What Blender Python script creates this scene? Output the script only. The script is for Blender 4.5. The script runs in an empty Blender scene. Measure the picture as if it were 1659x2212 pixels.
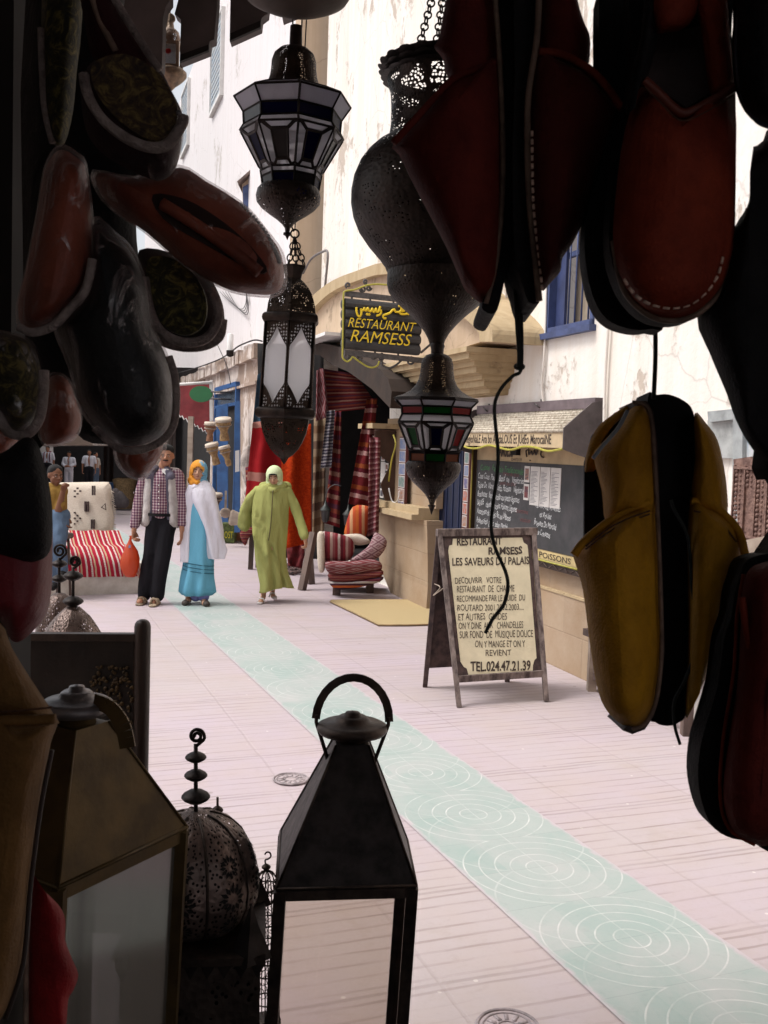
import bpy, bmesh, math, random
from mathutils import Vector, Matrix, noise
from mathutils.geometry import tessellate_polygon
random.seed(7)
sc = bpy.context.scene
COL = sc.collection

# ------------------------------------------------------------------ camera
F = 2150.0; CX = 829.5; CY = 1106.0; EYE = 1.75
_p = math.atan((1106 - 965) / F); _r = 0.033
fwd = Vector((0, math.cos(_p), -math.sin(_p)))
_u0 = Vector((0, math.sin(_p), math.cos(_p)))
_r0 = Vector((1, 0, 0))
right = _r0 * math.cos(_r) + _u0 * math.sin(_r)
up = -_r0 * math.sin(_r) + _u0 * math.cos(_r)
CAM = Vector((0, 0, EYE))
cd = bpy.data.cameras.new('camera'); cam = bpy.data.objects.new('camera', cd); COL.objects.link(cam)
m = Matrix((right, up, -fwd)).transposed().to_4x4(); m.translation = CAM
cam.matrix_world = m
cd.sensor_fit = 'VERTICAL'; cd.sensor_height = 24.0; cd.lens = 24.0 * F / 2212.0
cd.clip_start = 0.05; cd.clip_end = 500
cd.dof.use_dof = True; cd.dof.focus_distance = 6.5; cd.dof.aperture_fstop = cd.lens / 1.0
sc.camera = cam

# ------------------------------------------------------------------ sky, sun, exposure
w = bpy.data.worlds.new("World"); sc.world = w; w.use_nodes = True
nt = w.node_tree; nt.nodes.clear()
sky = nt.nodes.new('ShaderNodeTexSky'); sky.sky_type = 'NISHITA'; sky.sun_disc = False
SUN_EL = math.radians(60); SUN_AZ = math.radians(262)   # azimuth clockwise from +Y
sky.sun_elevation = SUN_EL; sky.sun_rotation = SUN_AZ; sky.air_density = 1.0; sky.dust_density = 4.0; sky.ozone_density = 1.0
hs = nt.nodes.new('ShaderNodeHueSaturation'); hs.inputs['Saturation'].default_value = 0.22
bg = nt.nodes.new('ShaderNodeBackground'); bg.inputs['Strength'].default_value = 0.15
wo = nt.nodes.new('ShaderNodeOutputWorld')
nt.links.new(sky.outputs[0], hs.inputs['Color']); nt.links.new(hs.outputs[0], bg.inputs['Color']); nt.links.new(bg.outputs[0], wo.inputs[0])
sl = bpy.data.lights.new('sun', 'SUN'); sl.energy = 1.5; sl.angle = math.radians(18); sl.color = (1, 0.97, 0.94)
so = bpy.data.objects.new('sun', sl); COL.objects.link(so)
sdir = Vector((math.sin(SUN_AZ) * math.cos(SUN_EL), math.cos(SUN_AZ) * math.cos(SUN_EL), math.sin(SUN_EL)))
so.rotation_euler = sdir.to_track_quat('Z', 'Y').to_euler(); so.location = (0, 0, 30)
sc.view_settings.view_transform = 'Standard'; sc.view_settings.look = 'None'
sc.view_settings.exposure = 0.50; sc.view_settings.gamma = 1.0
sc.cycles.use_denoising = True
sc.cycles.max_bounces = 8; sc.cycles.diffuse_bounces = 4; sc.cycles.transparent_max_bounces = 24
sc.cycles.sample_clamp_indirect = 6

# ------------------------------------------------------------------ projection helpers (photo pixel -> point in the street)
def V(px, py, d):
    return CAM + (fwd + right * ((px - CX) / F) - up * ((py - CY) / F)) * d
def G(px, py, z=0.0):
    r = fwd + right * ((px - CX) / F) - up * ((py - CY) / F)
    return CAM + r * ((z - EYE) / r.z)
def onplane(px, py, p0, n):
    r = fwd + right * ((px - CX) / F) - up * ((py - CY) / F)
    return CAM + r * ((p0 - CAM).dot(n) / r.dot(n))

# ------------------------------------------------------------------ scene tree helpers
def tag(o, label=None, cat=None, group=None, kind=None):
    if label: o['label'] = label
    if cat: o['category'] = cat
    if group: o['group'] = group
    if kind: o['kind'] = kind
    return o
def thing(name, label, cat, loc, group=None):
    o = bpy.data.objects.new(name, None); COL.objects.link(o); o.location = loc
    o.empty_display_size = 0.1
    o['L'] = list(loc)
    return tag(o, label, cat, group)
def root_loc(o):
    while o.parent: o = o.parent
    return Vector(o.location)
class MB:
    def __init__(s): s.v = []; s.f = []; s.uv = None; s.mi = []; s.cur = 0
    def add(s, vs, fs):
        b = len(s.v); s.v += [Vector(x) for x in vs]
        for f in fs: s.f.append([i + b for i in f]); s.mi.append(s.cur)
        return s
def make(name, mb, mat, parent=None, smooth=True, uvs=None, merge=0.0, recalc=True, label=None, autos=None):
    me = bpy.data.meshes.new(name)
    if parent is None:
        mn = Vector((min(v.x for v in mb.v), min(v.y for v in mb.v), min(v.z for v in mb.v)))
        mx = Vector((max(v.x for v in mb.v), max(v.y for v in mb.v), max(v.z for v in mb.v)))
        L = Vector(((mn.x + mx.x) / 2, (mn.y + mx.y) / 2, mn.z))
    else: L = root_loc(parent)
    me.from_pydata([tuple(v - L) for v in mb.v], [], mb.f)
    mats = mat if isinstance(mat, (list, tuple)) else [mat]
    for q in mats: me.materials.append(q)
    if len(mats) > 1: me.polygons.foreach_set('material_index', mb.mi)
    if mb.uv or uvs:
        src = uvs or mb.uv
        lay = me.uv_layers.new(name='UVMap')
        for lp in me.loops:
            lay.data[lp.index].uv = src[lp.vertex_index]
    if merge or recalc:
        bm = bmesh.new(); bm.from_mesh(me)
        if merge: bmesh.ops.remove_doubles(bm, verts=bm.verts, dist=merge)
        if recalc: bmesh.ops.recalc_face_normals(bm, faces=bm.faces)
        bm.to_mesh(me); bm.free()
    if smooth: me.polygons.foreach_set('use_smooth', [True] * len(me.polygons))
    if smooth and autos is not None:
        me.set_sharp_from_angle(angle=math.radians(autos))
    o = bpy.data.objects.new(name, me); COL.objects.link(o)
    if parent is not None: o.parent = parent
    else: o.location = L
    if label: o['label'] = label
    return o
def solo(name, label, cat, mb, mat, group=None, kind=None, **k):
    return tag(make(name, mb, mat, None, **k), label, cat, group, kind)
def copy_tree(o, parent=None):
    c = o.copy(); COL.objects.link(c)
    if parent is not None: c.parent = parent
    for ch in list(o.children): copy_tree(ch, c)
    return c

# ------------------------------------------------------------------ shape helpers
def box(c, sz, rot=None, mb=None):
    mb = mb or MB(); c = Vector(c); R = rot if rot is not None else Matrix.Identity(3)
    hx, hy, hz = sz[0] / 2, sz[1] / 2, sz[2] / 2
    vs = [c + R @ Vector((x, y, z)) for x in (-hx, hx) for y in (-hy, hy) for z in (-hz, hz)]
    return mb.add(vs, [(0, 1, 3, 2), (4, 6, 7, 5), (0, 4, 5, 1), (2, 3, 7, 6), (0, 2, 6, 4), (1, 5, 7, 3)])
def beam(a, b, wx, wy, mb=None, upv=(0, 0, 1)):
    a, b = Vector(a), Vector(b); d = (b - a).normalized(); u = Vector(upv)
    if abs(d.dot(u)) > .98: u = Vector((0, 1, 0))
    s = d.cross(u).normalized(); t = s.cross(d).normalized()
    mb = mb or MB(); vs = []
    for p in (a, b):
        for q, r in ((-1, -1), (1, -1), (1, 1), (-1, 1)): vs.append(p + s * q * wx / 2 + t * r * wy / 2)
    return mb.add(vs, [(0, 1, 2, 3), (7, 6, 5, 4), (0, 4, 5, 1), (1, 5, 6, 2), (2, 6, 7, 3), (3, 7, 4, 0)])
def crom(pts, n=6, closed=False):
    pts = [Vector(p) for p in pts]; N = len(pts); out = []
    rng = range(N) if closed else range(N - 1)
    for i in rng:
        g = lambda k: pts[k % N] if closed else pts[max(0, min(N - 1, k))]
        p0, p1, p2, p3 = g(i - 1), g(i), g(i + 1), g(i + 2)
        for j in range(n):
            t = j / n
            out.append(0.5 * ((2 * p1) + (p2 - p0) * t + (2 * p0 - 5 * p1 + 4 * p2 - p3) * t * t + (3 * p1 - p0 - 3 * p2 + p3) * t ** 3))
    if not closed: out.append(pts[-1])
    return out
def tube(path, r, seg=6, mb=None, closed=False, rad=None):
    mb = mb or MB(); path = [Vector(p) for p in path]; n = len(path); vs = []; fs = []
    pu = None
    for i, p in enumerate(path):
        a = path[(i - 1) % n] if (closed or i > 0) else p; b = path[(i + 1) % n] if (closed or i < n - 1) else p
        d = (b - a); d = d.normalized() if d.length > 1e-9 else Vector((0, 0, 1))
        if pu is None:
            u = Vector((0, 0, 1)) if abs(d.z) < .9 else Vector((1, 0, 0))
        else: u = pu
        s = d.cross(u).normalized(); t = s.cross(d).normalized(); pu = t
        rr = rad[i] if rad else r
        for k in range(seg):
            an = 2 * math.pi * k / seg; vs.append(p + (s * math.cos(an) + t * math.sin(an)) * rr)
    m_ = n if closed else n - 1
    for i in range(m_):
        for k in range(seg):
            a = i * seg + k; b = i * seg + (k + 1) % seg; c = ((i + 1) % n) * seg + (k + 1) % seg; e = ((i + 1) % n) * seg + k
            fs.append((a, b, c, e))
    if not closed: fs += [tuple(range(seg))[::-1], tuple((n - 1) * seg + k for k in range(seg))]
    return mb.add(vs, fs)
def lathe(prof, base, seg=24, mb=None, phase=0.0, lobes=0, lobe_amp=0.0, axis=None, cap=True):
    """prof [(height, radius)] metres above base"""
    mb = mb or MB(); base = Vector(base); vs = []; fs = []; uv = []
    ax = Vector(axis).normalized() if axis is not None else Vector((0, 0, 1))
    x = ax.cross(Vector((0, 1, 0))).normalized(); x = -x if x.x < 0 else x; y = ax.cross(x).normalized()
    n = len(prof); L = 0; pl = [0]
    for i in range(1, n): pl.append(pl[-1] + math.hypot(prof[i][0] - prof[i - 1][0], prof[i][1] - prof[i - 1][1]))
    for i, (h, r) in enumerate(prof):
        for k in range(seg + 1):
            an = 2 * math.pi * k / seg + phase
            rr = r * (1 + lobe_amp * (abs(math.cos(lobes * an / 2)) - .5)) if lobes else r
            vs.append(base + ax * h + x * (rr * math.cos(an)) + y * (rr * math.sin(an)))
            uv.append((k / seg, pl[i]))
    for i in range(n - 1):
        for k in range(seg):
            a = i * (seg + 1) + k; fs.append((a, a + 1, a + seg + 2, a + seg + 1))
    if mb.uv is None: mb.uv = []
    mb.add(vs, fs); mb.uv += uv
    return mb
def sphere(c, rx, ry=None, rz=None, seg=12, rings=8, mb=None):
    ry = rx if ry is None else ry; rz = rx if rz is None else rz
    mb = mb or MB(); vs = []; fs = []
    for i in range(rings + 1):
        ph = math.pi * i / rings
        for k in range(seg):
            an = 2 * math.pi * k / seg
            vs.append(Vector(c) + Vector((rx * math.sin(ph) * math.cos(an), ry * math.sin(ph) * math.sin(an), rz * math.cos(ph))))
    for i in range(rings):
        for k in range(seg):
            fs.append((i * seg + k, i * seg + (k + 1) % seg, (i + 1) * seg + (k + 1) % seg, (i + 1) * seg + k))
    return mb.add(vs, fs)
def capsule(a, b, ra, rb, seg=10, mb=None, flat=1.0, flatdir=None):
    a, b = Vector(a), Vector(b); d = b - a; Ld = d.length or 1e-6; d = d / Ld
    pts = []; rad = []
    for k in range(4):
        th = math.pi / 2 * (1 - k / 4); pts.append(a - d * ra * math.sin(th)); rad.append(max(1e-4, ra * math.cos(th)))
    for k in range(3): pts.append(a.lerp(b, k / 2)); rad.append(ra + (rb - ra) * k / 2)
    for k in range(1, 5):
        th = math.pi / 2 * k / 4; pts.append(b + d * rb * math.sin(th)); rad.append(max(1e-4, rb * math.cos(th)))
    mb = mb or MB(); b0 = len(mb.v)
    tube(pts, 0, seg, mb, rad=rad)
    if flatdir is not None:
        fd = Vector(flatdir).normalized()
        for i in range(b0, len(mb.v)):
            v = mb.v[i]; t = max(0, min(1, (v - a).dot(d) / Ld)); q = a + d * (Ld * t)
            mb.v[i] = v - fd * ((v - q).dot(fd) * (1 - flat))
    return mb
def spine_of(P):
    n = len(P); c = sum(P, Vector((0, 0))) / n
    xx = sum((p.x - c.x) ** 2 for p in P); yy = sum((p.y - c.y) ** 2 for p in P); xy = sum((p.x - c.x) * (p.y - c.y) for p in P)
    th = 0.5 * math.atan2(2 * xy, xx - yy); d = Vector((math.cos(th), math.sin(th))); e = Vector((-d.y, d.x))
    t = [(p - c).dot(d) for p in P]; s = [(p - c).dot(e) for p in P]
    hs_ = (max(s) - min(s)) / 2
    c = c + e * ((max(s) + min(s)) / 2) * .5
    t0, t1 = min(t) + hs_ * .9, max(t) - hs_ * .9
    if t0 > t1: t0 = t1 = (t0 + t1) / 2
    return c, d, t0, t1
def pillow(outline, d, T, back=0.5, smooth=4, rings=7, tilt=(0, 0), power=.5, wr=0.0, mb=None):
    """puffed leather form: outline in photo pixels at distance d metres, T = puff towards the viewer, back = share away from him"""
    P = [Vector(p) for p in outline]
    if smooth: P = crom(P, smooth, True)
    c, dr, t0, t1 = spine_of(P); N = len(P)
    mb = mb or MB(); vs = []; fs = []; uv = []
    xs = [p.x for p in P]; ys = [p.y for p in P]; x0, x1, y0, y1 = min(xs), max(xs), min(ys), max(ys)
    cc = Vector(((x0 + x1) / 2, (y0 + y1) / 2))
    def put(q, h):
        dd = d + (q.x - cc.x) * tilt[0] * d / F + (q.y - cc.y) * tilt[1] * d / F
        if wr: h += wr * noise.noise(Vector((q.x * .012, q.y * .012, d * 7)))
        vs.append(V(q.x, q.y, dd - h)); uv.append(((q.x - x0) / (x1 - x0), 1 - (q.y - y0) / (y1 - y0)))
    for side, TT in ((1, T), (-1, -T * back)):
        b = len(vs)
        for k in range(rings + 1):
            u = k / rings; hgt = TT * (1 - (1 - u) ** 2) ** power
            for p in P:
                t = max(t0, min(t1, (p - c).dot(dr))); q = p.lerp(c + dr * t, u)
                put(q, hgt)
        for k in range(rings):
            for i in range(N):
                j = (i + 1) % N; a = b + k * N
                fs.append((a + i, a + j, a + N + j, a + N + i) if side > 0 else (a + j, a + i, a + N + i, a + N + j))
    if mb.uv is None: mb.uv = []
    mb.add(vs, fs); mb.uv += uv
    return mb
def prism(pts3, vec, mb=None, uvpts=None):
    """closed polygon of 3-D points extruded by vec"""
    mb = mb or MB(); n = len(pts3); vec = Vector(vec)
    P = [Vector(p) for p in pts3]
    tri = tessellate_polygon([P]) if n > 4 else [tuple(range(n))]
    vs = P + [p + vec for p in P]
    fs = [tuple(t) for t in tri] + [tuple(i + n for i in reversed(t)) for t in tri]
    fs += [(i, (i + 1) % n, (i + 1) % n + n, i + n) for i in range(n)]
    mb.add(vs, fs)
    if uvpts:
        if mb.uv is None: mb.uv = []
        mb.uv += list(uvpts) * 2
    return mb
def slab(outline, d, T, smooth=0, tilt=(0, 0), mb=None):
    P = [Vector(p) for p in outline]
    if smooth: P = crom(P, smooth, True)
    xs = [p.x for p in P]; ys = [p.y for p in P]; x0, x1, y0, y1 = min(xs), max(xs), min(ys), max(ys)
    cc = Vector(((x0 + x1) / 2, (y0 + y1) / 2))
    pts = [V(q.x, q.y, d + (q.x - cc.x) * tilt[0] * d / F + (q.y - cc.y) * tilt[1] * d / F) for q in P]
    uv = [((q.x - x0) / (x1 - x0), 1 - (q.y - y0) / (y1 - y0)) for q in P]
    return prism(pts, fwd * T, mb, uv)
def chain(a, b, r, n, mb=None, wire=.18):
    mb = mb or MB(); a, b = Vector(a), Vector(b); d = (b - a); L = d.length / n; d.normalize()
    s = d.cross(Vector((0, 1, 0))).normalized(); t = d.cross(s).normalized()
    for i in range(n):
        c = a + d * L * (i + .5); q = s if i % 2 else (s * .35 + t * .94); pts = []
        for k in range(12):
            an = 2 * math.pi * k / 12; pts.append(c + d * math.cos(an) * L * .62 + q * math.sin(an) * r)
        tube(pts, r * wire * 1.6, 5, mb, closed=True)
    return mb
def remeshed(mb, voxel, name='tmp', sm=3, fn=None):
    """melt overlapping closed shapes into one continuous skin"""
    me = bpy.data.meshes.new(name); me.from_pydata([tuple(v) for v in mb.v], [], mb.f)
    bm = bmesh.new(); bm.from_mesh(me); bmesh.ops.remove_doubles(bm, verts=bm.verts, dist=1e-5); bmesh.ops.recalc_face_normals(bm, faces=bm.faces); bm.to_mesh(me); bm.free()
    o = bpy.data.objects.new(name, me); COL.objects.link(o)
    r = o.modifiers.new('r', 'REMESH'); r.mode = 'VOXEL'; r.voxel_size = voxel; r.adaptivity = 0
    if sm:
        s = o.modifiers.new('s', 'SMOOTH'); s.iterations = sm; s.factor = .5
    dg = bpy.context.evaluated_depsgraph_get(); ev = o.evaluated_get(dg); m2 = ev.to_mesh()
    out = MB(); out.add([v.co.copy() for v in m2.vertices], [tuple(p.vertices) for p in m2.polygons])
    ev.to_mesh_clear(); bpy.data.objects.remove(o); bpy.data.meshes.remove(me)
    if fn:
        for i, v in enumerate(out.v): out.v[i] = fn(v)
    return out
def text_mb(s, size, shear=0.0, bold=0.0, depth=0.0, spacing=1.0):
    c = bpy.data.curves.new('t', 'FONT'); c.body = s; c.size = size; c.shear = shear; c.offset = bold; c.extrude = depth
    c.space_character = spacing; c.resolution_u = 3
    o = bpy.data.objects.new('t', c); COL.objects.link(o)
    dg = bpy.context.evaluated_depsgraph_get(); ev = o.evaluated_get(dg); me = ev.to_mesh()
    mb = MB(); mb.add([v.co.copy() for v in me.vertices], [tuple(p.vertices) for p in me.polygons])
    ev.to_mesh_clear(); bpy.data.objects.remove(o); bpy.data.curves.remove(c)
    return mb
def fit_text(s, corners, lift, mb=None, shear=0, bold=0.0, rough=0.0):
    """lay the string on the quad corners = (bottom-left, bottom-right, top-right, top-left) by bilinear fit"""
    t = text_mb(s, 1.0, shear, bold)
    if not t.v: return mb or MB()
    x0 = min(v.x for v in t.v); x1 = max(v.x for v in t.v)
    base = text_mb('H', 1.0); y1 = max(v.y for v in base.v); y0 = 0
    a, b, c, e = [Vector(q) for q in corners]; n = (b - a).cross(e - a).normalized()
    if n.dot(CAM - a) < 0: n = -n
    mb = mb or MB(); vs = []
    for v in t.v:
        u = (v.x - x0) / (x1 - x0); w_ = (v.y - y0) / (y1 - y0)
        if rough: w_ += rough * noise.noise(Vector((u * 9, len(s), 0))); 
        vs.append((a.lerp(b, u)).lerp(e.lerp(c, u), w_) + n * lift)
    mb.add(vs, t.f); return mb
# ------------------------------------------------------------------ materials
class NT:
    def __init__(s, name):
        s.m = bpy.data.materials.new(name); s.m.use_nodes = True; s.t = s.m.node_tree; s.t.nodes.clear()
        s.o = s.n('OutputMaterial')
    def n(s, ty, **k):
        q = s.t.nodes.new('ShaderNode' + ty)
        for a, b in k.items(): setattr(q, a, b)
        return q
    def l(s, a, b): s.t.links.new(a, b)
    def val(s, inp, x):
        if hasattr(x, 'is_linked') or hasattr(x, 'links'): s.l(x, inp)
        else: inp.default_value = x
    def math(s, op, a, b=0.0, c=None, clamp=False):
        q = s.n('Math', operation=op, use_clamp=clamp); s.val(q.inputs[0], a); s.val(q.inputs[1], b)
        if c is not None: s.val(q.inputs[2], c)
        return q.outputs[0]
    def coord(s, kind='Object'):
        return s.n('TexCoord').outputs[kind]
    def mapping(s, v, scale=(1, 1, 1), rot=(0, 0, 0), loc=(0, 0, 0)):
        q = s.n('Mapping'); s.l(v, q.inputs[0]); q.inputs['Scale'].default_value = scale; q.inputs['Rotation'].default_value = rot; q.inputs['Location'].default_value = loc
        return q.outputs[0]
    def noise(s, v, scale, detail=4, rough=.55, dist=0):
        q = s.n('TexNoise'); s.l(v, q.inputs['Vector']); q.inputs['Scale'].default_value = scale; q.inputs['Detail'].default_value = detail
        q.inputs['Roughness'].default_value = rough; q.inputs['Distortion'].default_value = dist
        return q.outputs[0]
    def ramp(s, f, stops, interp='LINEAR'):
        q = s.n('ValToRGB'); s.l(f, q.inputs[0]); cr = q.color_ramp; cr.interpolation = interp
        while len(cr.elements) < len(stops): cr.elements.new(0.5)
        for e, (p, c) in zip(cr.elements, stops): e.position = p; e.color = (*c, 1) if len(c) == 3 else c
        return q.outputs[0]
    def mix(s, f, a, b, mode='MIX'):
        q = s.n('MixRGB', blend_type=mode); s.val(q.inputs[0], f)
        for i, x in ((1, a), (2, b)):
            if isinstance(x, tuple): q.inputs[i].default_value = (*x, 1) if len(x) == 3 else x
            else: s.l(x, q.inputs[i])
        return q.outputs[0]
    def bump(s, h, st, dist=.01, normal=None):
        q = s.n('Bump'); q.inputs['Strength'].default_value = st; q.inputs['Distance'].default_value = dist; s.l(h, q.inputs['Height'])
        if normal is not None: s.l(normal, q.inputs['Normal'])
        return q.outputs[0]
    def prin(s, col, rough=.6, metal=0, normal=None, spec=.5, **k):
        q = s.n('BsdfPrincipled')
        if isinstance(col, tuple): q.inputs['Base Color'].default_value = (*col, 1)
        else: s.l(col, q.inputs['Base Color'])
        s.val(q.inputs['Roughness'], rough); s.val(q.inputs['Metallic'], metal); q.inputs['Specular IOR Level'].default_value = spec
        if normal is not None: s.l(normal, q.inputs['Normal'])
        for a, b in k.items(): q.inputs[a.replace('_', ' ')].default_value = b
        return q.outputs[0]
    def sep(s, v):
        q = s.n('SeparateXYZ'); s.l(v, q.inputs[0]); return q.outputs
    def comb(s, x, y, z=0.0):
        q = s.n('CombineXYZ'); s.val(q.inputs[0], x); s.val(q.inputs[1], y); s.val(q.inputs[2], z); return q.outputs[0]
    def alpha(s, sh, mask):
        """mask 1 = hole"""
        t = s.n('BsdfTransparent'); mx = s.n('MixShader'); s.val(mx.inputs[0], mask); s.l(sh, mx.inputs[1]); s.l(t.outputs[0], mx.inputs[2]); return mx.outputs[0]
    def out(s, sh): s.l(sh, s.o.inputs[0]); return s.m
def M(name, col, rough=.6, metal=0, var=.18, scale=6, bump=.15, bscale=80, col2=None, bdist=.004, spec=.5, stretch=(1, 1, 1)):
    t = NT(name); v = t.mapping(t.coord(), stretch)
    f = t.noise(v, scale, 5, .6)
    if col2 is None: col2 = tuple(max(0, c * (1 - 2 * var)) for c in col)
    hi = tuple(min(1, c * (1 + var)) for c in col) if col2 is None else col
    c = t.ramp(f, [(.35, col2), (.62, hi)])
    nrm = t.bump(t.noise(v, bscale, 4, .6), bump, bdist) if bump else None
    rr = t.math('MULTIPLY_ADD', t.noise(v, scale * 2.3, 3), .25, rough - .12)
    return t.out(t.prin(c, rr, metal, nrm, spec))

BLACKMETAL = M('blackened iron', (.042, .034, .032), .5, .75, .3, 30, .25, 120, bdist=.002)
def leather(name, col, dark, rough=.68, spec=.22, crease=.5):
    t = NT(name); v = t.coord(); n1 = t.noise(v, 7, 5, .65, .6); n2 = t.noise(v, 45, 5, .7); cr_ = t.noise(t.mapping(v, (1, 1, .45)), 24, 5, .6, 1.6)
    c = t.ramp(n1, [(.34, dark), (.64, col)]); c = t.mix(t.math('MULTIPLY', t.ramp(n2, [(.45, (0, 0, 0)), (.75, (1, 1, 1))]), .45), c, tuple(x * .45 for x in dark))
    c = t.mix(t.math('MULTIPLY', t.ramp(t.noise(v, 16, 6, .7, .8), [(.60, (0, 0, 0)), (.70, (1, 1, 1))]), .25), c, tuple(min(1, x * 1.6 + .01) for x in col))
    g = t.n('TexVoronoi'); t.l(v, g.inputs['Vector']); g.inputs['Scale'].default_value = 420
    b1 = t.bump(cr_, crease, .006); b2 = t.bump(g.outputs['Distance'], .35, .0012, b1)
    return t.out(t.prin(c, t.math('MULTIPLY_ADD', n2, .25, rough - .12), 0, b2, spec))
BLACKLEATHER = leather('black leather', (.009, .0075, .008), (.005, .0045, .005), .75, .2)
MAROON = leather('oxblood leather', (.150, .022, .015), (.085, .013, .012), .75, .10)
REDLEATHER = leather('red brown leather', (.25, .036, .014), (.15, .021, .010), .68, .15)
OCHRE = leather('ochre yellow leather', (.60, .29, .014), (.38, .17, .011), .68, .18)
BRIGHTRED = leather('bright red leather', (.30, .014, .016), (.16, .008, .010), .7, .15)
TAN = leather('tan brown leather', (.19, .095, .028), (.11, .055, .017), .75, .15)
DARKIRON = M('dark brown iron', (.075, .054, .044), .48, .7, .3, 25, .2, 150, (.022, .016, .014), bdist=.002)
BRONZE = M('old bronze', (.10, .062, .019), .5, .5, .3, 14, .2, 90, (.055, .033, .011), bdist=.002)
BRASS = M('worn brass', (.30, .21, .14), .45, .6, .3, 60, .4, 200, (.12, .09, .07))
TIN = M('grey tin', (.22, .20, .20), .42, .7, .2, 20, .2, 100)
BEIGEWELT = M('beige welt', (.22, .14, .10), .7, 0, .25, 60, .3, 300)
STITCH = M('pale thread', (.80, .56, .44), .8, 0, .2, 200, 0)
DARKSTITCH = M('dark thread', (.10, .04, .02), .8, 0, .2, 200, 0)
WOOL = M('fluffy grey wool trim', (.38, .31, .28), 1.0, 0, .35, 40, .9, 260, (.16, .12, .11), bdist=.006)
PATTERN_IN = None
CORD = M('dark waxed cord', (.022, .028, .024), .6, 0, .2, 200, .3, 600)
DARKWOOD = M('dark stained wood', (.040, .020, .012), .5, 0, .35, 5, .4, 60, (.018, .009, .006), stretch=(1, 1, .2))
NEARBLACK = M('shop interior black', (.012, .010, .010), .9, 0, .2, 3, 0)  # near black, puts unlit depth into rooms, openings and liners
OLDWOOD = M('weathered grey brown wood', (.16, .11, .09), .75, 0, .3, 7, .5, 60, (.055, .035, .03), stretch=(1, 1, .25))
PALEWOOD = M('pale weathered wood', (.42, .34, .27), .8, 0, .3, 5, .4, 50, (.24, .18, .14), stretch=(.3, 1, 1))

def worn_wall(name, base, stain, patch, thr=.56, scale=1.1, fine=7):
    t = NT(name); v = t.coord()
    big = t.noise(t.mapping(v, (1, 1, .6)), scale, 7, .65, .6); f2 = t.noise(v, fine, 6, .65, .3); f3 = t.noise(v, 45, 4, .6)
    mask = t.ramp(t.math('ADD', t.math('MULTIPLY', big, .75), t.math('MULTIPLY', f2, .25)), [(thr - .015, (0, 0, 0)), (thr + .015, (1, 1, 1))])
    streak = t.ramp(t.noise(t.mapping(v, (5, 5, .35)), 1.4, 6, .6), [(.38, (0, 0, 0)), (.75, (1, 1, 1))])
    c = t.mix(streak, base, stain); c = t.mix(t.math('MULTIPLY', t.ramp(f2, [(.4, (0, 0, 0)), (.7, (1, 1, 1))]), .35), c, stain)
    pc = t.mix(f3, patch, tuple(x * .75 for x in patch)); c = t.mix(mask, c, pc)
    edge = t.ramp(t.math('ADD', t.math('MULTIPLY', big, .75), t.math('MULTIPLY', f2, .25)), [(thr - .03, (0, 0, 0)), (thr - .012, (1, 1, 1)), (thr + .004, (0, 0, 0))])
    c = t.mix(t.math('MULTIPLY', edge, .22), c, tuple(x * .45 for x in patch))
    crack = t.n('TexVoronoi', feature='DISTANCE_TO_EDGE'); t.l(t.mapping(t.mix(.12, v, t.noise(v, 4, 4)), (.8, .8, .8)), crack.inputs['Vector']); crack.inputs['Scale'].default_value = 1.3
    ck = t.ramp(crack.outputs[0], [(0.0, (1, 1, 1)), (.006, (0, 0, 0))]); c = t.mix(t.math('MULTIPLY', ck, .35), c, tuple(x * .5 for x in patch))
    h = t.math('ADD', t.math('ADD', t.math('MULTIPLY', mask, -.5), t.math('MULTIPLY', f2, .55)), t.math('MULTIPLY', f3, .12))
    return t.out(t.prin(c, .9, 0, t.bump(h, .5, .02), .2))
PLASTER = worn_wall('peeling cream limewash', (.82, .78, .73), (.74, .67, .59), (.60, .51, .43), .578, 1.6, 12)
PLASTER_FAR = worn_wall('pinkish white limewash', (.76, .72, .72), (.71, .66, .65), (.62, .56, .52), .61, .8, 9)
PLASTER_OLD = worn_wall('crumbling beige plaster', (.68, .60, .54), (.48, .38, .33), (.40, .30, .24), .50, 1.4)
SAND = worn_wall('sandstone', (.48, .37, .23), (.38, .28, .16), (.38, .28, .17), .60, 1.6)
SANDPALE = worn_wall('pale sandstone quoin', (.56, .43, .31), (.47, .35, .24), (.40, .30, .21), .60, 1.6)
BROWNPLASTER = M('shaded brown plaster', (.034, .019, .012), .95, 0, .2, 4, .4, 40, (.022, .013, .009))  # dark tone carries the soffit's shade in its colour
def stone_blocks(name, cdir):
    t = NT(name); v = t.coord(); s = t.sep(v)
    u = t.math('ADD', t.math('MULTIPLY', s[0], cdir[0]), t.math('MULTIPLY', s[1], cdir[1]))
    b = t.n('TexBrick'); t.l(t.comb(u, s[2]), b.inputs['Vector']); b.inputs['Scale'].default_value = 1.0
    b.inputs['Brick Width'].default_value = .62; b.inputs['Row Height'].default_value = .305; b.inputs['Mortar Size'].default_value = .006; b.inputs['Mortar Smooth'].default_value = .3
    b.inputs['Color1'].default_value = (.37, .265, .17, 1); b.inputs['Color2'].default_value = (.29, .195, .12, 1); b.inputs['Mortar'].default_value = (.28, .19, .12, 1)
    n1 = t.noise(v, 2.2, 6, .62); n2 = t.noise(v, 26, 5, .6)
    c = t.mix(t.ramp(n1, [(.35, (0, 0, 0)), (.7, (.7, .7, .7))]), b.outputs[0], (.47, .38, .29))
    c = t.mix(t.math('MULTIPLY', n2, .5), c, (.36, .25, .16))
    h = t.math('SUBTRACT', t.math('MULTIPLY', n2, .5), b.outputs[1])
    return t.out(t.prin(c, .9, 0, t.bump(h, .5, .012), .2))
STONEBLOCK = stone_blocks('sandstone blocks', (-.313, .95))

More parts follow.
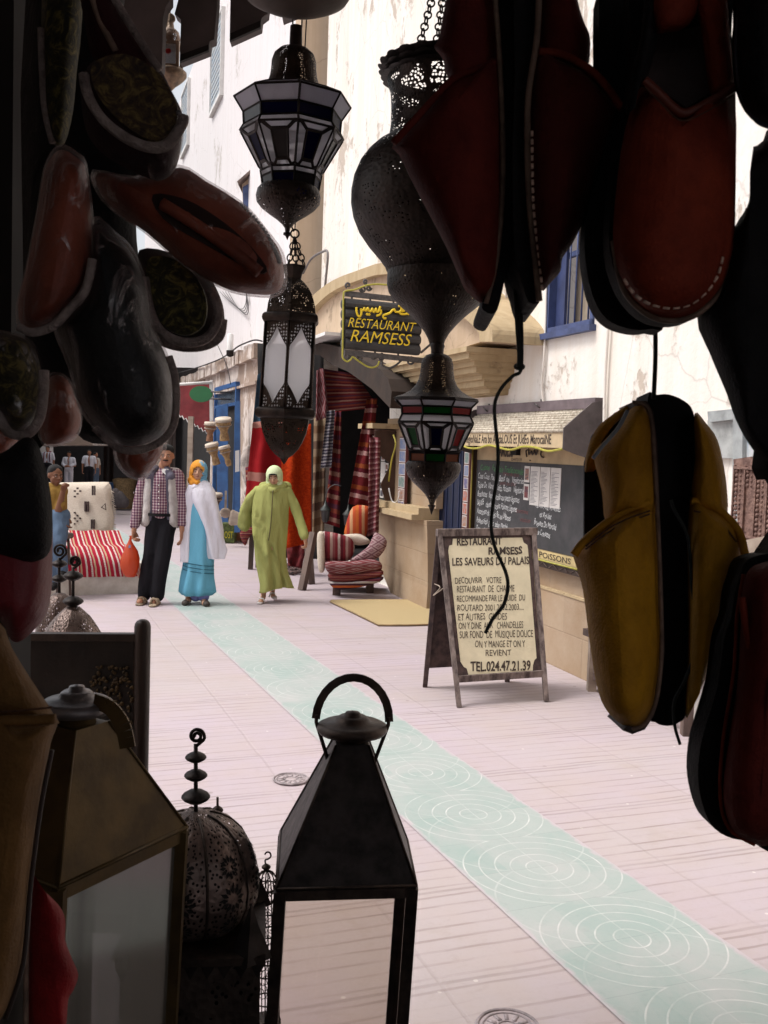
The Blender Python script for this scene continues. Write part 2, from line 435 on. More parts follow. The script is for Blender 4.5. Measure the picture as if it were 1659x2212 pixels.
# paving: long ribbed slabs with joints across the alley
PAVEDIR = Vector((-.38, 1, 0)).normalized()
def paving():
    t = NT('pink ribbed paving'); v = t.coord('Object'); s = t.sep(v)
    u = t.math('ADD', t.math('MULTIPLY', s[0], PAVEDIR.x), t.math('MULTIPLY', s[1], PAVEDIR.y))      # along the alley
    w_ = t.math('ADD', t.math('MULTIPLY', s[0], PAVEDIR.y), t.math('MULTIPLY', s[1], -PAVEDIR.x))     # across
    n_big = t.noise(v, .55, 5, .6); n_mid = t.noise(v, 3.2, 6, .65); n_f = t.noise(v, 60, 5, .7)
    n_st = t.noise(t.comb(t.math('MULTIPLY', u, 14), t.math('MULTIPLY', w_, 1.6)), 1, 4, .6)
    def line(x, per, wd, off=0.0):
        f = t.math('FRACT', t.math('ADD', t.math('DIVIDE', x, per), off + 100)); d = t.math('MULTIPLY', t.math('ABSOLUTE', t.math('SUBTRACT', f, .5)), per)
        return t.math('SUBTRACT', 1.0, t.math('MULTIPLY', t.math('SUBTRACT', d, wd * .45), 1 / (wd * .55), clamp=True), clamp=True)
    wob = t.math('ADD', u, t.math('MULTIPLY', t.noise(v, 1.5, 3), .05))
    rib = line(wob, .0775, .0095); jt = line(wob, .62, .012, .0); jl = line(t.math('ADD', w_, t.math('MULTIPLY', n_mid, .03)), .66, .010, .03)
    fade = t.ramp(t.noise(v, 1.7, 4, .6), [(.30, (.25, .25, .25)), (.66, (1, 1, 1))])
    ribm = t.math('MULTIPLY', t.math('MULTIPLY', rib, fade), t.ramp(n_st, [(.40, (.06, .06, .06)), (.56, (1, 1, 1))]))
    wn = t.n('TexWhiteNoise', noise_dimensions='2D'); t.l(t.comb(t.math('FLOOR', t.math('ADD', t.math('DIVIDE', wob, .62), .65 + 100)), t.math('FLOOR', t.math('ADD', t.math('DIVIDE', w_, .66), .53 + 100))), wn.inputs['Vector'])
    c = t.mix(t.ramp(n_big, [(.38, (0, 0, 0)), (.62, (1, 1, 1))]), (.455, .380, .425), (.445, .385, .388))
    c = t.mix(t.math('MULTIPLY', wn.outputs[0], .22), c, (.40, .33, .33))
    spk = t.n('TexVoronoi'); t.l(v, spk.inputs['Vector']); spk.inputs['Scale'].default_value = 5.5; c = t.mix(t.math('MULTIPLY', t.math('LESS_THAN', spk.outputs['Distance'], .045), .6), c, (.70, .66, .62))
    spk2 = t.n('TexVoronoi'); t.l(t.mapping(v, (1, 1, 1), (0, 0, 1)), spk2.inputs['Vector']); spk2.inputs['Scale'].default_value = 3.1; c = t.mix(t.math('MULTIPLY', t.math('LESS_THAN', t.math('ADD', spk2.outputs['Distance'], t.math('MULTIPLY', n_f, .06)), .075), .45), c, (.16, .12, .10))
    c = t.mix(t.math('MULTIPLY', t.ramp(n_mid, [(.40, (0, 0, 0)), (.72, (1, 1, 1))]), .38), c, (.44, .35, .30))
    c = t.mix(t.math('MULTIPLY', t.ramp(n_f, [(.5, (0, 0, 0)), (.75, (1, 1, 1))]), .22), c, (.36, .30, .27))
    c = t.mix(t.math('MULTIPLY', t.ramp(t.noise(v, 1.1, 6, .7, .5), [(.60, (0, 0, 0)), (.72, (1, 1, 1))]), .35), c, (.34, .27, .21))
    c = t.mix(t.math('MULTIPLY', t.ramp(t.noise(v, 11, 6, .75, .6), [(.56, (0, 0, 0)), (.72, (1, 1, 1))]), .28), c, (.33, .27, .25))
    c = t.mix(t.math('MULTIPLY', ribm, .78), c, (.27, .21, .20)); c = t.mix(t.math('MULTIPLY', t.math('MAXIMUM', jt, t.math('MULTIPLY', jl, .35)), t.math('MULTIPLY', fade, .5)), c, (.22, .17, .16))
    h = t.math('SUBTRACT', t.math('MULTIPLY', n_f, .2), t.math('MAXIMUM', t.math('MAXIMUM', ribm, jt), jl))
    return t.out(t.prin(c, t.math('MULTIPLY_ADD', n_mid, .3, .45), 0, t.bump(h, .35, .004), .35))
STRIP_C = Vector((.95, 3.5, 0)); STRIP_D = Vector((-.40, 1, 0)).normalized()
def strip_mat():
    t = NT('sea green patterned tile'); v = t.coord('Object'); s = t.sep(v)
    n_mid = t.noise(v, 2.6, 6, .65); n_f = t.noise(v, 70, 5, .7)
    wx = t.math('MULTIPLY_ADD', t.noise(v, 3, 2), .016, -.008)
    u = t.math('ADD', s[1], wx); w_ = t.math('ADD', s[0], wx); per = .635
    ring = None
    for off in (0.0, .5):
        uu = t.math('MULTIPLY', t.math('SUBTRACT', t.math('FRACT', t.math('ADD', t.math('DIVIDE', u, per), 50.5 + off)), .5), per)
        r = t.math('SQRT', t.math('ADD', t.math('POWER', uu, 2), t.math('POWER', w_, 2)))
        if off == 0:
            lim = t.math('LESS_THAN', r, .345); st = .066; f = t.math('ABSOLUTE', t.math('SUBTRACT', t.math('FRACT', t.math('ADD', t.math('DIVIDE', r, st), .5)), .5))
            q = t.math('MULTIPLY', t.math('SUBTRACT', 1.0, t.math('MULTIPLY', t.math('SUBTRACT', t.math('MULTIPLY', f, st), .0022), 500, clamp=True), clamp=True), lim)
        else:
            lim = t.math('LESS_THAN', t.math('ABSOLUTE', t.math('SUBTRACT', r, .345)), .0038); q = t.math('MULTIPLY', lim, .5)
        ring = q if ring is None else t.math('MAXIMUM', ring, q)
    cen = t.math('LESS_THAN', t.math('ABSOLUTE', w_), .0028)
    jf = t.math('ABSOLUTE', t.math('SUBTRACT', t.math('FRACT', t.math('DIVIDE', t.math('ADD', u, 50), .3175)), .5)); jn = t.math('LESS_THAN', jf, .006)
    c = t.mix(t.ramp(n_mid, [(.35, (0, 0, 0)), (.68, (1, 1, 1))]), (.285, .365, .340), (.350, .400, .380))
    wn = t.n('TexWhiteNoise', noise_dimensions='2D'); t.l(t.comb(t.math('FLOOR', t.math('DIVIDE', t.math('ADD', u, 50.16), .3175)), t.math('FLOOR', t.math('DIVIDE', t.math('ADD', w_, 50), .3175))), wn.inputs['Vector']); c = t.mix(t.math('MULTIPLY', wn.outputs[0], .35), c, (.47, .46, .45))
    c = t.mix(t.math('MULTIPLY', t.ramp(n_f, [(.5, (0, 0, 0)), (.75, (1, 1, 1))]), .25), c, (.28, .33, .31))
    worn = t.ramp(t.noise(v, 5, 5, .7), [(.38, (.12, .12, .12)), (.66, (1, 1, 1))])
    c = t.mix(t.math('MULTIPLY', jn, .3), c, (.2, .23, .22)); c = t.mix(t.math('MULTIPLY', t.math('MAXIMUM', ring, t.math('MULTIPLY', cen, .6)), t.math('MULTIPLY', worn, .85)), c, (.62, .62, .60))
    e_ = t.math('ADD', t.math('DIVIDE', t.math('ABSOLUTE', t.math('ADD', s[0], .0175)), .3325), t.math('MULTIPLY', t.math('SUBTRACT', t.noise(v, 9, 6, .7), .5), .30))
    c = t.mix(t.ramp(e_, [(.93, (0, 0, 0)), (1.02, (1, 1, 1))]), c, (.47, .405, .43))
    c = t.mix(t.math('MULTIPLY', t.ramp(t.noise(v, 1.9, 7, .72, .4), [(.45, (0, 0, 0)), (.70, (1, 1, 1))]), .55), c, (.46, .43, .43))
    c = t.mix(t.math('MULTIPLY', t.ramp(t.noise(v, 17, 5, .7), [(.58, (0, 0, 0)), (.72, (1, 1, 1))]), .30), c, (.25, .29, .27))
    return t.out(t.prin(c, .55, 0, t.bump(t.math('ADD', n_f, ring), .25, .003), .35))

def pierced(name, col, scale_u, scale_v, size=.33, rough=.5, metal=.7, cut=0.0, kind='vor', band=None, rand=.55, fill=.5):
    """metal sheet with real see-through piercings laid out on its UV (turns, metres)"""
    t = NT(name); v = t.coord('UV'); s = t.sep(v); q = t.comb(t.math('MULTIPLY', s[0], scale_u), t.math('MULTIPLY', s[1], scale_v))
    vo = t.n('TexVoronoi', voronoi_dimensions='2D'); t.l(q, vo.inputs['Vector']); vo.inputs['Scale'].default_value = 1.0; vo.inputs['Randomness'].default_value = rand
    hole = t.math('LESS_THAN', vo.outputs['Distance'], size)
    if band:      # panels: holes only in the middle of each of n gores
        n, wdt = band; g = t.math('ABSOLUTE', t.math('SUBTRACT', t.math('FRACT', t.math('MULTIPLY', s[0], n)), .5)); hole = t.math('MULTIPLY', hole, t.math('LESS_THAN', g, wdt))
    if fill < 1:
        cl = t.n('TexVoronoi', voronoi_dimensions='2D'); t.l(t.comb(t.math('MULTIPLY', s[0], scale_u * .22), t.math('MULTIPLY', s[1], scale_v * .22)), cl.inputs['Vector']); cl.inputs['Scale'].default_value = 1.0
        hole = t.math('MULTIPLY', hole, t.math('LESS_THAN', cl.outputs['Distance'], fill))
    ob = t.coord(); c = t.ramp(t.noise(ob, 25, 4), [(.35, tuple(x * .5 for x in col)), (.65, col)])
    h = t.math('ADD', t.math('MULTIPLY', t.noise(ob, 120, 3), .4), t.math('MULTIPLY', vo.outputs['Distance'], .8))
    return t.out(t.alpha(t.prin(c, rough, metal, t.bump(h, .35, .003)), hole))
def glass(name, tint, amount=.12, rough=.03):
    t = NT(name); tr = t.n('BsdfTransparent'); tr.inputs[0].default_value = (*tint, 1); gl = t.n('BsdfGlossy'); gl.inputs['Roughness'].default_value = rough; gl.inputs[0].default_value = (.9, .9, .9, 1)
    mx = t.n('MixShader'); fr = t.n('Fresnel'); fr.inputs[0].default_value = 1.5
    t.l(t.math('ADD', t.math('MULTIPLY', fr.outputs[0], .6), amount, clamp=True), mx.inputs[0]); t.l(tr.outputs[0], mx.inputs[1]); t.l(gl.outputs[0], mx.inputs[2]); return t.out(mx.outputs[0])
def frosted(name, col, transl=.65, scale=30, bump=.3, thru=0.0):
    t = NT(name); ob = t.coord(); nrm = t.bump(t.noise(ob, scale, 4), bump, .003)
    d = t.prin(col, .25, 0, nrm, .5); tl = t.n('BsdfTranslucent'); tl.inputs[0].default_value = (*col, 1); t.l(nrm, tl.inputs['Normal'])
    mx = t.n('MixShader'); mx.inputs[0].default_value = transl; t.l(d, mx.inputs[1]); t.l(tl.outputs[0], mx.inputs[2])
    if thru:
        tp = t.n('BsdfTransparent'); tp.inputs[0].default_value = (*col, 1); m2 = t.n('MixShader'); m2.inputs[0].default_value = thru; t.l(mx.outputs[0], m2.inputs[1]); t.l(tp.outputs[0], m2.inputs[2]); return t.out(m2.outputs[0])
    return t.out(mx.outputs[0])
CLEAR = glass('lantern glass', (.80, .76, .72), .03)
def dusty():
    t = NT('dusty glass with reflection streaks'); ob = t.coord(); n = t.noise(t.mapping(ob, (1, 1, .04)), 14, 3)  # noise streaks put vertical reflections into the glass tint
    tr = t.n('BsdfTransparent'); t.l(t.ramp(n, [(.35, (.14, .15, .16)), (.55, (.34, .34, .35)), (.7, (.20, .21, .22))]), tr.inputs[0]); gl = t.n('BsdfGlossy'); gl.inputs['Roughness'].default_value = .12
    df = t.n('BsdfDiffuse'); df.inputs[0].default_value = (.42, .40, .36, 1); m0 = t.n('MixShader'); m0.inputs[0].default_value = .5; t.l(gl.outputs[0], m0.inputs[1]); t.l(df.outputs[0], m0.inputs[2])
    mx = t.n('MixShader'); t.l(t.ramp(n, [(.35, (.25, .25, .25)), (.6, (.5, .5, .5))]), mx.inputs[0]); t.l(tr.outputs[0], mx.inputs[1]); t.l(m0.outputs[0], mx.inputs[2]); return t.out(mx.outputs[0])
DIMGLASS = dusty()
G_WHITE = frosted('milky white glass', (.94, .94, .96), .82, thru=.42); G_RIPPLE = frosted('rippled pale glass', (.82, .82, .88), .65, 60, .9, thru=.25)
G_BLUE = frosted('cobalt glass', (.010, .010, .11), .75, thru=.25); G_DARK = frosted('dark smoky glass', (.05, .045, .05), .4)
G_RED = frosted('red glass', (.45, .02, .02), .75, thru=.1); G_GREEN = frosted('green glass', (.02, .22, .05), .75, thru=.1); G_AMBER = frosted('amber glass', (.40, .12, .03), .75)

def rug(name, base, cols, kind='stripes', scale=10.0, dens=.5, bump=.4, scale2=None):
    """woven rug on UV: bands across v (or u) plus small motifs"""
    t = NT(name); v = t.coord('UV'); s = t.sep(v); ob = t.coord()
    u_, v_ = s[0], s[1]; c = None
    wob = t.math('MULTIPLY', t.noise(v, 6, 2), .02)
    if kind in ('stripes', 'vstripes'):
        x = t.math('ADD', v_ if kind == 'stripes' else u_, wob); yy = u_ if kind == 'stripes' else v_
        sel = t.math('FRACT', t.math('MULTIPLY', x, scale))
        stops = []; n = len(cols); 
        for i, cc in enumerate(cols): stops.append((i / n, cc))
        c = t.ramp(sel, stops, 'CONSTANT')
        zz = t.math('FRACT', t.math('MULTIPLY', yy, scale2 or scale * 2.5)); zz2 = t.math('ABSOLUTE', t.math('SUBTRACT', sel, .5))
        mot = t.math('LESS_THAN', t.math('ADD', t.math('ABSOLUTE', t.math('SUBTRACT', zz, .5)), t.math('MULTIPLY', zz2, 3)), .34)
        c = t.mix(t.math('MULTIPLY', mot, dens), c, base)
    elif kind == 'diamonds':
        a = t.math('FRACT', t.math('MULTIPLY', t.math('ADD', u_, t.math('MULTIPLY', v_, 1.4)), scale)); b = t.math('FRACT', t.math('MULTIPLY', t.math('SUBTRACT', u_, t.math('MULTIPLY', v_, 1.4)), scale))
        e = t.math('MINIMUM', t.math('ABSOLUTE', t.math('SUBTRACT', a, .5)), t.math('ABSOLUTE', t.math('SUBTRACT', b, .5)))
        c = t.ramp(t.math('MULTIPLY', e, 2.0), [(0, cols[0]), (.12, base), (.28, cols[1]), (.40, base), (.62, cols[2]), (.8, base)], 'CONSTANT')
        ch = t.n('TexChecker'); t.l(v, ch.inputs[0]); ch.inputs['Scale'].default_value = scale * 9; c = t.mix(t.math('MULTIPLY', ch.outputs[1], .28), c, cols[1])
    else:
        n1 = t.noise(t.mapping(v, (scale, scale * 3, 1)), 1, 4, .7); c = t.ramp(n1, [(.3, cols[0]), (.5, base), (.7, cols[-1])])
    fz = t.noise(t.mapping(ob, (1, 1, 3)), 120, 3); c = t.mix(t.math('MULTIPLY', fz, .35), c, tuple(x * .4 for x in base))
    return t.out(t.prin(c, .95, 0, t.bump(t.math('ADD', fz, t.noise(ob, 14, 3)), bump, .01), .1))
def solidrug(name, col, dark, sc_=40, bump=.8, dist=.02):
    t = NT(name); ob = t.coord(); f = t.noise(t.mapping(ob, (1, 1, 1.8)), sc_, 5, .7, .8); c = t.ramp(f, [(.36, dark), (.62, col)])
    return t.out(t.prin(c, 1.0, 0, t.bump(f, bump, dist), .05))
def cloth(name, col, dark=None, sc_=3, bump=.35):
    dark = dark or tuple(x * .7 for x in col)
    t = NT(name); ob = t.coord(); f = t.noise(ob, sc_, 4); w_ = t.noise(ob, 350, 2); c = t.mix(t.math('MULTIPLY', f, .6), col, dark)
    return t.out(t.prin(c, .85, 0, t.bump(t.math('ADD', t.math('MULTIPLY', t.noise(t.mapping(ob, (3, 3, 1)), 5, 3), 1.2), t.math('MULTIPLY', w_, .1)), bump, .02), .15))
def skin(name, col):
    t = NT(name); ob = t.coord(); c = t.mix(t.math('MULTIPLY', t.noise(ob, 14, 4), .5), col, tuple(x * .7 for x in col)); return t.out(t.prin(c, .55, 0, t.bump(t.noise(ob, 90, 3), .1, .002), .35))
WHITEPAINT = M('white painted box', (.66, .62, .56), .7, 0, .1, 5, .2, 60, (.48, .43, .37))
BLUEPAINT = M('blue shutter paint', (.060, .085, .20), .6, 0, .2, 8, .3, 60, (.035, .05, .12))
BRIGHTBLUE = M('bright blue paint', (.035, .115, .30), .6, 0, .2, 6, .2, 60, (.025, .07, .19))
PALEBLUE = M('flaking pale blue paint', (.30, .40, .50), .75, 0, .2, 22, .6, 60, (.62, .60, .56), stretch=(1, 1, .2))
GREYBOARD = M('grey stained board', (.11, .09, .09), .8, 0, .2, 5, .2, 60)
YELLOWTUBE = M('yellow rope light', (.42, .38, .05), .4, 0, .1, 20, 0)
IRONGREY = M('grey wrought iron', (.12, .11, .11), .5, .4, .2, 30, .1)
WHITE = M('whitewash', (.75, .73, .70), .8, 0, .08, 4, .1)
STRAW = None
# ------------------------------------------------------------------ ground
def gz(y): return 0.0 if y < 14 else -.018 * (y - 14) if y < 60 else -.83
gm = MB(); ys = [-12, 0, 5, 10, 14, 18, 24, 30, 40, 50, 60, 160]; 
for y in ys: gm.v += [Vector((-90, y, gz(y))), Vector((-8, y, gz(y))), Vector((60, y, gz(y)))]
for i in range(len(ys) - 1):
    for k in range(2): a = i * 3 + k; gm.f.append([a, a + 1, a + 4, a + 3]); gm.mi.append(0)
gm.uv = None
solo('street_pavement', None, None, gm, paving(), kind='structure', smooth=False)
st = MB(); N_ = 20
for i in range(N_ + 1):
    y = -3 + i * (29 / N_); 
    for x in (-.35, .315):
        wp = STRIP_C + Vector((STRIP_D.y, -STRIP_D.x, 0)) * x + STRIP_D * y
        st.v.append(Vector((x, y, gz(wp.y) + .004)))
for i in range(N_): st.f.append([i * 2, i * 2 + 1, i * 2 + 3, i * 2 + 2]); st.mi.append(0)
me = bpy.data.meshes.new('tile_strip'); me.from_pydata([tuple(v) for v in st.v], [], st.f); me.materials.append(strip_mat())
o = bpy.data.objects.new('tile_strip_path', me); COL.objects.link(o); o.location = STRIP_C; o.rotation_euler = (0, 0, math.atan2(-STRIP_D.x, STRIP_D.y)); o['kind'] = 'structure'

# ------------------------------------------------------------------ walls
class Wall:
    def __init__(s, p0, d):
        s.p0 = Vector(p0); s.d = Vector(d).normalized(); s.n = Vector((-s.d.y, s.d.x, 0))
        if s.n.x > 0: s.n = -s.n
    def P(s, px, py, off=0.0): return onplane(px, py, s.p0 + s.n * off, s.n)
    def sz(s, px, py, off=0.0):
        p = s.P(px, py, off); return ((p - s.p0).dot(s.d), p.z)
    def W(s, a, z, off=0.0): return s.p0 + s.d * a + s.n * off + Vector((0, 0, z))
    def panel(s, pts, off0, off1, mb=None, sm=0, z0=None):
        """outline in photo pixels traced on the wall, solid from off0 to off1"""
        if sm: pts = [(v.x, v.y) for v in crom([Vector(p) for p in pts], sm, True)]
        F3 = [s.P(x, y, off1) for x, y in pts]
        xs = [(p - s.p0).dot(s.d) for p in F3]; zs = [p.z for p in F3]; x0, x1, y0, y1 = min(xs), max(xs), min(zs), max(zs)
        uv = [(1 - (x - x0) / (x1 - x0), (z - y0) / (y1 - y0)) for x, z in zip(xs, zs)]
        return prism(F3, -s.n * (off1 - off0), mb, uv)
    def rect(s, s0, s1, z0, z1, off0, off1, mb=None):
        mb = mb or MB(); c = s.W((s0 + s1) / 2, (z0 + z1) / 2, (off0 + off1) / 2)
        R = Matrix((s.d, s.n, Vector((0, 0, 1)))).transposed()
        return box(c, (abs(s1 - s0), abs(off1 - off0), abs(z1 - z0)), R, mb)
    def S(s, px, off=0.0, py=960):
        return s.sz(px, py, off)[0]
def wall_sheet(W, outer, holes, off, depth):
    """wall face with openings and their reveals; outer/holes in (s,z)"""
    mb = MB(); loops = [[Vector((a, z, 0)) for a, z in L] for L in [outer] + holes]
    tri = tessellate_polygon(loops); flat = [p for L in loops for p in L]
    b = [W.W(p.x, p.y, off) for p in flat]; mb.add(b, [tuple(t) for t in tri])
    for L in holes:
        n = len(L)
        for i in range(n):
            a, c = L[i], L[(i + 1) % n]
            mb.add([W.W(*a, off), W.W(*c, off), W.W(*c, off - depth), W.W(*a, off - depth)], [(0, 1, 2, 3)])
    return mb
NW = Wall((4.15, 0, 0), (-.33, 1, 0))
near = thing('near_townhouse', 'tall cream house with peeling wall above the carpet shop arch and the restaurant menu', 'building', NW.W(9, 0))
s_open0, s_open1 = NW.S(846), NW.S(686)
top_arch = [NW.sz(*p) for p in [(846, 885), (842, 878), (824, 858), (804, 838), (776, 818), (752, 800), (720, 786), (686, 766)]]
hole_shop = [(s_open0, .01)] + top_arch[1:-1] + [(s_open1, top_arch[-1][1]), (s_open1, .01)]
sd0, sd1 = NW.S(1008), NW.S(939); hole_door = [(sd0, .01), (sd1, .01), (sd1, 2.25), (sd0, 2.25)]
sw0, sw1 = NW.S(1284, 0, 700), NW.S(1183, 0, 700); zw0 = NW.sz(1230, 712)[1]; zw1 = zw0 + 1.05
hole_win = [(sw0, zw0), (sw1, zw0), (sw1, zw1), (sw0, zw1)]
S_END = NW.S(684)
wallmb = wall_sheet(NW, [(-2, -.1), (S_END, -.1), (S_END, 11), (-2, 11)], [hole_shop, hole_door, hole_win], 0, .3)
make('wall', wallmb, PLASTER, near, smooth=False, recalc=False)
# base course of stone under the menu board
bm_ = NW.rect(NW.S(1420, 0, 1300), sd0 - .02, 0, .62, -.02, .05); NW.rect(NW.S(1420, 0, 1300), sd0 - .02, .62, .96, -.02, .025, bm_); make('stone_plinth', bm_, STONEBLOCK, near, smooth=False)
bm2 = NW.rect(NW.S(1420, 0, 1300), sd0 - .02, .605, .625, -.02, .058); make('plinth_ledge', bm2, SAND, near, smooth=False)
# buttress pier
pr = MB(); secs = [(0, .13, 852), (.25, .12, 828), (.5, .13, 821), (.85, .15, 812), (.97, .16, 809)]
sa, sb = NW.S(939, .1), NW.S(809, .16)
for z, o_, px_ in secs:
    sbb = NW.S(px_, o_)
    pr.v += [NW.W(sa, z, -.05), NW.W(sa, z, o_), NW.W(sbb, z, o_ * .9), NW.W(sbb + .02, z, -.05)]
for i in range(len(secs) - 1):
    for k in range(4): a = i * 4 + k; b = i * 4 + (k + 1) % 4; pr.f.append([a, b, b + 4, a + 4]); pr.mi.append(0)
pr.f.append([16, 17, 18, 19]); pr.mi.append(0)
make('buttress', pr, STONEBLOCK, near, smooth=False)
lg = NW.rect(sa + .1, sb + .05, .97, 1.03, -.02, .30); NW.rect(sa + .1, sb + .02, 1.03, 1.1, -.02, .22, lg); make('buttress_ledge', lg, SAND, near, smooth=False)
pil = NW.rect(sa, s_open0 - .0, 1.1, NW.sz(850, 905)[1], -.02, .06); make('pier_face', pil, STONEBLOCK, near, smooth=False)
# corbelled impost in moulded courses
co = MB(); sR, sL = NW.S(1058, .3, 740), NW.S(832, .3, 800); zt = NW.sz(1058, 738, .5)[1]; zb = NW.sz(1035, 850, .3)[1]
ncou = 7
for i in range(ncou):
    z1_ = zt - (zt - zb) * i / ncou; z0_ = zt - (zt - zb) * (i + 1) / ncou; of = .52 - .055 * i + (.02 if i % 2 else 0); q = .035 * i
    NW.rect(sR + q, sL - q * 1.3, z0_ + .012, z1_ - .0, -.02, of, co); NW.rect(sR + q + .01, sL - q - .01, z0_, z0_ + .012, -.02, of - .035, co)
make('impost', co, SAND, near, smooth=False)
# arch hood: ring moulding following the traced curve, and its brown soffit with shade put into the colour
hood_o = [(1064, 738), (1062, 712), (1050, 690), (1030, 668), (1005, 648), (960, 610), (905, 578), (834, 566), (770, 585), (718, 606), (680, 634), (652, 660)]
hood_i = [(1035, 738), (1034, 720), (1020, 702), (998, 684), (960, 655), (905, 610), (834, 592), (772, 606), (722, 627), (690, 652), (668, 676)]
hb = NW.panel(crom([Vector((*p, 0)) for p in hood_o], 3).__class__([(v.x, v.y) for v in crom([Vector(p) for p in hood_o], 3)] + [(v.x, v.y) for v in crom([Vector(p) for p in hood_i[::-1]], 3)]), -.02, .50)
make('arch_moulding', hb, SAND, near, smooth=False)
ty = NW.panel([(1040, 738), (1030, 700), (998, 676), (960, 645), (905, 600), (834, 585), (770, 598), (722, 618), (668, 668), (672, 745), (741, 752), (822, 798), (940, 770)], -.02, .40)
make('tympanum', ty, SANDPALE, near, smooth=False)
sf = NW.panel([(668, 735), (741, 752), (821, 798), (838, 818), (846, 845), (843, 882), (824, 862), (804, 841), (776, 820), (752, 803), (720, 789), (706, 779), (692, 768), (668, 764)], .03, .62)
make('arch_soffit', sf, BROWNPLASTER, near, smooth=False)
cr = NW.rect(NW.S(745, .5), NW.S(664, .5), NW.sz(715, 733, .6)[1], NW.sz(715, 726, .6)[1], .3, .8); make('tin_hood', cr, WHITE, near, smooth=False)
# shop room behind the arch and room behind the blue door
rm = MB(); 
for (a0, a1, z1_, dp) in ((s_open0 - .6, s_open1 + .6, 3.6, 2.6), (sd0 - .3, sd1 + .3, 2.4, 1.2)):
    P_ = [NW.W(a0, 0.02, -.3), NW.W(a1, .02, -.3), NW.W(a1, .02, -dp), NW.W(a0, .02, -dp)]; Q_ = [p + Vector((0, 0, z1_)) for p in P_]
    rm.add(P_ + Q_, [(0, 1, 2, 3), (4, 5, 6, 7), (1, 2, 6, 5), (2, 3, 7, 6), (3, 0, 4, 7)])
make('dark_room', rm, NEARBLACK, near, smooth=False, recalc=False)
# blue door leaf
bd = thing('blue_door', 'dark blue wooden door standing open between the stone pier and the chalk menu', 'door', NW.W(sd1, 0))
dl = NW.rect(sd0 + .15, sd1 - .01, .03, 2.2, -.08, -.03); make('door_leaf', dl, M('navy door paint', (.008, .014, .045), .5, 0, .2, 6, .2), bd, smooth=False)
pn = MB()
for k in range(4): NW.rect(sd0 + .20 + .17 * k, sd0 + .22 + .17 * k, .1, 2.1, -.03, -.02, pn)
make('door_batten', pn, M('navy batten paint', (.012, .022, .07), .5, 0, .2, 6, .2), bd, smooth=False)
# window
wn = thing('barred_window', 'blue framed barred window with yellow curtain high on the cream wall', 'window', NW.W((sw0 + sw1) / 2, zw0))
fr = MB(); e = .045
for a0, a1, z0_, z1_ in ((sw0, sw1, zw0, zw0 + e), (sw0, sw1, zw1 - e, zw1), (sw0, sw0 + e, zw0, zw1), (sw1 - e, sw1, zw0, zw1)): NW.rect(a0, a1, z0_, z1_, -.12, .02, fr)
NW.rect(sw0 + .05, sw1 - .05, zw0 + .62, zw0 + .66, -.12, -.08, fr)
make('frame', fr, BLUEPAINT, wn, smooth=False)
make('sill', NW.rect(sw0 - .03, sw1 + .03, zw0 - .05, zw0 - .002, -.05, .06), BLUEPAINT, wn, smooth=False)
shu = NW.rect(sw1 - .20, sw1 - .05, zw0 + .05, zw1 - .05, -.07, -.045); make('shutter', shu, M('deep blue panel', (.03, .045, .13), .6, 0, .2, 6, .2), wn, smooth=False)
for k in range(5):
    a = sw0 + .08 + k * .11
    make('bar', tube([NW.W(a, zw0 + .04, -.05), NW.W(a, zw1 - .03, -.05)], .008, 5), BLUEPAINT, wn)
make('curtain', NW.rect(sw0 + .02, sw1 - .1, zw0 + .04, zw1 - .04, -.2, -.19), M('yellow grey curtain', (.46, .37, .27), .9, 0, .2, 12, .3, 12, stretch=(1, 1, .1)), wn, smooth=False)
# pipes and cables on this wall
def wirepath(W, pts, r, off=.03, sm=4): return tube(crom([W.P(x, y, off) for x, y in pts], sm), r, 5)
solo('drain_pipe', 'thin cream pipe running down the wall left of the barred window', 'pipe', wirepath(NW, [(1186, 300), (1180, 625), (1176, 757), (1170, 832), (1176, 885)], .010), PLASTER)
solo('drain_pipe', 'cream pipe running down the wall right of the barred window', 'pipe', wirepath(NW, [(1332, 300), (1320, 560), (1314, 700), (1308, 794), (1305, 900), (1305, 1050)], .013), PLASTER)
solo('conduit_loop', 'square loop of thin conduit on the cream wall behind the hanging cords', 'cable', wirepath(NW, [(1098, 540), (1094, 590), (1093, 700), (1095, 745), (1105, 748), (1112, 744)], .007, .02), M('grey conduit', (.45, .40, .36), .6, 0, .1, 5, 0))
jb = NW.panel([(1117, 590), (1128, 588), (1130, 628), (1119, 630)], -.01, .09); solo('meter_box', 'small grey meter box on the cream wall beside the dangling cords', 'box', jb, M('grey box', (.40, .38, .33), .6), smooth=False)
solo('wall_conduit', 'bent grey cable post with tangled wires on the quoin above the restaurant sign', 'cable',
     tube(crom([NW.P(x, y, .25) for x, y in [(655, 590), (672, 560), (695, 545), (708, 546), (704, 600), (698, 660), (696, 720), (700, 735)]], 5), .018, 6), M('grey cable', (.17, .15, .15), .6, 0, .1, 5, 0))
wr_ = MB(); random.seed(3)
for k in range(9):
    x, y = 690 + random.uniform(-12, 14), 690 + random.uniform(-20, 20)
    tube(crom([NW.P(x + random.uniform(-26, 26), y + random.uniform(-16, 16), .3) for _ in range(5)], 4), .006, 4, wr_)
solo('wire_tangle', 'tangle of thin grey wires and clamps left of the yellow lettered sign', 'cable', wr_, IRONGREY)

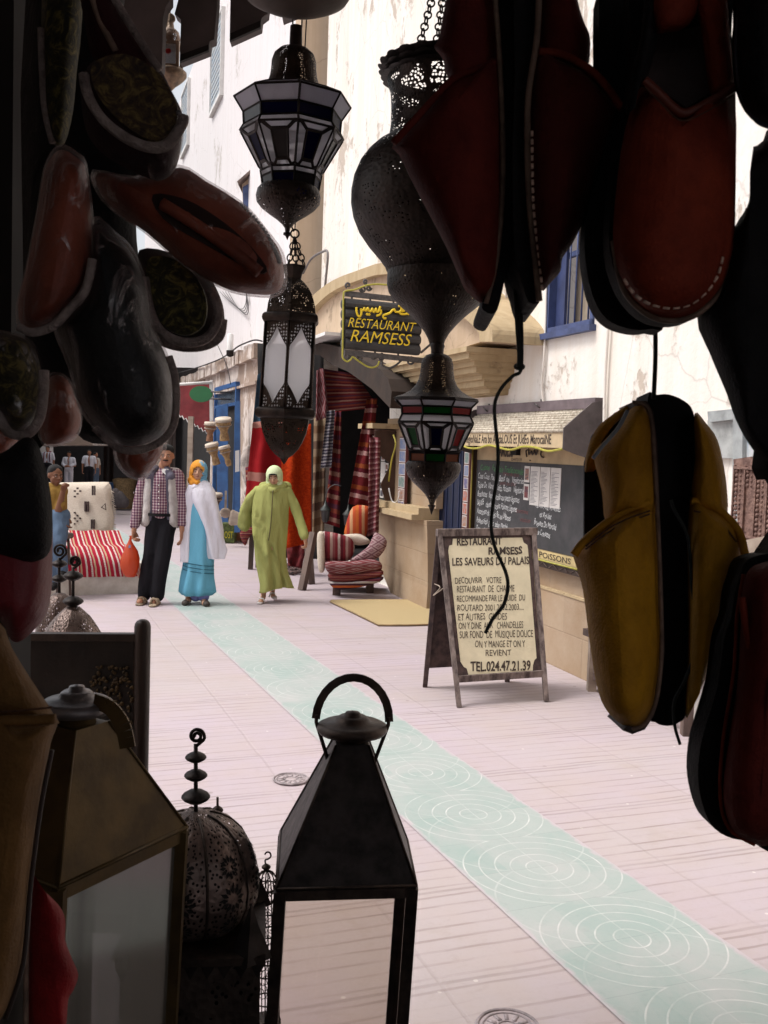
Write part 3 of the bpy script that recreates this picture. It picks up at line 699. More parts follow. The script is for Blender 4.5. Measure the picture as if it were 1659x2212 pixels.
# ------------------------------------------------------------------ far house on the same side, stepping out
FW = Wall((3.78, 0, 0), (-.33, 1, 0))
far = thing('far_townhouse', 'long whitewashed house further down the alley with a crumbling ledge and blue shutters', 'building', FW.W(24, 0))
fs0 = FW.S(628); LW = Wall((3.42, 0, 0), (-.33, 1, 0)); ls0 = LW.S(562, 0, 752)
fmb = FW.rect(fs0, fs0 + 30, 3.1, 12.5, -.5, 0); make('wall', fmb, PLASTER_FAR, far, smooth=False)
qn = FW.rect(fs0 - .03, fs0 + .40, 3.1, 12, -.6, .012); make('quoin', qn, SANDPALE, far, smooth=False)
lmb = LW.rect(ls0, ls0 + 28, -.5, 3.18, -.7, 0); make('ground_floor_wall', lmb, PLASTER_OLD, far, smooth=False)
led = MB(); led2 = MB(); random.seed(5)
for k in range(56): a = ls0 + k * .5; LW.rect(a, a + .5, 3.18, 3.42 + random.uniform(-.03, .03), -.5, .10 + random.uniform(-.03, .02), led); LW.rect(a, a + .5, 2.74, 2.79 + random.uniform(-.01, .01), -.02, .07, led2)
make('ledge', led, PLASTER_OLD, far, smooth=False); make('string_course', led2, PLASTER_OLD, far, smooth=False)
def shutter_window(px0, px1, py0, py1, W, name, label, off=.05, rec=.25, mat=PALEBLUE):
    t = thing(name, label, 'window', W.P((px0 + px1) / 2, py1, 0), None)
    s0, z0_ = W.sz(px1, py1); s1, z1_ = W.sz(px0, py0)
    if s0 > s1: s0, s1 = s1, s0
    z0_, z1_ = min(z0_, z1_), max(z0_, z1_)
    f = MB()
    for a0, a1, c0, c1 in ((s0 - .06, s1 + .06, z0_ - .08, z0_), (s0 - .06, s1 + .06, z1_, z1_ + .06), (s0 - .06, s0, z0_, z1_), (s1, s1 + .06, z0_, z1_)): W.rect(a0, a1, c0, c1, -.01, off + .04, f)
    make('frame', f, WHITE, t, smooth=False)
    sh = W.rect(s0, s1, z0_, z1_, -.01, off)
    for k in range(14): zz = z0_ + (z1_ - z0_) * (k + .5) / 14; W.rect(s0 + .06, s1 - .06, zz - .012, zz + .012, off, off + .015, sh)
    make('shutter', sh, mat, t, smooth=False)
shutter_window(463, 482, 80, 200, FW, 'shuttered_window', 'tall pale blue shuttered window in the white wall left of the blue glass lantern')
shutter_window(398, 409, 210, 308, FW, 'shuttered_window', 'narrow pale blue shuttered window just right of the fringed slipper opening')
lp = LW.W(ls0 + .02, 2.0); 
# small projecting bay with tiled lip seen under the blue glass lantern
bay = thing('roof_bay', 'small cream bay with a sloping lip and blue louvred shutter under the glass lantern', 'building', V(532, 440, 20))
bq = slab([(522, 385), (548, 362), (552, 470), (526, 470)], 20, .6); make('wall', bq, SANDPALE, bay, smooth=False)
make('roof', slab([(512, 392), (548, 360), (549, 366), (514, 396)], 19.8, 1.2), OLDWOOD, bay, smooth=False)
make('shutter', slab([(524, 404), (546, 392), (547, 455), (526, 455)], 19.95, .04), BLUEPAINT, bay, smooth=False)
# loops of cable on the far wall
lc = MB()
for k in range(4):
    pts = [(475 + 6 * k, 630), (495 + 5 * k, 650 + 3 * k), (520 + 4 * k, 668 + 4 * k), (531 + 2 * k, 655 + 2 * k), (532, 630)]
    tube(crom([FW.P(x, y, .05) for x, y in pts], 4), .008, 4, lc)
solo('cable_loops', 'loose loops of thin cable on the pinkish wall left of the white glass lantern', 'cable', lc, IRONGREY)
solo('ledge_cable', 'black cable running along the crumbling ledge of the far house', 'cable', wirepath(LW, [(378, 808), (420, 796), (470, 778), (497, 762), (515, 748), (548, 735), (566, 737)], .014, .15), BLACKMETAL)
solo('hanging_wire', 'thin wire drooping across the ledge above the green oval sign', 'cable', wirepath(LW, [(446, 676), (460, 715), (470, 745), (490, 790), (498, 830)], .008, .2), BLACKMETAL)
wl = thing('wall_lamp', 'small white lamp fixed above the ledge of the far house', 'lamp', LW.P(497, 760, .2))
make('shade', lathe([(0, .06), (.3, .06), (.32, .01)], LW.P(497, 757, .2), 10), WHITE, wl); make('base', lathe([(-.12, .02), (-.1, .07), (0, .07)], LW.P(497, 757, .2), 10), BLACKMETAL, wl)

# blue door of the instrument shop, awning, sign
bs = thing('blue_shop_door', 'bright blue open door with glazed transom hung with drums', 'door', LW.P(490, 1150))
z_ = lambda y, x=490, o=.0: LW.sz(x, y, o)[1]
s_a, s_b = LW.S(515), LW.S(470)
fr = MB()
LW.rect(s_a - .06, s_a + .03, 0 - .3, z_(838), -.02, .08, fr); LW.rect(s_b, s_b + .10, -.3, z_(838), -.02, .08, fr); LW.rect(s_a, s_b + .1, z_(842), z_(838) + .05, -.02, .08, fr); LW.rect(s_a, s_b + .1, z_(880), z_(874), -.02, .08, fr)
make('frame', fr, BRIGHTBLUE, bs, smooth=False)
make('glazing', LW.rect(s_a, s_b, z_(874), z_(842), .005, .02), M('dark glazing', (.10, .13, .17), .2), bs, smooth=False)
make('opening', LW.rect(s_a + .03, s_b, -.3, z_(880), .003, .012), NEARBLACK, bs, smooth=False)
lf = slab([(466, 880), (492, 872), (492, 1143), (470, 1150)], 18.6, .06); make('door_leaf', lf, BRIGHTBLUE, bs, smooth=False)
make('door_leaf', slab([(508, 868), (518, 866), (518, 1150), (506, 1150)], 17.6, .08), BRIGHTBLUE, bs, smooth=False)
aw = thing('red_awning', 'red shop awning with a scalloped white edge behind the green oval sign', 'awning', V(410, 860, 19.5))
sc_e = [(375, 884)]
for k in range(9): x = 377 + k * 8.2; sc_e += [(x, 888 + k * 5.2), (x + 4, 896 + k * 5.2)]
cl_ = slab([(330, 835), (457, 830), (458, 905), (455, 912)] + sc_e[::-1] + [(330, 850)], 19.2, .04)
make('canopy', cl_, M('awning red', (.30, .045, .05), .8, 0, .2, 3, .1), aw, smooth=False)
make('edging', tube([V(x, y, 19.15) for x, y in sc_e + [(453, 914)]], .012, 4), WHITE, aw)
make('valance', slab([(452, 822), (459, 821), (460, 908), (453, 910)], 19.1, .05), WHITE, aw, smooth=False)
make('rail', tube([V(330, 834, 19.1), V(457, 826, 19.1)], .03, 5), WHITE, aw)
gs = thing('oval_sign', 'plain green oval sign on two arms beside the blue door', 'sign', V(433, 874, 18.8))
ov = [(434 + 25 * math.cos(a), 851 + 17.5 * math.sin(a)) for a in [2 * math.pi * k / 28 for k in range(28)]]
make('board', slab(ov, 18.8, .05), M('sign green', (.02, .14, .045), .6, 0, .1, 3, 0), gs, smooth=False)
for y in (846, 861): make('arm', tube([V(455, y, 18.8), V(500, y + 2, 18.9)], .018, 5), IRONGREY, gs)

# dark covered shops under the awning and the vaulted passage at the end of the alley
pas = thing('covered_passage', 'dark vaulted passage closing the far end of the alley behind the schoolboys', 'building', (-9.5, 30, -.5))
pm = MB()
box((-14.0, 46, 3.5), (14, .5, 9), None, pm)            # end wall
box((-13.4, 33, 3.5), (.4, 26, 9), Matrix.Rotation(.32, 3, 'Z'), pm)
make('wall', pm, NEARBLACK, pas, smooth=False)
make('roof', prism([Vector((-14, 27, 3.2)), Vector((-4.9, 27, 3.2)), Vector((-6.5, 31, 3.2)), Vector((-15.5, 31, 3.2))], (0, 0, .5)), NEARBLACK, pas, smooth=False)
make('arch_front', slab([(60, 860), (360, 860), (345, 968), (330, 968), (250, 962), (225, 962), (60, 962)], 27, .3), PLASTER_OLD, pas, smooth=False)
for x in (233, 300): make('column', lathe([(-1.2, .16), (3.8, .14)], G(x, 1092, -.25), 8), DARKWOOD, pas)
solo('white_kiosk', 'pale block of wall behind the boy with the red rucksack', 'building', slab([(70, 955), (107, 955), (107, 1040), (70, 1040)], 44, .5), WHITE, smooth=False)
dk = LW.rect(LW.S(455), LW.S(380), -.4, 2.35, -.05, .006); solo('shop_front', 'dark open shop front under the red awning', 'building', dk, NEARBLACK, smooth=False)
for i, (x0, x1, y0, y1, d_, mt, lb) in enumerate([(405, 413, 900, 1120, 19, PALEWOOD, 'slim pale post holding the red awning'), ]):
    solo('awning_post', lb, 'post', beam(V(x0 + 3, y1, d_), V(x0 + 8, y0, d_), .10, .10), mt, smooth=False)
solo('blue_crate', 'blue plastic crate on the floor at the left of the passage', 'crate', box(G(228, 1094, -.22) + Vector((.1, 0, .35)), (.5, .5, .7)), BRIGHTBLUE, smooth=False)
solo('basket_stand', 'tan woven baskets stacked by the shop at the mouth of the passage', 'basket', lathe([(0, .25), (.4, .3), (.42, .25), (.8, .34), (.85, .2)], G(268, 1098, -.2), 12), M('woven cane', (.30, .19, .09), .9, 0, .3, 30, .5))
sd = MB()
for k in range(5): capsule(V(222 + 9 * k, 1070 - (k % 2) * 6, 25.5), V(230 + 9 * k, 1085, 25.5), .12, .16, 6, sd)
solo('goods_heap', 'low dark heap of goods on the floor by the passage', 'goods', sd, GREYBOARD)

# our own shop: unseen room round the camera to dim the foreground, open front, canopy
own = thing('lantern_shop', 'dark shop whose open front frames the whole view', 'building', (0, 0, 0))
om = MB()
for c, sz in (((-1.75, -1.2, 1.55), (.2, 4.9, 3.3)), ((0, -3.6, 1.55), (3.8, .2, 3.3)), ((0, -.4, 3.1), (3.8, 3.4, .2)), ((1.85, .3, 1.55), (.2, 2.0, 3.3))): box(c, sz, None, om)
make('room', om, M('dim shop plaster', (.27, .24, .22), .9, 0, .2, 3, .2, 40), own, smooth=False)
make('floor_mat', box((0, -1.2, .02), (3.5, 4.9, .04)), NEARBLACK, own, smooth=False)
fc = MB(); box((-3.24, 1.2, 2.4), (5.42, .24, 5.2), None, fc); box((3.0, 1.2, 2.4), (4.5, .24, 5.2), None, fc); box((.12, 1.2, 3.9), (1.3, .24, 2.2), None, fc)
make('facade', fc, PLASTER_OLD, own, smooth=False)
jm = MB(); box((-.545, 1.30, 1.4), (.14, .08, 3.0), None, jm); make('door_jamb', jm, NEARBLACK, own, smooth=False)
cn = MB(); box((.1, 2.05, 3.14), (3.4, 1.5, .06), None, cn); make('canopy', cn, GREYBOARD, own, smooth=False)  # unseen canopy added to keep daylight off the hanging lanterns
tb = thing('display_counter', 'dark display counter carrying the metal lanterns below the opening', 'counter', (-.2, 1.5, 0))
make('counter_top', box((-.25, 1.50, .535), (1.5, .62, .05)), DARKWOOD, tb, smooth=False)
for x, y in ((-.95, 1.22), (.45, 1.22), (-.95, 1.75), (.45, 1.75)): make('leg', box((x, y, .255), (.06, .06, .51)), DARKWOOD, tb, smooth=False)
# ------------------------------------------------------------------ hanging metal lanterns
def faceted(t, prof, x, yref, d, nseg, phase, cols, frame, came=.0022, lean=0.0):
    """rows of glass panes between (y, r) rings in photo pixels; cols = one style per row"""
    k = d / F; base = V(x, yref, d); axv = (Vector((0, 0, 1)) + right * lean).normalized()
    X = Vector((1, 0, 0)); Y = Vector((0, 1, 0))
    def pt(row, i):
        y, r = prof[row]; an = 2 * math.pi * i / nseg + phase
        return base + axv * ((yref - y) * k) + X * (r * k * math.cos(an)) + Y * (r * k * math.sin(an))
    bars = MB(); inner = base + axv * ((yref - prof[len(prof) // 2][0]) * k)
    for row in range(len(prof) - 1):
        style = cols[row]
        for i in range(nseg):
            a, b, c, e = pt(row, i), pt(row, i + 1), pt(row + 1, i + 1), pt(row + 1, i)
            B = lambda u, v: (a.lerp(b, u)).lerp(e.lerp(c, u), v)
            if style == 'solid':
                tri = MB(); tri.add([a, b, c, e], [(0, 1, 2, 3)]); bars.add([a, b, c, e], [(0, 1, 2, 3)]); continue
            if callable(style): pieces = style(i)
            else: pieces = [([(0, 0), (1, 0), (1, 1), (0, 1)], style)]
            for poly, mt in pieces:
                P3 = [B(u, v) for u, v in poly]; n = (P3[1] - P3[0]).cross(P3[2] - P3[0]).normalized() * .0015
                g = prism(P3, n); make('glass_pane', g, mt, t, smooth=False)
                for q in range(len(P3)): tube([P3[q], P3[(q + 1) % len(P3)]], came, 4, bars)
    make('lead_frame', bars, frame, t, smooth=False)
def body_row(centre, strip, low):
    """one facet: pale strip on top, pale slanted strips at both sides, coloured middle"""
    def f(i):
        mid = centre[i % len(centre)]
        return [([(.10, 0), (.90, 0), (.72, .16), (.28, .16)], strip), ([(0, .04), (.07, .04), (.27, .20), (.27, .84), (.14, .97), (0, .93)], strip),
                ([(1, .04), (1, .93), (.86, .97), (.73, .84), (.73, .20), (.93, .04)], strip),
                ([(.28, .18), (.72, .18), (.72, .82), (.28, .82)], mid), ([(.29, .86), (.71, .86), (.85, 1), (.15, 1)], low)]
    return f
def px_lathe(prof, x, yref, d, seg=32, **k):
    return lathe([((yref - y) * d / F, r * d / F) for y, r in prof], V(x, yref, d), seg, **k)
PIERCE_DOME = pierced('pierced dark iron', (.05, .032, .022), 110, 230, .30, rand=.5, band=(8, .24), fill=.75)
PIERCE_FINE = pierced('finely pierced iron', (.035, .025, .02), 90, 120, .16, rand=.8, fill=.33)
PIERCE_NECK = pierced('openwork iron neck', (.035, .022, .018), 100, 170, .34, rand=.7)
PIERCE_OPEN = pierced('cut openwork iron', (.05, .035, .03), 60, 110, .22, rand=.6, band=(8, .36), fill=.5)
ZSHOP = 3.1
def hang_rods(t, x, y, d, dx=(-.012, .012), name='hanger'):
    mb = MB(); b = V(x, y, d)
    for q in dx: tube([b + Vector((q, 0, 0)), Vector((b.x + q * 1.5, b.y, ZSHOP))], .0016, 5, mb)
    make(name, mb, BLACKMETAL, t)
AD = 2.0
t = thing('glass_lantern', 'dark metal lantern with white and cobalt glass panes hanging top left of centre', 'lantern', V(634, 300, AD), 'lanterns hanging in the opening')
hang_rods(t, 642, 60, AD, (-.009, .009))
make('neck', px_lathe([(57, 9), (57, 13), (100, 14), (102, 20)], 640, 57, AD, 20), DARKIRON, t)
make('dome', px_lathe([(102, 18), (108, 32), (118, 43), (132, 48), (150, 49), (165, 51), (180, 56), (192, 66), (200, 80), (203, 92)], 636, 100, AD, 48), PIERCE_DOME, t)
faceted(t, [(203, 84), (222, 126), (252, 106), (278, 104), (292, 112), (372, 66), (384, 64), (408, 60)], 631, 300, AD, 8, math.radians(12),
        [G_RIPPLE, G_RIPPLE, lambda i: [([(0, 0), (1, 0), (1, 1), (0, 1)], G_BLUE if i % 4 else G_DARK)], G_WHITE, body_row([G_BLUE, G_DARK], G_WHITE, G_WHITE), G_WHITE, lambda i: [([(0, 0), (1, 0), (1, 1), (0, 1)], G_BLUE if i % 2 else G_DARK)]], BLACKMETAL, .0024)
make('bottom_bowl', px_lathe([(404, 60), (412, 67), (425, 70), (438, 68), (450, 58), (462, 42), (474, 24), (484, 12), (492, 6), (500, 5), (502, 9), (506, 9), (509, 4), (517, .5)], 623, 420, AD, 48), PIERCE_OPEN, t)

# long white lantern
BD = 2.08
t = thing('long_lantern', 'tall six sided lantern with frosted white windows in pierced metal, hung on a chain', 'lantern', V(624, 800, BD), 'lanterns hanging in the opening')
c = MB(); top = V(633, 508, BD); tube([V(636, 478, BD), V(630, 490, BD), V(635, 500, BD)], .002, 5, c)
pts = [V(637 + 9 * math.cos(a), 505 + 9 * math.sin(a), BD) for a in [k * math.pi / 8 for k in range(16)]]; tube(pts, .002, 5, c, closed=True)
for q, yy in ((-14, 575), (4, 577), (22, 575)): chain(V(636, 513, BD), V(636 + q, yy, BD), .0055, 5, c)
tube([V(637, 497, BD), Vector((V(637, 497, BD).x + .02, V(637, 497, BD).y + .06, ZSHOP))], .0015, 5, c)
make('chain', c, BLACKMETAL, t)
ph6 = math.radians(-90 + 3)
make('collar', px_lathe([(574, 26), (580, 30), (590, 22), (603, 19), (606, 21)], 634, 580, BD, 6, phase=ph6), DARKIRON, t, autos=30)
make('dome', px_lathe([(604, 20), (612, 30), (625, 42), (640, 51), (658, 57), (680, 60)], 631, 640, BD, 6, phase=ph6), pierced('pierced long lantern dome', (.05, .033, .022), 70, 220, .30, fill=.5), t, autos=30)
def ring(yc, h, r, x):
    pr_ = [(yc + h / 2 * math.sin(a), r + h / 2 * math.cos(a)) for a in [math.pi / 2 - k * math.pi / 6 for k in range(0, 7)]]
    return px_lathe([(yy, rr) for yy, rr in pr_][::-1] + [(yc - h / 2, r - 10)], x, yc, BD, 6, phase=ph6)
make('upper_ring', ring(690, 22, 58, 628), DARKIRON, t, autos=40); make('lower_ring', ring(893, 24, 62, 617), DARKIRON, t, autos=40)
# pierced sides with ogee windows; each side a sheet with a window hole, plus glass behind
kk = BD / F
ogee = [(.5, .05), (.58, .10), (.70, .17), (.80, .22), (.92, .27), (.95, .30), (.955, .5), (.95, .70), (.92, .73), (.80, .78), (.70, .83), (.58, .90), (.5, .95), (.42, .90), (.30, .83), (.20, .78), (.08, .73), (.05, .70), (.045, .5), (.05, .30), (.08, .27), (.20, .22), (.30, .17), (.42, .10)]
posts = MB()
LATT = pierced('triangular openwork', (.055, .036, .026), 1, 1, .3, rand=.35)
for i in range(6):
    a0 = ph6 + i * math.pi / 3; a1 = a0 + math.pi / 3
    def C(a, y, r):
        b = V(617 + (893 - y) * .054, y, BD); return Vector((b.x + r * kk * math.cos(a), b.y + r * kk * math.sin(a), V(623, y, BD).z))
    tl, tr, br, bl = C(a0, 700, 59), C(a1, 700, 59), C(a1, 884, 61), C(a0, 884, 61)
    B = lambda u, v: (tl.lerp(tr, u)).lerp(bl.lerp(br, u), v)
    loops = [[Vector((0, 0, 0)), Vector((1, 0, 0)), Vector((1, 1, 0)), Vector((0, 1, 0))], [Vector((u, v, 0)) for u, v in ogee]]
    tri = tessellate_polygon(loops); flat = loops[0] + loops[1]; sh = MB(); sh.add([B(p.x, p.y) for p in flat], [tuple(q) for q in tri]); sh.uv = [(p.x * 9, p.y * 26) for p in flat]
    s_ = make('side_panel', sh, LATT, t, smooth=False, recalc=False)
    n = (tr - tl).cross(bl - tl).normalized(); cen = (tl + br) / 2; ax_ = Vector((V(623, 790, BD).x, V(623, 790, BD).y, cen.z)); inn = (ax_ - cen).normalized() * .004
    g = MB(); g.add([B(u, v) + inn for u, v in [(.02, .01), (.98, .01), (.98, .99), (.02, .99)]], [(0, 1, 2, 3)])
    make('window_glass', g, G_WHITE, t, smooth=False)
    tube([tl, bl], .0034, 6, posts); og = [B(u, v) for u, v in ogee]; tube(og, .0012, 4, posts, closed=True)
make('corner_posts', posts, DARKIRON, t)
make('bottom_bowl', px_lathe([(902, 60), (915, 58), (935, 53), (955, 44), (970, 34), (982, 22), (990, 10), (998, 5), (1003, .5)], 616, 900, BD, 6, phase=ph6), pierced('pierced long lantern bowl', (.05, .033, .022), 60, 200, .30, fill=.35), t, autos=30)

# big pierced bulb lamp
CD = 1.92
t = thing('bulb_lantern', 'very large black lamp of two pierced bulbs with scalloped rim behind a dark slipper', 'lantern', V(952, 440, CD), 'lanterns hanging in the opening')
rim = MB(); kk2 = CD / F; base = V(968, 170, CD)
nsc = 22
for i in range(nsc):
    an = 2 * math.pi * i / nsc; ad = Vector((math.cos(an), math.sin(an), 0)); td = Vector((-ad.y, ad.x, 0))
    for r0, z0, r1, z1 in ((134, 12, 153, 24), (132, 2, 151, 10), (130, -6, 146, -2)):
        pts = []
        for q in range(9):
            th = math.pi * q / 8; w_ = math.cos(th) * .5 * 2 * math.pi * 140 / nsc * 1.25; o_ = math.sin(th)
            pts.append(base + ad * ((r0 + (r1 - r0) * o_) * kk2) + td * (w_ * kk2) + Vector((0, 0, (z0 + (z1 - z0) * o_) * kk2)))
        rim.add(pts, [tuple(range(9))])
px_lathe([(180, 126), (165, 132), (152, 142), (146, 146), (150, 138), (166, 124)], 968, 170, CD, 44, mb=rim); rim.uv = None
make('scalloped_rim', rim, BLACKMETAL, t, smooth=False, recalc=False)
make('neck', px_lathe([(160, 128), (178, 128), (192, 124), (210, 119), (240, 117), (275, 117), (295, 120), (308, 127), (318, 140)], 962, 240, CD, 64), PIERCE_NECK, t)
make('upper_bulb', px_lathe([(312, 132), (322, 147), (338, 164), (360, 180), (390, 192), (420, 197), (445, 197), (475, 191), (505, 178), (535, 156), (560, 133), (578, 119), (592, 113)], 955, 440, CD, 72), PIERCE_FINE, t)
make('lower_bulb', px_lathe([(590, 112), (602, 112), (618, 112), (634, 108), (650, 97), (668, 76), (685, 56), (702, 40), (718, 27), (732, 19), (745, 15)], 947, 640, CD, 56), PIERCE_FINE, t)
make('spout', px_lathe([(742, 14), (748, 16), (753, 14), (778, 13)], 945, 750, CD, 20), BLACKMETAL, t)
c = MB()
for xa, xb, xt in ((898, 918, 950), (938, 944, 965), (1010, 1000, 990)): chain(V(xa, 128, CD), V(xa + (xt - xa) * .8, -25, CD), .007, 12, c, .16)
tp = V(962, -25, CD); tube([tp, Vector((tp.x, tp.y, ZSHOP + .02))], .004, 5, c)
make('chain', c, BLACKMETAL, t)

# coloured octagonal lantern
DD = 1.92
t = thing('glass_lantern', 'dark metal lantern with red, green and blue stained glass panes below the big pierced lamp', 'lantern', V(940, 900, DD), 'lanterns hanging in the opening')
make('neck', px_lathe([(740, 7), (745, 12), (765, 13), (768, 20)], 946, 750, DD, 18), BLACKMETAL, t)
tube_ = tube([V(946, 742, DD), V(946, 700, DD)], .003, 5); make('hook', tube_, BLACKMETAL, t)
make('dome', px_lathe([(765, 16), (768, 24), (775, 31), (788, 35), (805, 36), (820, 39), (833, 45), (845, 56), (854, 72), (861, 92)], 944, 800, DD, 8 * 6), PIERCE_DOME, t)
faceted(t, [(861, 93), (866, 94), (880, 80), (897, 78), (914, 86), (974, 58), (978, 56), (998, 55)], 941, 900, DD, 8, math.radians(22),
        ['solid', G_RIPPLE, lambda i: [([(0, 0), (1, 0), (1, 1), (0, 1)], [G_RED, G_GREEN][i % 2])], G_WHITE, body_row([G_RED, G_GREEN, G_BLUE], G_WHITE, G_WHITE), G_WHITE, lambda i: [([(0, 0), (1, 0), (1, 1), (0, 1)], [G_AMBER, G_GREEN][i % 2])]], BLACKMETAL, .0022)
make('bottom_bowl', px_lathe([(997, 55), (1003, 60), (1014, 60), (1028, 55), (1042, 44), (1056, 28), (1068, 16), (1080, 8), (1090, 5), (1092, 9), (1096, 6), (1112, .5)], 936, 1000, DD, 48), PIERCE_OPEN, t)

# small brass lantern far top left
MD = 2.75
t = thing('brass_lantern', 'small brass lantern with a red centred glass window between dark boards at top left', 'lantern', V(368, 130, MD), 'lanterns hanging in the opening')
make('scroll', tube(crom([V(x, y, MD) for x, y in [(366, 62), (358, 52), (359, 38), (368, 33), (375, 40), (370, 47), (364, 44)]], 4), .006, 6), BRASS, t)
make('chimney', px_lathe([(33, 5), (50, 7), (62, 9), (66, 14)], 368, 50, MD, 12), BRASS, t)
make('dome', px_lathe([(64, 12), (70, 18), (80, 21), (88, 23), (92, 20), (99, 20)], 368, 80, MD, 24), pierced('pierced brass', (.32, .22, .16), 50, 90, .33, metal=.5), t)
h_ = 20 * MD / F; bb = V(368, 124, MD); fr = MB()
for sx in (-1, 1):
    for sy in (-1, 1): box(bb + Vector((sx * h_, sy * h_, 0)), (.008, .008, 50 * MD / F), None, fr)
for zz in (-1, 1): box(bb + Vector((0, 0, zz * 24 * MD / F)), (h_ * 2.2, h_ * 2.2, .008), None, fr)
make('frame', fr, BRASS, t, smooth=False)
for sgn in (-1,): make('glass_pane', box(bb + Vector((0, -h_, 0)), (h_ * 1.7, .002, 44 * MD / F)), DIMGLASS, t, smooth=False)
make('red_gem', sphere(bb + Vector((0, -h_ - .004, .006)), .008, .003, .007), G_RED, t)
make('base_bowl', px_lathe([(150, 26), (156, 33), (164, 33), (170, 28), (178, 20), (186, 10), (194, 3)], 370, 150, MD, 24), BRASS, t)
make('hanger', tube([V(367, 36, MD), Vector((V(367, 36, MD).x, V(367, 36, MD).y, ZSHOP))], .002, 5), BLACKMETAL, t)

# grey boards hanging under the canopy, brass dish
def board(name, label, pts, d, T=.035):
    tt = thing(name, label, 'board', V(*pts[0], d), 'dark boards hanging under the canopy')
    make('panel', slab(pts, d, T), GREYBOARD, tt, smooth=False)
    return tt
bT = -180
bo = board('hanging_board', 'widest dark grey board, behind the fringed slipper at the top left', [(215, bT), (366, bT), (368, 0), (358, 14), (352, 40), (350, 140), (340, 200), (215, 230)], 2.4)
bo = board('hanging_board', 'dark grey board with a stepped foot right of the small brass lantern', [(375, bT), (470, bT), (470, 0), (463, 85), (453, 89), (451, 108), (388, 133), (391, 42), (377, 30), (385, 0)], 2.45)
make('edge_strip', slab([(389, 118), (451, 96), (451, 108), (388, 133)], 2.44, .01), NEARBLACK, bo, smooth=False)
bo = board('hanging_board', 'short dark grey board with slanted foot, just left of the blue glass lantern top', [(501, bT), (584, bT), (582, 0), (578, 29), (565, 39), (563, 58), (496, 88)], 2.5)
make('edge_strip', slab([(497, 72), (563, 44), (563, 58), (496, 88)], 2.49, .01), NEARBLACK, bo, smooth=False)
board('hanging_board', 'small corner of a grey board peeping below the round brass dish', [(610, bT), (650, bT), (650, 24), (610, 40)], 2.55)
t = thing('round_dish', 'shallow brown metal dish whose rim curves across the top edge above the lantern', 'dish', V(640, 0, 1.85))
make('bowl', px_lathe([(-60, 128), (-30, 126), (-8, 112), (4, 88), (10, 60), (12, 20), (12, .5)], 640, -28, 1.85, 48), M('dark brown dish', (.05, .03, .02), .6, .4, .2, 9, .1), t)
make('rim', px_lathe([(-64, 124), (-66, 130), (-58, 132), (-52, 128)], 640, -28, 1.85, 48), DARKIRON, t)
tp = V(640, -60, 1.85); make('hanger', tube([tp, Vector((tp.x, tp.y, ZSHOP))], .004, 6), BLACKMETAL, t)

# ------------------------------------------------------------------ metal lanterns standing on the counter
CT = .56
def square_lantern(name, label, corners, ztop, zbot, apex, zap, mats, hl, roofband=.0, capr=.058, caph=0.0, handle='up'):
    """corners: 4 base points (x,y) of the roof edge going round; apex (x,y)"""
    mroof, mpost, mglass = mats; C = [Vector((x, y, 0)) for x, y in corners]; cen = sum(C, Vector()) / 4; A = Vector((apex[0], apex[1], 0))
    t = thing(name, label, 'lantern', (cen.x, cen.y, zbot), 'box lanterns on the counter')
    tw = .17; up_ = lambda p, z: Vector((p.x, p.y, z))
    top4 = [A + (c - cen) * tw * 1.45 for c in C]
    lean = lambda p, z: up_(p + Vector((-.035, 0, 0)) * max(0, (ztop - z)), z)
    rf = MB(); lo = [up_(c, ztop) for c in C]; hi = [up_(c, zap) for c in top4]; lo2 = [up_(c, ztop - .014) for c in C]
    rf.add(lo + hi, [(i, (i + 1) % 4, (i + 1) % 4 + 4, i + 4) for i in range(4)] + [(4, 5, 6, 7)])
    rf.add(lo + lo2, [(i, (i + 1) % 4, (i + 1) % 4 + 4, i + 4) for i in range(4)])
    make('roof', rf, mroof, t, smooth=False)
    sm_ = MB()
    for i in range(4): tube([lo[i], hi[i]], .0025, 5, sm_); tube([lo[i], lo[(i + 1) % 4]], .003, 5, sm_)
    make('seam', sm_, mpost, t)
    for i in range(4):
        c = C[i].lerp(cen, .05); make('post', beam(lean(c, zbot), lean(c, ztop - .005), .019, .019), mpost, t, smooth=False)
    for i in range(4):
        a, b = C[i].lerp(cen, .05), C[(i + 1) % 4].lerp(cen, .05)
        g = MB(); g.add([lean(a, zbot + .03), lean(b, zbot + .03), lean(b, ztop - .01), lean(a, ztop - .01)], [(0, 1, 2, 3)]); make('glass_pane', g, mglass, t, smooth=False)
        make('top_rail', beam(lean(a, ztop - .012), lean(b, ztop - .012), .012, .016), mpost, t, smooth=False)
        make('bottom_rail', beam(lean(a, zbot + .015), lean(b, zbot + .015), .018, .03), mpost, t, smooth=False)
    fl = MB(); fl.add([lean(c, zbot + .004) for c in C], [(0, 1, 2, 3)]); make('base_plate', fl, mpost, t, smooth=False)
    Az = up_(A, zap)
    make('chimney', lathe([(-.01, .026), (.015, .026), (.02, .04)], Az, 16), mpost, t)
    cap = lathe([(.012, .03), (.014, capr * .93), (.020, capr), (.027, capr * .98), (.031, capr * .85), (.034, capr * .5), (.040, capr * .44), (.043, capr * .36), (.043, capr * .25), (.049, capr * .2), (.051, .001)], Az, 32)
    make('cap', cap, hl, t)
    return t, Az
t, Az = square_lantern('box_lantern', 'large dark iron lantern with pyramid roof, disc cap and loop handle in the centre foreground', [tuple(G(x, y, 1.05)[:2]) for x, y in ((598, 1921), (899, 1913), (879, 1813), (607, 1794))], 1.05, CT, tuple(G(760, 1600, 1.252)[:2]), 1.252,
                       (BLACKMETAL, DARKIRON, CLEAR), DARKIRON, capr=.060)
h = [];
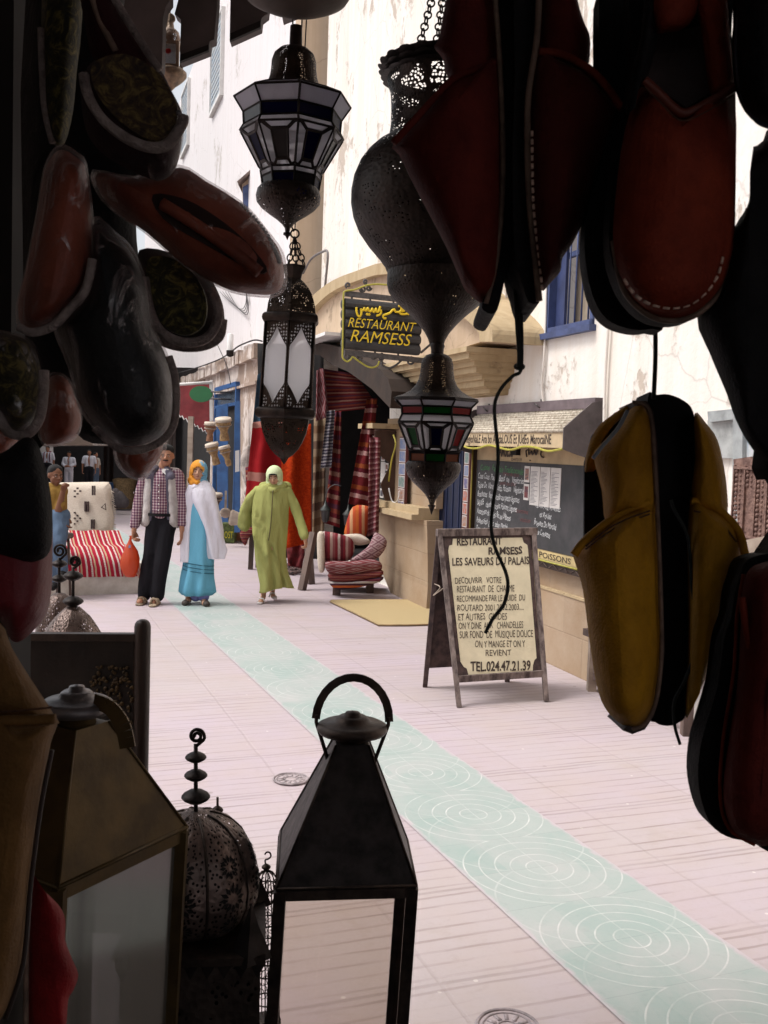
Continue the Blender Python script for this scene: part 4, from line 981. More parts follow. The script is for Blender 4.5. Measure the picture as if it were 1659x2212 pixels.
for k in range(15):
    a = math.pi * k / 14; h.append(Az + Vector((math.cos(a) * -.062, math.sin(a) * .045, .036 + math.sin(a) * .062)))
hm = MB()
for k in range(14): beam(h[k], h[k + 1] + (h[k + 1] - h[k]) * .06, .014, .0035, hm, (0, 1, 0))
for sx in (-1, 1):
    q = Az + Vector((sx * .061, 0, .03)); tube([q + Vector((0, 0, .012)), q, Az + Vector((sx * .036, 0, -.045))], .0035, 6, hm)
make('handle', hm, DARKIRON, t, smooth=False)
fa, fb = G(125, 1917, 1.192), G(404, 1786, 1.192); fn_ = Vector((-(fb - fa).y, (fb - fa).x, 0)); LF = [tuple(q[:2]) for q in (fa, fb, fb + fn_, fa + fn_)]
t, Az = square_lantern('box_lantern', 'bronze coloured lantern with dusty panes and a silvery disc cap at lower left', LF, 1.192, CT, tuple(G(165, 1560, 1.37)[:2]), 1.37,
                       (BRONZE, BRONZE, DIMGLASS), TIN, capr=.048)
hm = MB()
hp = crom([Az + Vector(v) for v in [(.03, -.02, .035), (.055, -.035, .030), (.075, -.05, .012), (.083, -.055, -.015)]], 4)
for k in range(len(hp) - 1): beam(hp[k], hp[k + 1], .020, .004, hm, (0, 1, 0))
make('handle', hm, BRONZE, t, smooth=False)

def spiral(c, r, turns, tail, th, mb=None, flip=1):
    pts = []
    n = int(turns * 14)
    for k in range(n + 1):
        f = k / n; a = -math.pi / 2 + f * turns * 2 * math.pi; rr = r * (1 - .78 * f); pts.append(Vector(c) + Vector((flip * rr * math.cos(a + math.pi * .35), 0, rr * math.sin(a + math.pi * .35))))
    pts = [Vector(tail)] + pts
    return tube(crom(pts, 2), th, 6, mb)
def lens(c, r, h, mb=None, seg=20):
    return lathe([(-h, .002), (-h * .75, r * .5), (-h * .35, r * .88), (-h * .08, r), (h * .08, r), (h * .4, r * .86), (h * .8, r * .5), (h, .002)], c, seg, mb)
def domed(label, x, ys, d, r0, prof, ytop, sp, mdome, cut=None, body=True, group='domed iron lanterns'):
    k = d / F; t = thing('domed_lantern', label, 'lantern', V(x, prof[-1][0], d), group)
    for y, r in ys: c = V(x, y, d); make('bead', lens(c, r * k, r * .55 * k), BLACKMETAL, t)
    make('stem', tube([V(x, sp[1] + sp[2], d), V(x, ytop + 2, d)], .0035, 8), BLACKMETAL, t)
    c = V(x + sp[0], sp[1], d); make('scroll', spiral(c, sp[2] * k, 1.7, V(x, sp[1] + sp[2] * 1.3, d), .003), BLACKMETAL, t)
    make('dome', px_lathe(prof, x, ytop, d, 48, lobes=8, lobe_amp=.06), mdome, t)
    return t
LOBED = pierced('lobed dome openwork', (.22, .16, .14), 72, 110, .24, rand=.9, fill=.55, rough=.42)
t = domed('lobed iron dome lantern with three beads and a spiral, left of the big central lantern', 423, [(1636, 23), (1675, 25), (1721, 31)], 1.62, 0, [(1752, 3), (1753, 14), (1757, 32), (1764, 55), (1778, 80), (1800, 103), (1830, 120), (1865, 131), (1905, 137), (1940, 134), (1970, 122), (1990, 104), (1996, 60)], 1752, (2, 1590, 17), LOBED)
make('shade_liner', px_lathe([(1790, 40), (1830, 95), (1880, 118), (1940, 120), (1985, 95)], 423, 1752, 1.62, 32), NEARBLACK, t)  # black liner added so the dome piercings show an unlit inside
PROF = [(1757, 32), (1764, 55), (1778, 80), (1800, 103), (1830, 120), (1865, 131), (1905, 137), (1940, 134), (1970, 122), (1990, 104)]
def on_dome(an, y, out=1.0):
    for (y0, r0), (y1, r1) in zip(PROF[:-1], PROF[1:]):
        if y0 <= y <= y1: r = r0 + (r1 - r0) * (y - y0) / (y1 - y0); break
    else: r = PROF[0][1] if y < PROF[0][0] else PROF[-1][1]
    r *= 1 + .06 * (abs(math.cos(4 * an)) - .5); k = 1.62 / F; b = V(423, 1752, 1.62)
    return b + Vector((math.cos(an) * r * k * out, math.sin(an) * r * k * out, (1752 - y) * k))
rb_ = MB(); dt = MB()
for i in range(8):
    an = i * math.pi / 4 + math.pi / 8; tube([on_dome(an, y, 1.0) for y, r in PROF], .0028, 5, rb_)
    for yc_, rr_ in ((1835, 24), (1898, 30), (1956, 22)):
        cc_ = i * math.pi / 4
        for q in range(12):
            th = 2 * math.pi * q / 12; pts = []
            for rad_, off_ in ((.35, 0), (.65, .16), (1.0, .0), (.65, -.16)):
                x_ = rr_ * (rad_ * math.cos(th) - off_ * math.sin(th)); y_ = rr_ * (rad_ * math.sin(th) + off_ * math.cos(th)); pts.append(on_dome(cc_ + x_ / 128, yc_ + y_, 1.012))
            dt.add(pts, [(0, 1, 2, 3)])
    make('cut_petals', dt, NEARBLACK, t, smooth=False, recalc=False); dt = MB()
    make('rib', rb_, DARKIRON, t); rb_ = MB()
kx = 1.62 / F; bc = V(423, 2010, 1.62); hb = .135
bx = MB(); zb_ = CT
BOXP = pierced('cut iron box', (.09, .068, .058), 16, 16, .22, rand=1, fill=.35)
for i in range(4):
    an = i * math.pi / 2 + .12; a = Vector((math.cos(an), math.sin(an), 0)); b = Vector((math.cos(an + math.pi / 2), math.sin(an + math.pi / 2), 0))
    p, q = bc + (a + b) * hb * .78, bc + (a - b) * hb * .78; n0 = len(bx.v)
    bx.add([Vector((q.x, q.y, zb_)), Vector((p.x, p.y, zb_)), p, q], [(0, 1, 2, 3)])
bx.uv = [(0, 0), (1, 0), (1, 1.7), (0, 1.7)] * 4
make('openwork_box', bx, BOXP, t, smooth=False, recalc=False)
make('shade_liner', box(Vector((bc.x, bc.y, (zb_ + bc.z) / 2)), (hb * 1.3, hb * 1.3, bc.z - zb_ - .02), Matrix.Rotation(.12, 3, 'Z')), NEARBLACK, t, smooth=False)  # black core added to keep the box cut-outs dark
led_ = MB(); R12 = Matrix.Rotation(.12, 3, 'Z'); box(bc + Vector((0, 0, .004)), (hb * 1.66, hb * 1.66, .012), R12, led_); make('box_lid', led_, DARKIRON, t, smooth=False)
tr_ = MB()
for k in range(9):
    u = -hb * .75 + k * hb * .187; p = bc + R12 @ Vector((u, -hb * .83, -.001)); tr_.add([p + Vector((-.011, 0, 0)), p + Vector((.011, 0, 0)), p + Vector((0, -.001, -.02))], [(0, 1, 2)])
make('tooth_edge', tr_, BLACKMETAL, t, smooth=False, recalc=False)
for sx, sy in ((1, -1), (1, 1), (-1, -1), (-1, 1)):
    p = bc + R12 @ Vector((sx * hb * .66, sy * hb * .66, 0)); make('corner_horn', lathe([(0, .034), (.02, .026), (.05, .012), (.075, .004), (.085, .001)], p, 4), BLACKMETAL, t, smooth=False)
t = thing('bead_finial', 'small round bead on a pin rising behind the lobed dome', 'finial', V(470, 1770, 1.72)); 
make('bead', lens(V(470, 1750, 1.66), .0095, .0075), DARKIRON, t); make('pin', tube([V(470, 1722, 1.66), V(470, 1800, 1.66)], .0022, 6), DARKIRON, t)
# wire cage lantern
WD = 1.80; kW = WD / F
t = thing('wire_lantern', 'small wire scrollwork lantern with a hook, half hidden beside the central lantern', 'lantern', V(576, 2050, WD))
make('hook', tube(crom([V(x, y, WD) for x, y in [(574, 1868), (573, 1858), (580, 1855), (585, 1850), (583, 1842), (576, 1841), (572, 1846)]], 4), .0016, 6), DARKIRON, t)
make('bead', lens(V(575, 1873, WD), 10 * kW, 7 * kW), DARKIRON, t)
cg = MB(); pf = [(1880, 3), (1886, 14), (1898, 22), (1915, 26), (1960, 27), (2080, 27), (2210, 27)]
for i in range(12):
    an = 2 * math.pi * i / 12; tube([V(576, y, WD) + Vector((math.cos(an) * r * kW, math.sin(an) * r * kW, 0)) for y, r in pf], .0012, 4, cg)
for y in (1915, 1940, 1990, 2040, 2100, 2160): tube([V(576, y, WD) + Vector((math.cos(a) * 27 * kW, math.sin(a) * 27 * kW, 0)) for a in [2 * math.pi * q / 20 for q in range(20)]], .0015, 4, cg, closed=True)
for i in range(12):
    an = 2 * math.pi * (i + .5) / 12; ad = Vector((math.cos(an), math.sin(an), 0)); td = Vector((-ad.y, ad.x, 0))
    for y in (1926, 1965, 2015, 2070, 2130):
        cc = V(576, y, WD) + ad * 27 * kW; tube([cc + td * (math.cos(a) * (.0035 + .0008 * q)) + Vector((0, 0, math.sin(a) * (.004 + .0012 * q))) for q, a in enumerate([k * .7 for k in range(12)])], .0009, 3, cg)
make('cage', cg, DARKIRON, t)
make('base', lathe([(0, .03), (.02, .028), (.02, .001)], Vector((V(576, 2100, WD).x, V(576, 2100, WD).y, CT)), 16), DARKIRON, t)
make('stand', tube([Vector((V(576, 2200, WD).x, V(576, 2200, WD).y, CT)), V(576, 2200, WD)], .026, 8), DARKIRON, t)

# two finialled lanterns behind the carved chair back
t = domed('iron dome lantern with small spiral, the front one behind the carved chair back', 158, [(1244, 21), (1299, 22)], 2.2, 0, [(1309, 3), (1311, 14), (1320, 24), (1334, 38), (1352, 50), (1372, 62), (1400, 74), (1440, 82), (1500, 80)], 1309, (3, 1213, 12), LOBED)
make('pedestal', tube([V(158, 1490, 2.2), Vector((V(158, 1490, 2.2).x, V(158, 1490, 2.2).y, 0))], .05, 12), DARKIRON, t)
t = domed('iron dome lantern with large spiral, the rear one beside the red slipper', 128, [(1218, 17), (1250, 17)], 2.28, 0, [(1280, 3), (1282, 12), (1290, 22), (1304, 31), (1325, 40), (1350, 46), (1400, 54), (1440, 56)], 1280, (1, 1190, 15), LOBED)
make('pedestal', tube([V(128, 1430, 2.28), Vector((V(128, 1430, 2.28).x, V(128, 1430, 2.28).y, 0))], .04, 12), DARKIRON, t)
# carved chair back
KD = 1.95
t = thing('carved_chair', 'high dark wooden chair back with a rounded post and carved panel, behind the bronze lantern', 'chair', V(300, 1700, KD))
zb0 = 0.0
def down(x, y, d, z=0.0): p = V(x, y, d); return Vector((p.x, p.y, z))
pp = MB(); tube([V(308, y, KD) for y in (1338, 1341, 1346, 1354, 1362)] + [down(308, 1362, KD)], .016, 10, pp, rad=[.006, .011, .0145, .016, .016, .016]); make('post', pp, DARKWOOD, t)
pp = MB(); tube([V(20, y, KD) for y in (1338, 1341, 1346, 1354, 1362)] + [down(20, 1362, KD)], .016, 10, pp, rad=[.006, .011, .0145, .016, .016, .016]); make('post', pp, DARKWOOD, t)
make('top_rail', slab([(24, 1369), (296, 1370), (296, 1386), (24, 1385)], KD - .01, .03), DARKWOOD, t, smooth=False)
make('back_panel', slab([(26, 1386), (294, 1386), (290, 1800), (26, 1800)], KD + .004, .012), M('blackened carved wood', (.020, .012, .009), .6, 0, .4, 12, .5, 40), t, smooth=False)
random.seed(11); cv = MB()
for k in range(150):
    x = random.uniform(196, 286); y = random.uniform(1440, 1510) if k % 2 else random.uniform(1510, 1720); c = V(x, y, KD); sphere(c, random.uniform(.002, .005), .0025, random.uniform(.002, .005), 6, 4, cv)
make('carving', cv, M('dull gilt carving', (.10, .06, .02), .5, .3, .3, 60, .3), t)
make('seat', box(down(160, 1800, KD, .80) + Vector((0, .16, 0)), (.28, .34, .04)), DARKWOOD, t, smooth=False)
for x in (20, 308): make('leg', tube([down(x, 1400, KD) + Vector((0, .3, 0)), down(x, 1400, KD, .79) + Vector((0, .3, 0))], .015, 8), DARKWOOD, t)
# ------------------------------------------------------------------ slippers hanging close to the viewer
def stitches(mbx, pts, d, n, L=.006, r=.0011, off=0.0):
    path = crom([Vector(p) for p in pts], 8); tot = sum((path[i + 1] - path[i]).length for i in range(len(path) - 1)); step = tot / n; acc = 0; nxt = step * .5; s = 0
    for i in range(len(path) - 1):
        seg = (path[i + 1] - path[i]); l = seg.length
        while nxt <= s + l and l > 0:
            p = path[i] + seg * ((nxt - s) / l); dn = seg.normalized() * (L * F / d / 2)
            tube([V(p.x - dn.x, p.y - dn.y, d - off), V(p.x + dn.x, p.y + dn.y, d - off)], r, 5, mbx); nxt += step
        s += l
    return mbx
def line3(pts, d, r, off=0.0, n=6): return tube(crom([V(x, y, d - off) for x, y in pts], n), r, 6)
GH = 'leather slippers hanging on cords at the right'
# 1 oxblood slipper left of the cord
t = thing('leather_slipper', 'dark oxblood slipper seen from the side, left of the knotted cord', 'slipper', V(1050, 300, .80), GH)
make('vamp', pillow([(1085, 130), (1030, 150), (975, 170), (930, 225), (850, 309), (862, 335), (903, 417), (965, 536), (1000, 617), (1015, 636), (1048, 655), (1080, 600), (1090, 400)], .80, .045, .3, 3, tilt=(-.25, 0)), MAROON, t)
make('heel', pillow([(985, -60), (949, 77), (938, 102), (957, 128), (966, 165), (1010, 230), (1080, 220), (1085, -60)], .805, .03, .4, 3), MAROON, t)
make('topline', line3([(1085, 132), (1030, 150), (978, 172), (930, 222), (850, 309)], .79, .0030, .016), MAROON, t)
make('sole', slab([(1075, -60), (1106, -60), (1108, 100), (1111, 250), (1110, 400), (1106, 528), (1097, 566), (1086, 625), (1075, 668), (1063, 678), (1044, 670), (1042, 652), (1064, 590), (1085, 480), (1092, 300), (1086, 120)], .775, .075, 2), BLACKLEATHER, t, autos=40)
make('welt', line3([(1064, -60), (1078, 110), (1086, 300), (1084, 440), (1072, 560), (1050, 655)], .775, .0022, .004), BEIGEWELT, t)
# 2 oxblood slipper right of the cord
t = thing('leather_slipper', 'oxblood slipper seen from the side with pale stitching, right of the knotted cord', 'slipper', V(1200, 300, .78), GH)
make('vamp', pillow([(1150, 112), (1200, 118), (1260, 140), (1299, 172), (1343, 226), (1345, 245), (1315, 325), (1273, 432), (1263, 471), (1238, 524), (1215, 558), (1211, 585), (1192, 608), (1167, 628), (1152, 560), (1140, 380)], .78, .05, .3, 3, tilt=(.25, 0)), M('oxblood suede', (.105, .018, .014), .85, 0, .35, 9, .5, 200, (.055, .009, .008), spec=.15), t)
make('heel', pillow([(1168, -60), (1244, -60), (1248, 0), (1261, 46), (1273, 73), (1275, 107), (1266, 148), (1210, 190), (1155, 170)], .79, .03, .4, 3), MAROON, t)
make('topline', line3([(1164, 112), (1210, 118), (1262, 143), (1300, 176), (1344, 236)], .765, .0032, .018), REDLEATHER, t)
make('stitching', stitches(MB(), [(1168, 128), (1212, 134), (1256, 158), (1298, 196), (1330, 236)], .745, 26, .003, .0006), DARKSTITCH, t)
make('sole', slab([(1113, -60), (1166, -60), (1160, 110), (1140, 260), (1140, 380), (1147, 470), (1158, 560), (1163, 640), (1164, 655), (1141, 652), (1128, 608), (1114, 560), (1109, 480), (1108, 300), (1113, 150)], .755, .075, 2), BLACKLEATHER, t, autos=40)
make('welt', line3([(1166, -60), (1160, 80), (1142, 200), (1139, 300), (1144, 440), (1158, 580), (1165, 650)], .752, .0026, .004), BEIGEWELT, t)
make('stitching', stitches(MB(), [(1149, 280), (1152, 440), (1166, 570), (1171, 630)], .742, 20, .0038, .0011), STITCH, t)
# 3 red slipper pair
t = thing('leather_slipper', 'black soled slipper pressed flat behind the big red brown one', 'slipper', V(1350, 400, .74), GH)
make('sole', slab([(1307, -60), (1294, 115), (1300, 200), (1300, 300), (1285, 390), (1269, 459), (1263, 536), (1273, 612), (1292, 666), (1322, 697), (1368, 712), (1407, 710), (1440, 694), (1460, 500), (1440, 200), (1420, -60)], .76, .022, 3), BLACKLEATHER, t, autos=40)
make('upper', pillow([(1310, -50), (1300, 115), (1306, 300), (1280, 460), (1275, 560), (1300, 650), (1370, 690), (1440, 650), (1450, 300), (1420, -50)], .80, .02, 1.6, 3), BLACKLEATHER, t)
t = thing('leather_slipper', 'big red brown slipper hanging toe down with its opening and pale toe stitching facing us', 'slipper', V(1460, 350, .68), GH)
make('sole', slab([(1372, -60), (1566, -60), (1580, 77), (1589, 184), (1588, 490), (1577, 576), (1557, 634), (1503, 684), (1445, 696), (1390, 678), (1343, 624), (1317, 538), (1320, 421), (1343, 268), (1368, 150)], .705, .02, 3), BLACKLEATHER, t, autos=40)
make('upper', pillow([(1391, 176), (1430, 212), (1468, 243), (1500, 238), (1540, 215), (1587, 186), (1587, 490), (1575, 572), (1553, 626), (1500, 675), (1445, 687), (1393, 668), (1349, 617), (1325, 536), (1330, 421), (1350, 280)], .69, .036, .25, 3, wr=.004), REDLEATHER, t)
make('side', pillow([(1515, 65), (1500, 10), (1510, -60), (1562, -60), (1577, 77), (1587, 190), (1560, 205), (1533, 199)], .675, .016, .6, 3), REDLEATHER, t)
make('heel_flap', pillow([(1410, -60), (1512, -60), (1508, 20), (1480, 60), (1440, 70), (1412, 60)], .67, .018, .6, 3), REDLEATHER, t)
make('side', pillow([(1352, 250), (1365, 150), (1384, 80), (1398, -60), (1418, -60), (1420, 80), (1412, 120), (1395, 175), (1375, 200)], .672, .012, .8, 3), BLACKLEATHER, t)
make('insole', slab([(1412, 75), (1520, 55), (1536, 200), (1483, 232), (1395, 175)], .70, .003), M('grey worn insole', (.10, .075, .075), .8, 0, .3, 8, .3), t, smooth=False)
make('topline', line3([(1391, 174), (1420, 200), (1468, 243), (1500, 238), (1540, 216), (1588, 188)], .665, .0034, .004), M('brick leather', (.17, .03, .015), .5), t)
make('stitching', stitches(MB(), [(1394, 188), (1425, 220), (1470, 260), (1520, 244), (1584, 206)], .652, 34, .0028, .0005), DARKSTITCH, t)
make('stitching', stitches(MB(), [(1346, 600), (1364, 628), (1384, 647), (1415, 660), (1448, 665), (1483, 660), (1508, 646), (1533, 622), (1552, 590), (1562, 552)], .671, 14, .0045, .0012), STITCH, t)
make('welt', line3([(1325, 520), (1345, 620), (1391, 674), (1445, 693), (1502, 681), (1556, 631), (1576, 574)], .692, .0022, .0), BEIGEWELT, t)
# 4, 5 black slippers at the right edge
t = thing('leather_slipper', 'black slipper with a bluish sheen in the top right corner', 'slipper', V(1650, 150, .66), GH)
make('upper', pillow([(1603, -60), (1583, 57), (1581, 115), (1590, 199), (1621, 256), (1680, 282), (1760, 250), (1780, -60)], .66, .05, .3, 3), BLACKLEATHER, t)
make('welt', line3([(1612, -40), (1598, 60), (1597, 130), (1608, 200), (1640, 258), (1690, 272)], .64, .003, .0), M('painted bluish sheen', (.07, .09, .13), .35), t)  # this line paints in the arc of bluish sheen on the leather
t = thing('leather_slipper', 'long black slipper seen from the side at the right edge, toe pointing down', 'slipper', V(1640, 650, .72), GH)
make('upper', pillow([(1636, 314), (1629, 333), (1621, 413), (1613, 448), (1585, 494), (1550, 590), (1506, 685), (1532, 761), (1569, 849), (1588, 904), (1615, 955), (1643, 988), (1690, 1010), (1720, 900), (1730, 314)], .73, .055, .3, 3), BLACKLEATHER, t)
make('sole', slab([(1690, 300), (1740, 300), (1745, 1000), (1710, 1030), (1680, 1005), (1700, 800)], .70, .05, 2), BLACKLEATHER, t)
make('topline', line3([(1614, 448), (1640, 500), (1650, 650), (1655, 850), (1668, 990)], .685, .0018, .0), MAROON, t)
# 6 ochre pair
t = thing('leather_slipper', 'ochre yellow slipper seen from the side with dark opening, left one of the ochre pair', 'slipper', V(1340, 1200, .80), GH)
make('vamp', pillow([(1240, 1196), (1262, 1168), (1309, 1128), (1350, 1104), (1400, 1085), (1416, 1112), (1422, 1260), (1424, 1407), (1412, 1515), (1390, 1560), (1366, 1572), (1336, 1560), (1306, 1528), (1288, 1476), (1273, 1382), (1259, 1274), (1241, 1212)], .80, .05, .25, 3, tilt=(-.3, 0), wr=.006), OCHRE, t)
make('quarter', pillow([(1282, 985), (1298, 960), (1330, 925), (1355, 890), (1385, 872), (1402, 890), (1410, 920), (1416, 1000), (1418, 1110), (1350, 1120), (1309, 1130), (1300, 1060)], .80, .034, .3, 3, tilt=(-.3, 0), wr=.004), OCHRE, t)
make('heel', pillow([(1263, 1014), (1266, 985), (1276, 950), (1295, 918), (1334, 888), (1362, 873), (1385, 868), (1340, 905), (1300, 950), (1290, 1010), (1268, 1020)], .83, .012, 1, 3), OCHRE, t)
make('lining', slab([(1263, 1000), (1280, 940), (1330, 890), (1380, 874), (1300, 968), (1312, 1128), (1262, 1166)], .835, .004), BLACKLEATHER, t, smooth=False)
make('topline', line3([(1240, 1199), (1262, 1170), (1309, 1131), (1350, 1108), (1402, 1084)], .775, .0034, .002), OCHRE, t)
make('stitching', stitches(MB(), [(1265, 1180), (1312, 1143), (1352, 1122), (1404, 1103)], .758, 22, .0028, .0007), DARKSTITCH, t)
make('stitching', stitches(MB(), [(1265, 1186), (1314, 1150), (1354, 1129), (1404, 1110)], .758, 22, .0028, .0007), DARKSTITCH, t)
make('edge_binding', line3([(1356, 886), (1335, 925), (1303, 962), (1281, 990)], .765, .0016, .0), M('grey edge binding', (.25, .27, .28), .5), t)
make('sole', slab([(1372, 866), (1398, 866), (1412, 890), (1420, 960), (1426, 1112), (1432, 1260), (1436, 1407), (1426, 1500), (1412, 1548), (1393, 1576), (1366, 1586), (1345, 1578), (1356, 1566), (1390, 1540), (1408, 1480), (1412, 1300), (1405, 1100), (1396, 920), (1375, 872)], .79, .055, 0), M('dark brown sole edge', (.05, .022, .014), .6, 0, .3, 20, .3), t, autos=40)
make('welt', line3([(1366, 869), (1395, 876), (1408, 915), (1414, 1000), (1420, 1112), (1426, 1260), (1429, 1407), (1418, 1510), (1394, 1562), (1366, 1576)], .778, .0018, .0), BEIGEWELT, t)
t = thing('leather_slipper', 'ochre yellow slipper showing its black sole, right one of the ochre pair', 'slipper', V(1500, 1200, .82), GH)
make('sole', slab([(1400, 858), (1418, 853), (1445, 852), (1478, 866), (1498, 891), (1505, 965), (1499, 1073), (1488, 1161), (1492, 1300), (1493, 1407), (1483, 1535), (1468, 1560), (1442, 1568), (1415, 1560), (1400, 1530), (1415, 1300), (1400, 1000)], .85, .045, 3), BLACKLEATHER, t, autos=40)
make('vamp', pillow([(1490, 1085), (1520, 1088), (1560, 1108), (1594, 1146), (1609, 1196), (1600, 1240), (1580, 1309), (1555, 1407), (1526, 1461), (1497, 1528), (1480, 1545), (1486, 1407), (1484, 1200)], .86, .05, .3, 3, tilt=(.3, 0), wr=.005), OCHRE, t)
make('quarter', pillow([(1500, 893), (1526, 915), (1550, 950), (1565, 1014), (1571, 1063), (1572, 1104), (1560, 1122), (1495, 1092), (1500, 990)], .86, .034, .3, 3, tilt=(.3, 0), wr=.004), OCHRE, t)
make('topline', line3([(1492, 1082), (1530, 1090), (1565, 1112), (1596, 1150), (1609, 1196)], .835, .0036, .0), OCHRE, t)
make('stitching', stitches(MB(), [(1500, 1104), (1530, 1112), (1562, 1134), (1590, 1170)], .82, 20, .003, .0008), DARKSTITCH, t)
make('welt', line3([(1498, 900), (1506, 965), (1498, 1075), (1489, 1161), (1494, 1400)], .852, .0016, .0), BEIGEWELT, t)
# 7 maroon lower right
t = thing('leather_slipper', 'dark maroon slipper with a black sole in the lower right corner, toe down', 'slipper', V(1600, 1500, .76), GH)
make('sole', slab([(1700, 1196), (1659, 1196), (1614, 1210), (1599, 1245), (1587, 1284), (1580, 1333), (1564, 1382), (1550, 1481), (1526, 1564), (1513, 1613), (1508, 1677), (1516, 1731), (1535, 1780), (1570, 1807), (1620, 1815), (1700, 1800)], .78, .03, 3), BLACKLEATHER, t, autos=40)
make('upper', pillow([(1700, 1205), (1660, 1212), (1620, 1228), (1604, 1270), (1600, 1350), (1592, 1480), (1575, 1590), (1562, 1700), (1568, 1760), (1588, 1800), (1624, 1820), (1665, 1826), (1760, 1780), (1780, 1300)], .765, .045, .3, 3, wr=.004), MAROON, t)
make('topline', line3([(1603, 1290), (1612, 1360), (1630, 1420), (1665, 1475)], .735, .0028, .0), REDLEATHER, t)
make('welt', line3([(1606, 1240), (1592, 1330), (1585, 1450), (1562, 1600), (1556, 1720), (1575, 1790), (1630, 1825)], .765, .0014, .0), REDLEATHER, t)

# cords
def cord(label, pts, d, r, knots=(), group='cords the slippers hang on'):
    t = thing('cord', label, 'cord', V(*pts[0], d), group)
    make('strand', tube(crom([V(x, y, d) for x, y in pts], 6), r, 6), CORD, t)
    for x, y, s in knots: make('knot', sphere(V(x, y, d), s * 1.5, s, s, 8, 6), CORD, t)
cord('long dark knotted cord dangling from the oxblood slippers over the sandwich board', [(1114, -40), (1109, 200), (1108, 400), (1113, 560), (1120, 700), (1126, 794), (1108, 812), (1088, 832), (1074, 855), (1068, 881), (1071, 926), (1076, 979), (1073, 1031), (1065, 1088), (1061, 1137), (1069, 1182), (1092, 1235), (1097, 1269), (1088, 1306), (1065, 1336), (1048, 1368)], .80, .0016, [(1122, 792, .0032)])
for i, lb in enumerate(('thin brown strand left of the cord knot', 'thin brown strand through the middle of the cord knot', 'thin brown strand right of the cord knot')):
    cord(lb, [(1108 + i * 2, 380), (1110 + i * 5, 560), (1115 + i * 6, 690), (1120 + i * 4, 760), (1119 + i * 4, 792)], .795 + .003 * i, .0013)
cord('single dark string holding up the ochre slippers', [(1414, 640), (1416, 760), (1412, 862)], .80, .0019)
cord('thin dark green string looping down over the black sole of the ochre pair', [(1450, 1080), (1457, 1102), (1486, 1161), (1494, 1260), (1506, 1382), (1481, 1466), (1457, 1515), (1457, 1564), (1469, 1608)], .825, .0014)

# ---- left cluster
tb_ = thing('black_backing', 'black backing added to darken the gaps behind the wrapped slippers at the left', 'bag', V(200, 400, 1.12))  # black backing added so the gaps between the slippers read dark
make('body', pillow([(60, -90), (262, -90), (262, 60), (270, 200), (300, 330), (372, 352), (300, 440), (300, 560), (325, 660), (330, 800), (300, 940), (200, 958), (150, 930), (88, 955), (60, 900)], 1.14, .05, .5, 3, wr=.01), BLACKLEATHER, tb_)
make('strap', tube([V(150, -80, 1.14), Vector((V(150, -80, 1.14).x, V(150, -80, 1.14).y, 3.0))], .006, 6), BLACKLEATHER, tb_)
GL = 'slippers and wrapped slippers hanging at the left'
FILM = None
def film_mat():
    t = NT('crinkled plastic wrap'); ob = t.coord(); n = t.noise(t.mapping(ob, (1, 1, .5)), 28, 5, .6, 1.2); nrm = t.bump(n, .9, .012)
    tr = t.n('BsdfTransparent'); tr.inputs[0].default_value = (.86, .84, .84, 1)
    g = t.n('BsdfGlossy'); g.inputs[0].default_value = (.9, .88, .9, 1); g.inputs['Roughness'].default_value = .22; t.l(nrm, g.inputs['Normal'])
    d = t.n('BsdfDiffuse'); d.inputs[0].default_value = (.55, .47, .47, 1); t.l(nrm, d.inputs['Normal'])
    tl = t.n('BsdfTranslucent'); tl.inputs[0].default_value = (.75, .66, .66, 1)
    md = t.n('MixShader'); md.inputs[0].default_value = .5; t.l(d.outputs[0], md.inputs[1]); t.l(tl.outputs[0], md.inputs[2])
    m1 = t.n('MixShader'); m1.inputs[0].default_value = .5; t.l(md.outputs[0], m1.inputs[1]); t.l(g.outputs[0], m1.inputs[2])
    lw = t.n('LayerWeight'); lw.inputs[0].default_value = .30
    f = t.math('ADD', t.math('MULTIPLY', t.math('POWER', lw.outputs['Facing'], 1.8), .52), t.math('MULTIPLY', t.ramp(n, [(.555, (0, 0, 0)), (.60, (1, 1, 1)), (.66, (.1, .1, .1))]), .34), clamp=True)  # crinkle ramp paints whitish highlight streaks on the wrap
    mx = t.n('MixShader'); t.l(f, mx.inputs[0]); t.l(tr.outputs[0], mx.inputs[1]); t.l(m1.outputs[0], mx.inputs[2]); return t.out(mx.outputs[0])
FILM = film_mat()
def pat(name, a, b, c):
    t = NT(name); ob = t.coord(); n = t.noise(ob, 55, 5, .7, 2.0); n2 = t.noise(ob, 130, 3)
    col = t.ramp(n, [(.40, a), (.52, b), (.62, c)], 'LINEAR'); col = t.mix(t.math('MULTIPLY', n2, .4), col, a)
    return t.out(t.prin(col, .7, 0, t.bump(n, .5, .004), .3))
GILT = pat('gilt patterned insole', (.022, .014, .012), (.075, .045, .018), (.20, .14, .045))
GILT2 = pat('gold green brocade', (.015, .014, .008), (.05, .042, .012), (.19, .15, .04))
BROWNSHOE = M('brown pink leather', (.38, .095, .050), .5, 0, .35, 12, .4, 120, (.17, .040, .022))
GREENBLACK = M('black green leather', (.018, .020, .020), .5, 0, .3, 12, .4, 120)
def shoe(name, label, parts, loc):
    t = thing(name, label, 'slipper', V(*loc), GL)
    for nm, kind, a in parts:
        if kind == 'p': mb = pillow(a[0], a[1], a[2], a[3] if len(a) > 3 else .4, 3, wr=.004)
        elif kind == 's': mb = slab(a[0], a[1], a[2], 3)
        elif kind == 'l': mb = line3(a[0], a[1], a[2])
        make(nm, mb, a[-1], t, autos=45 if kind == 's' else None)
    return t
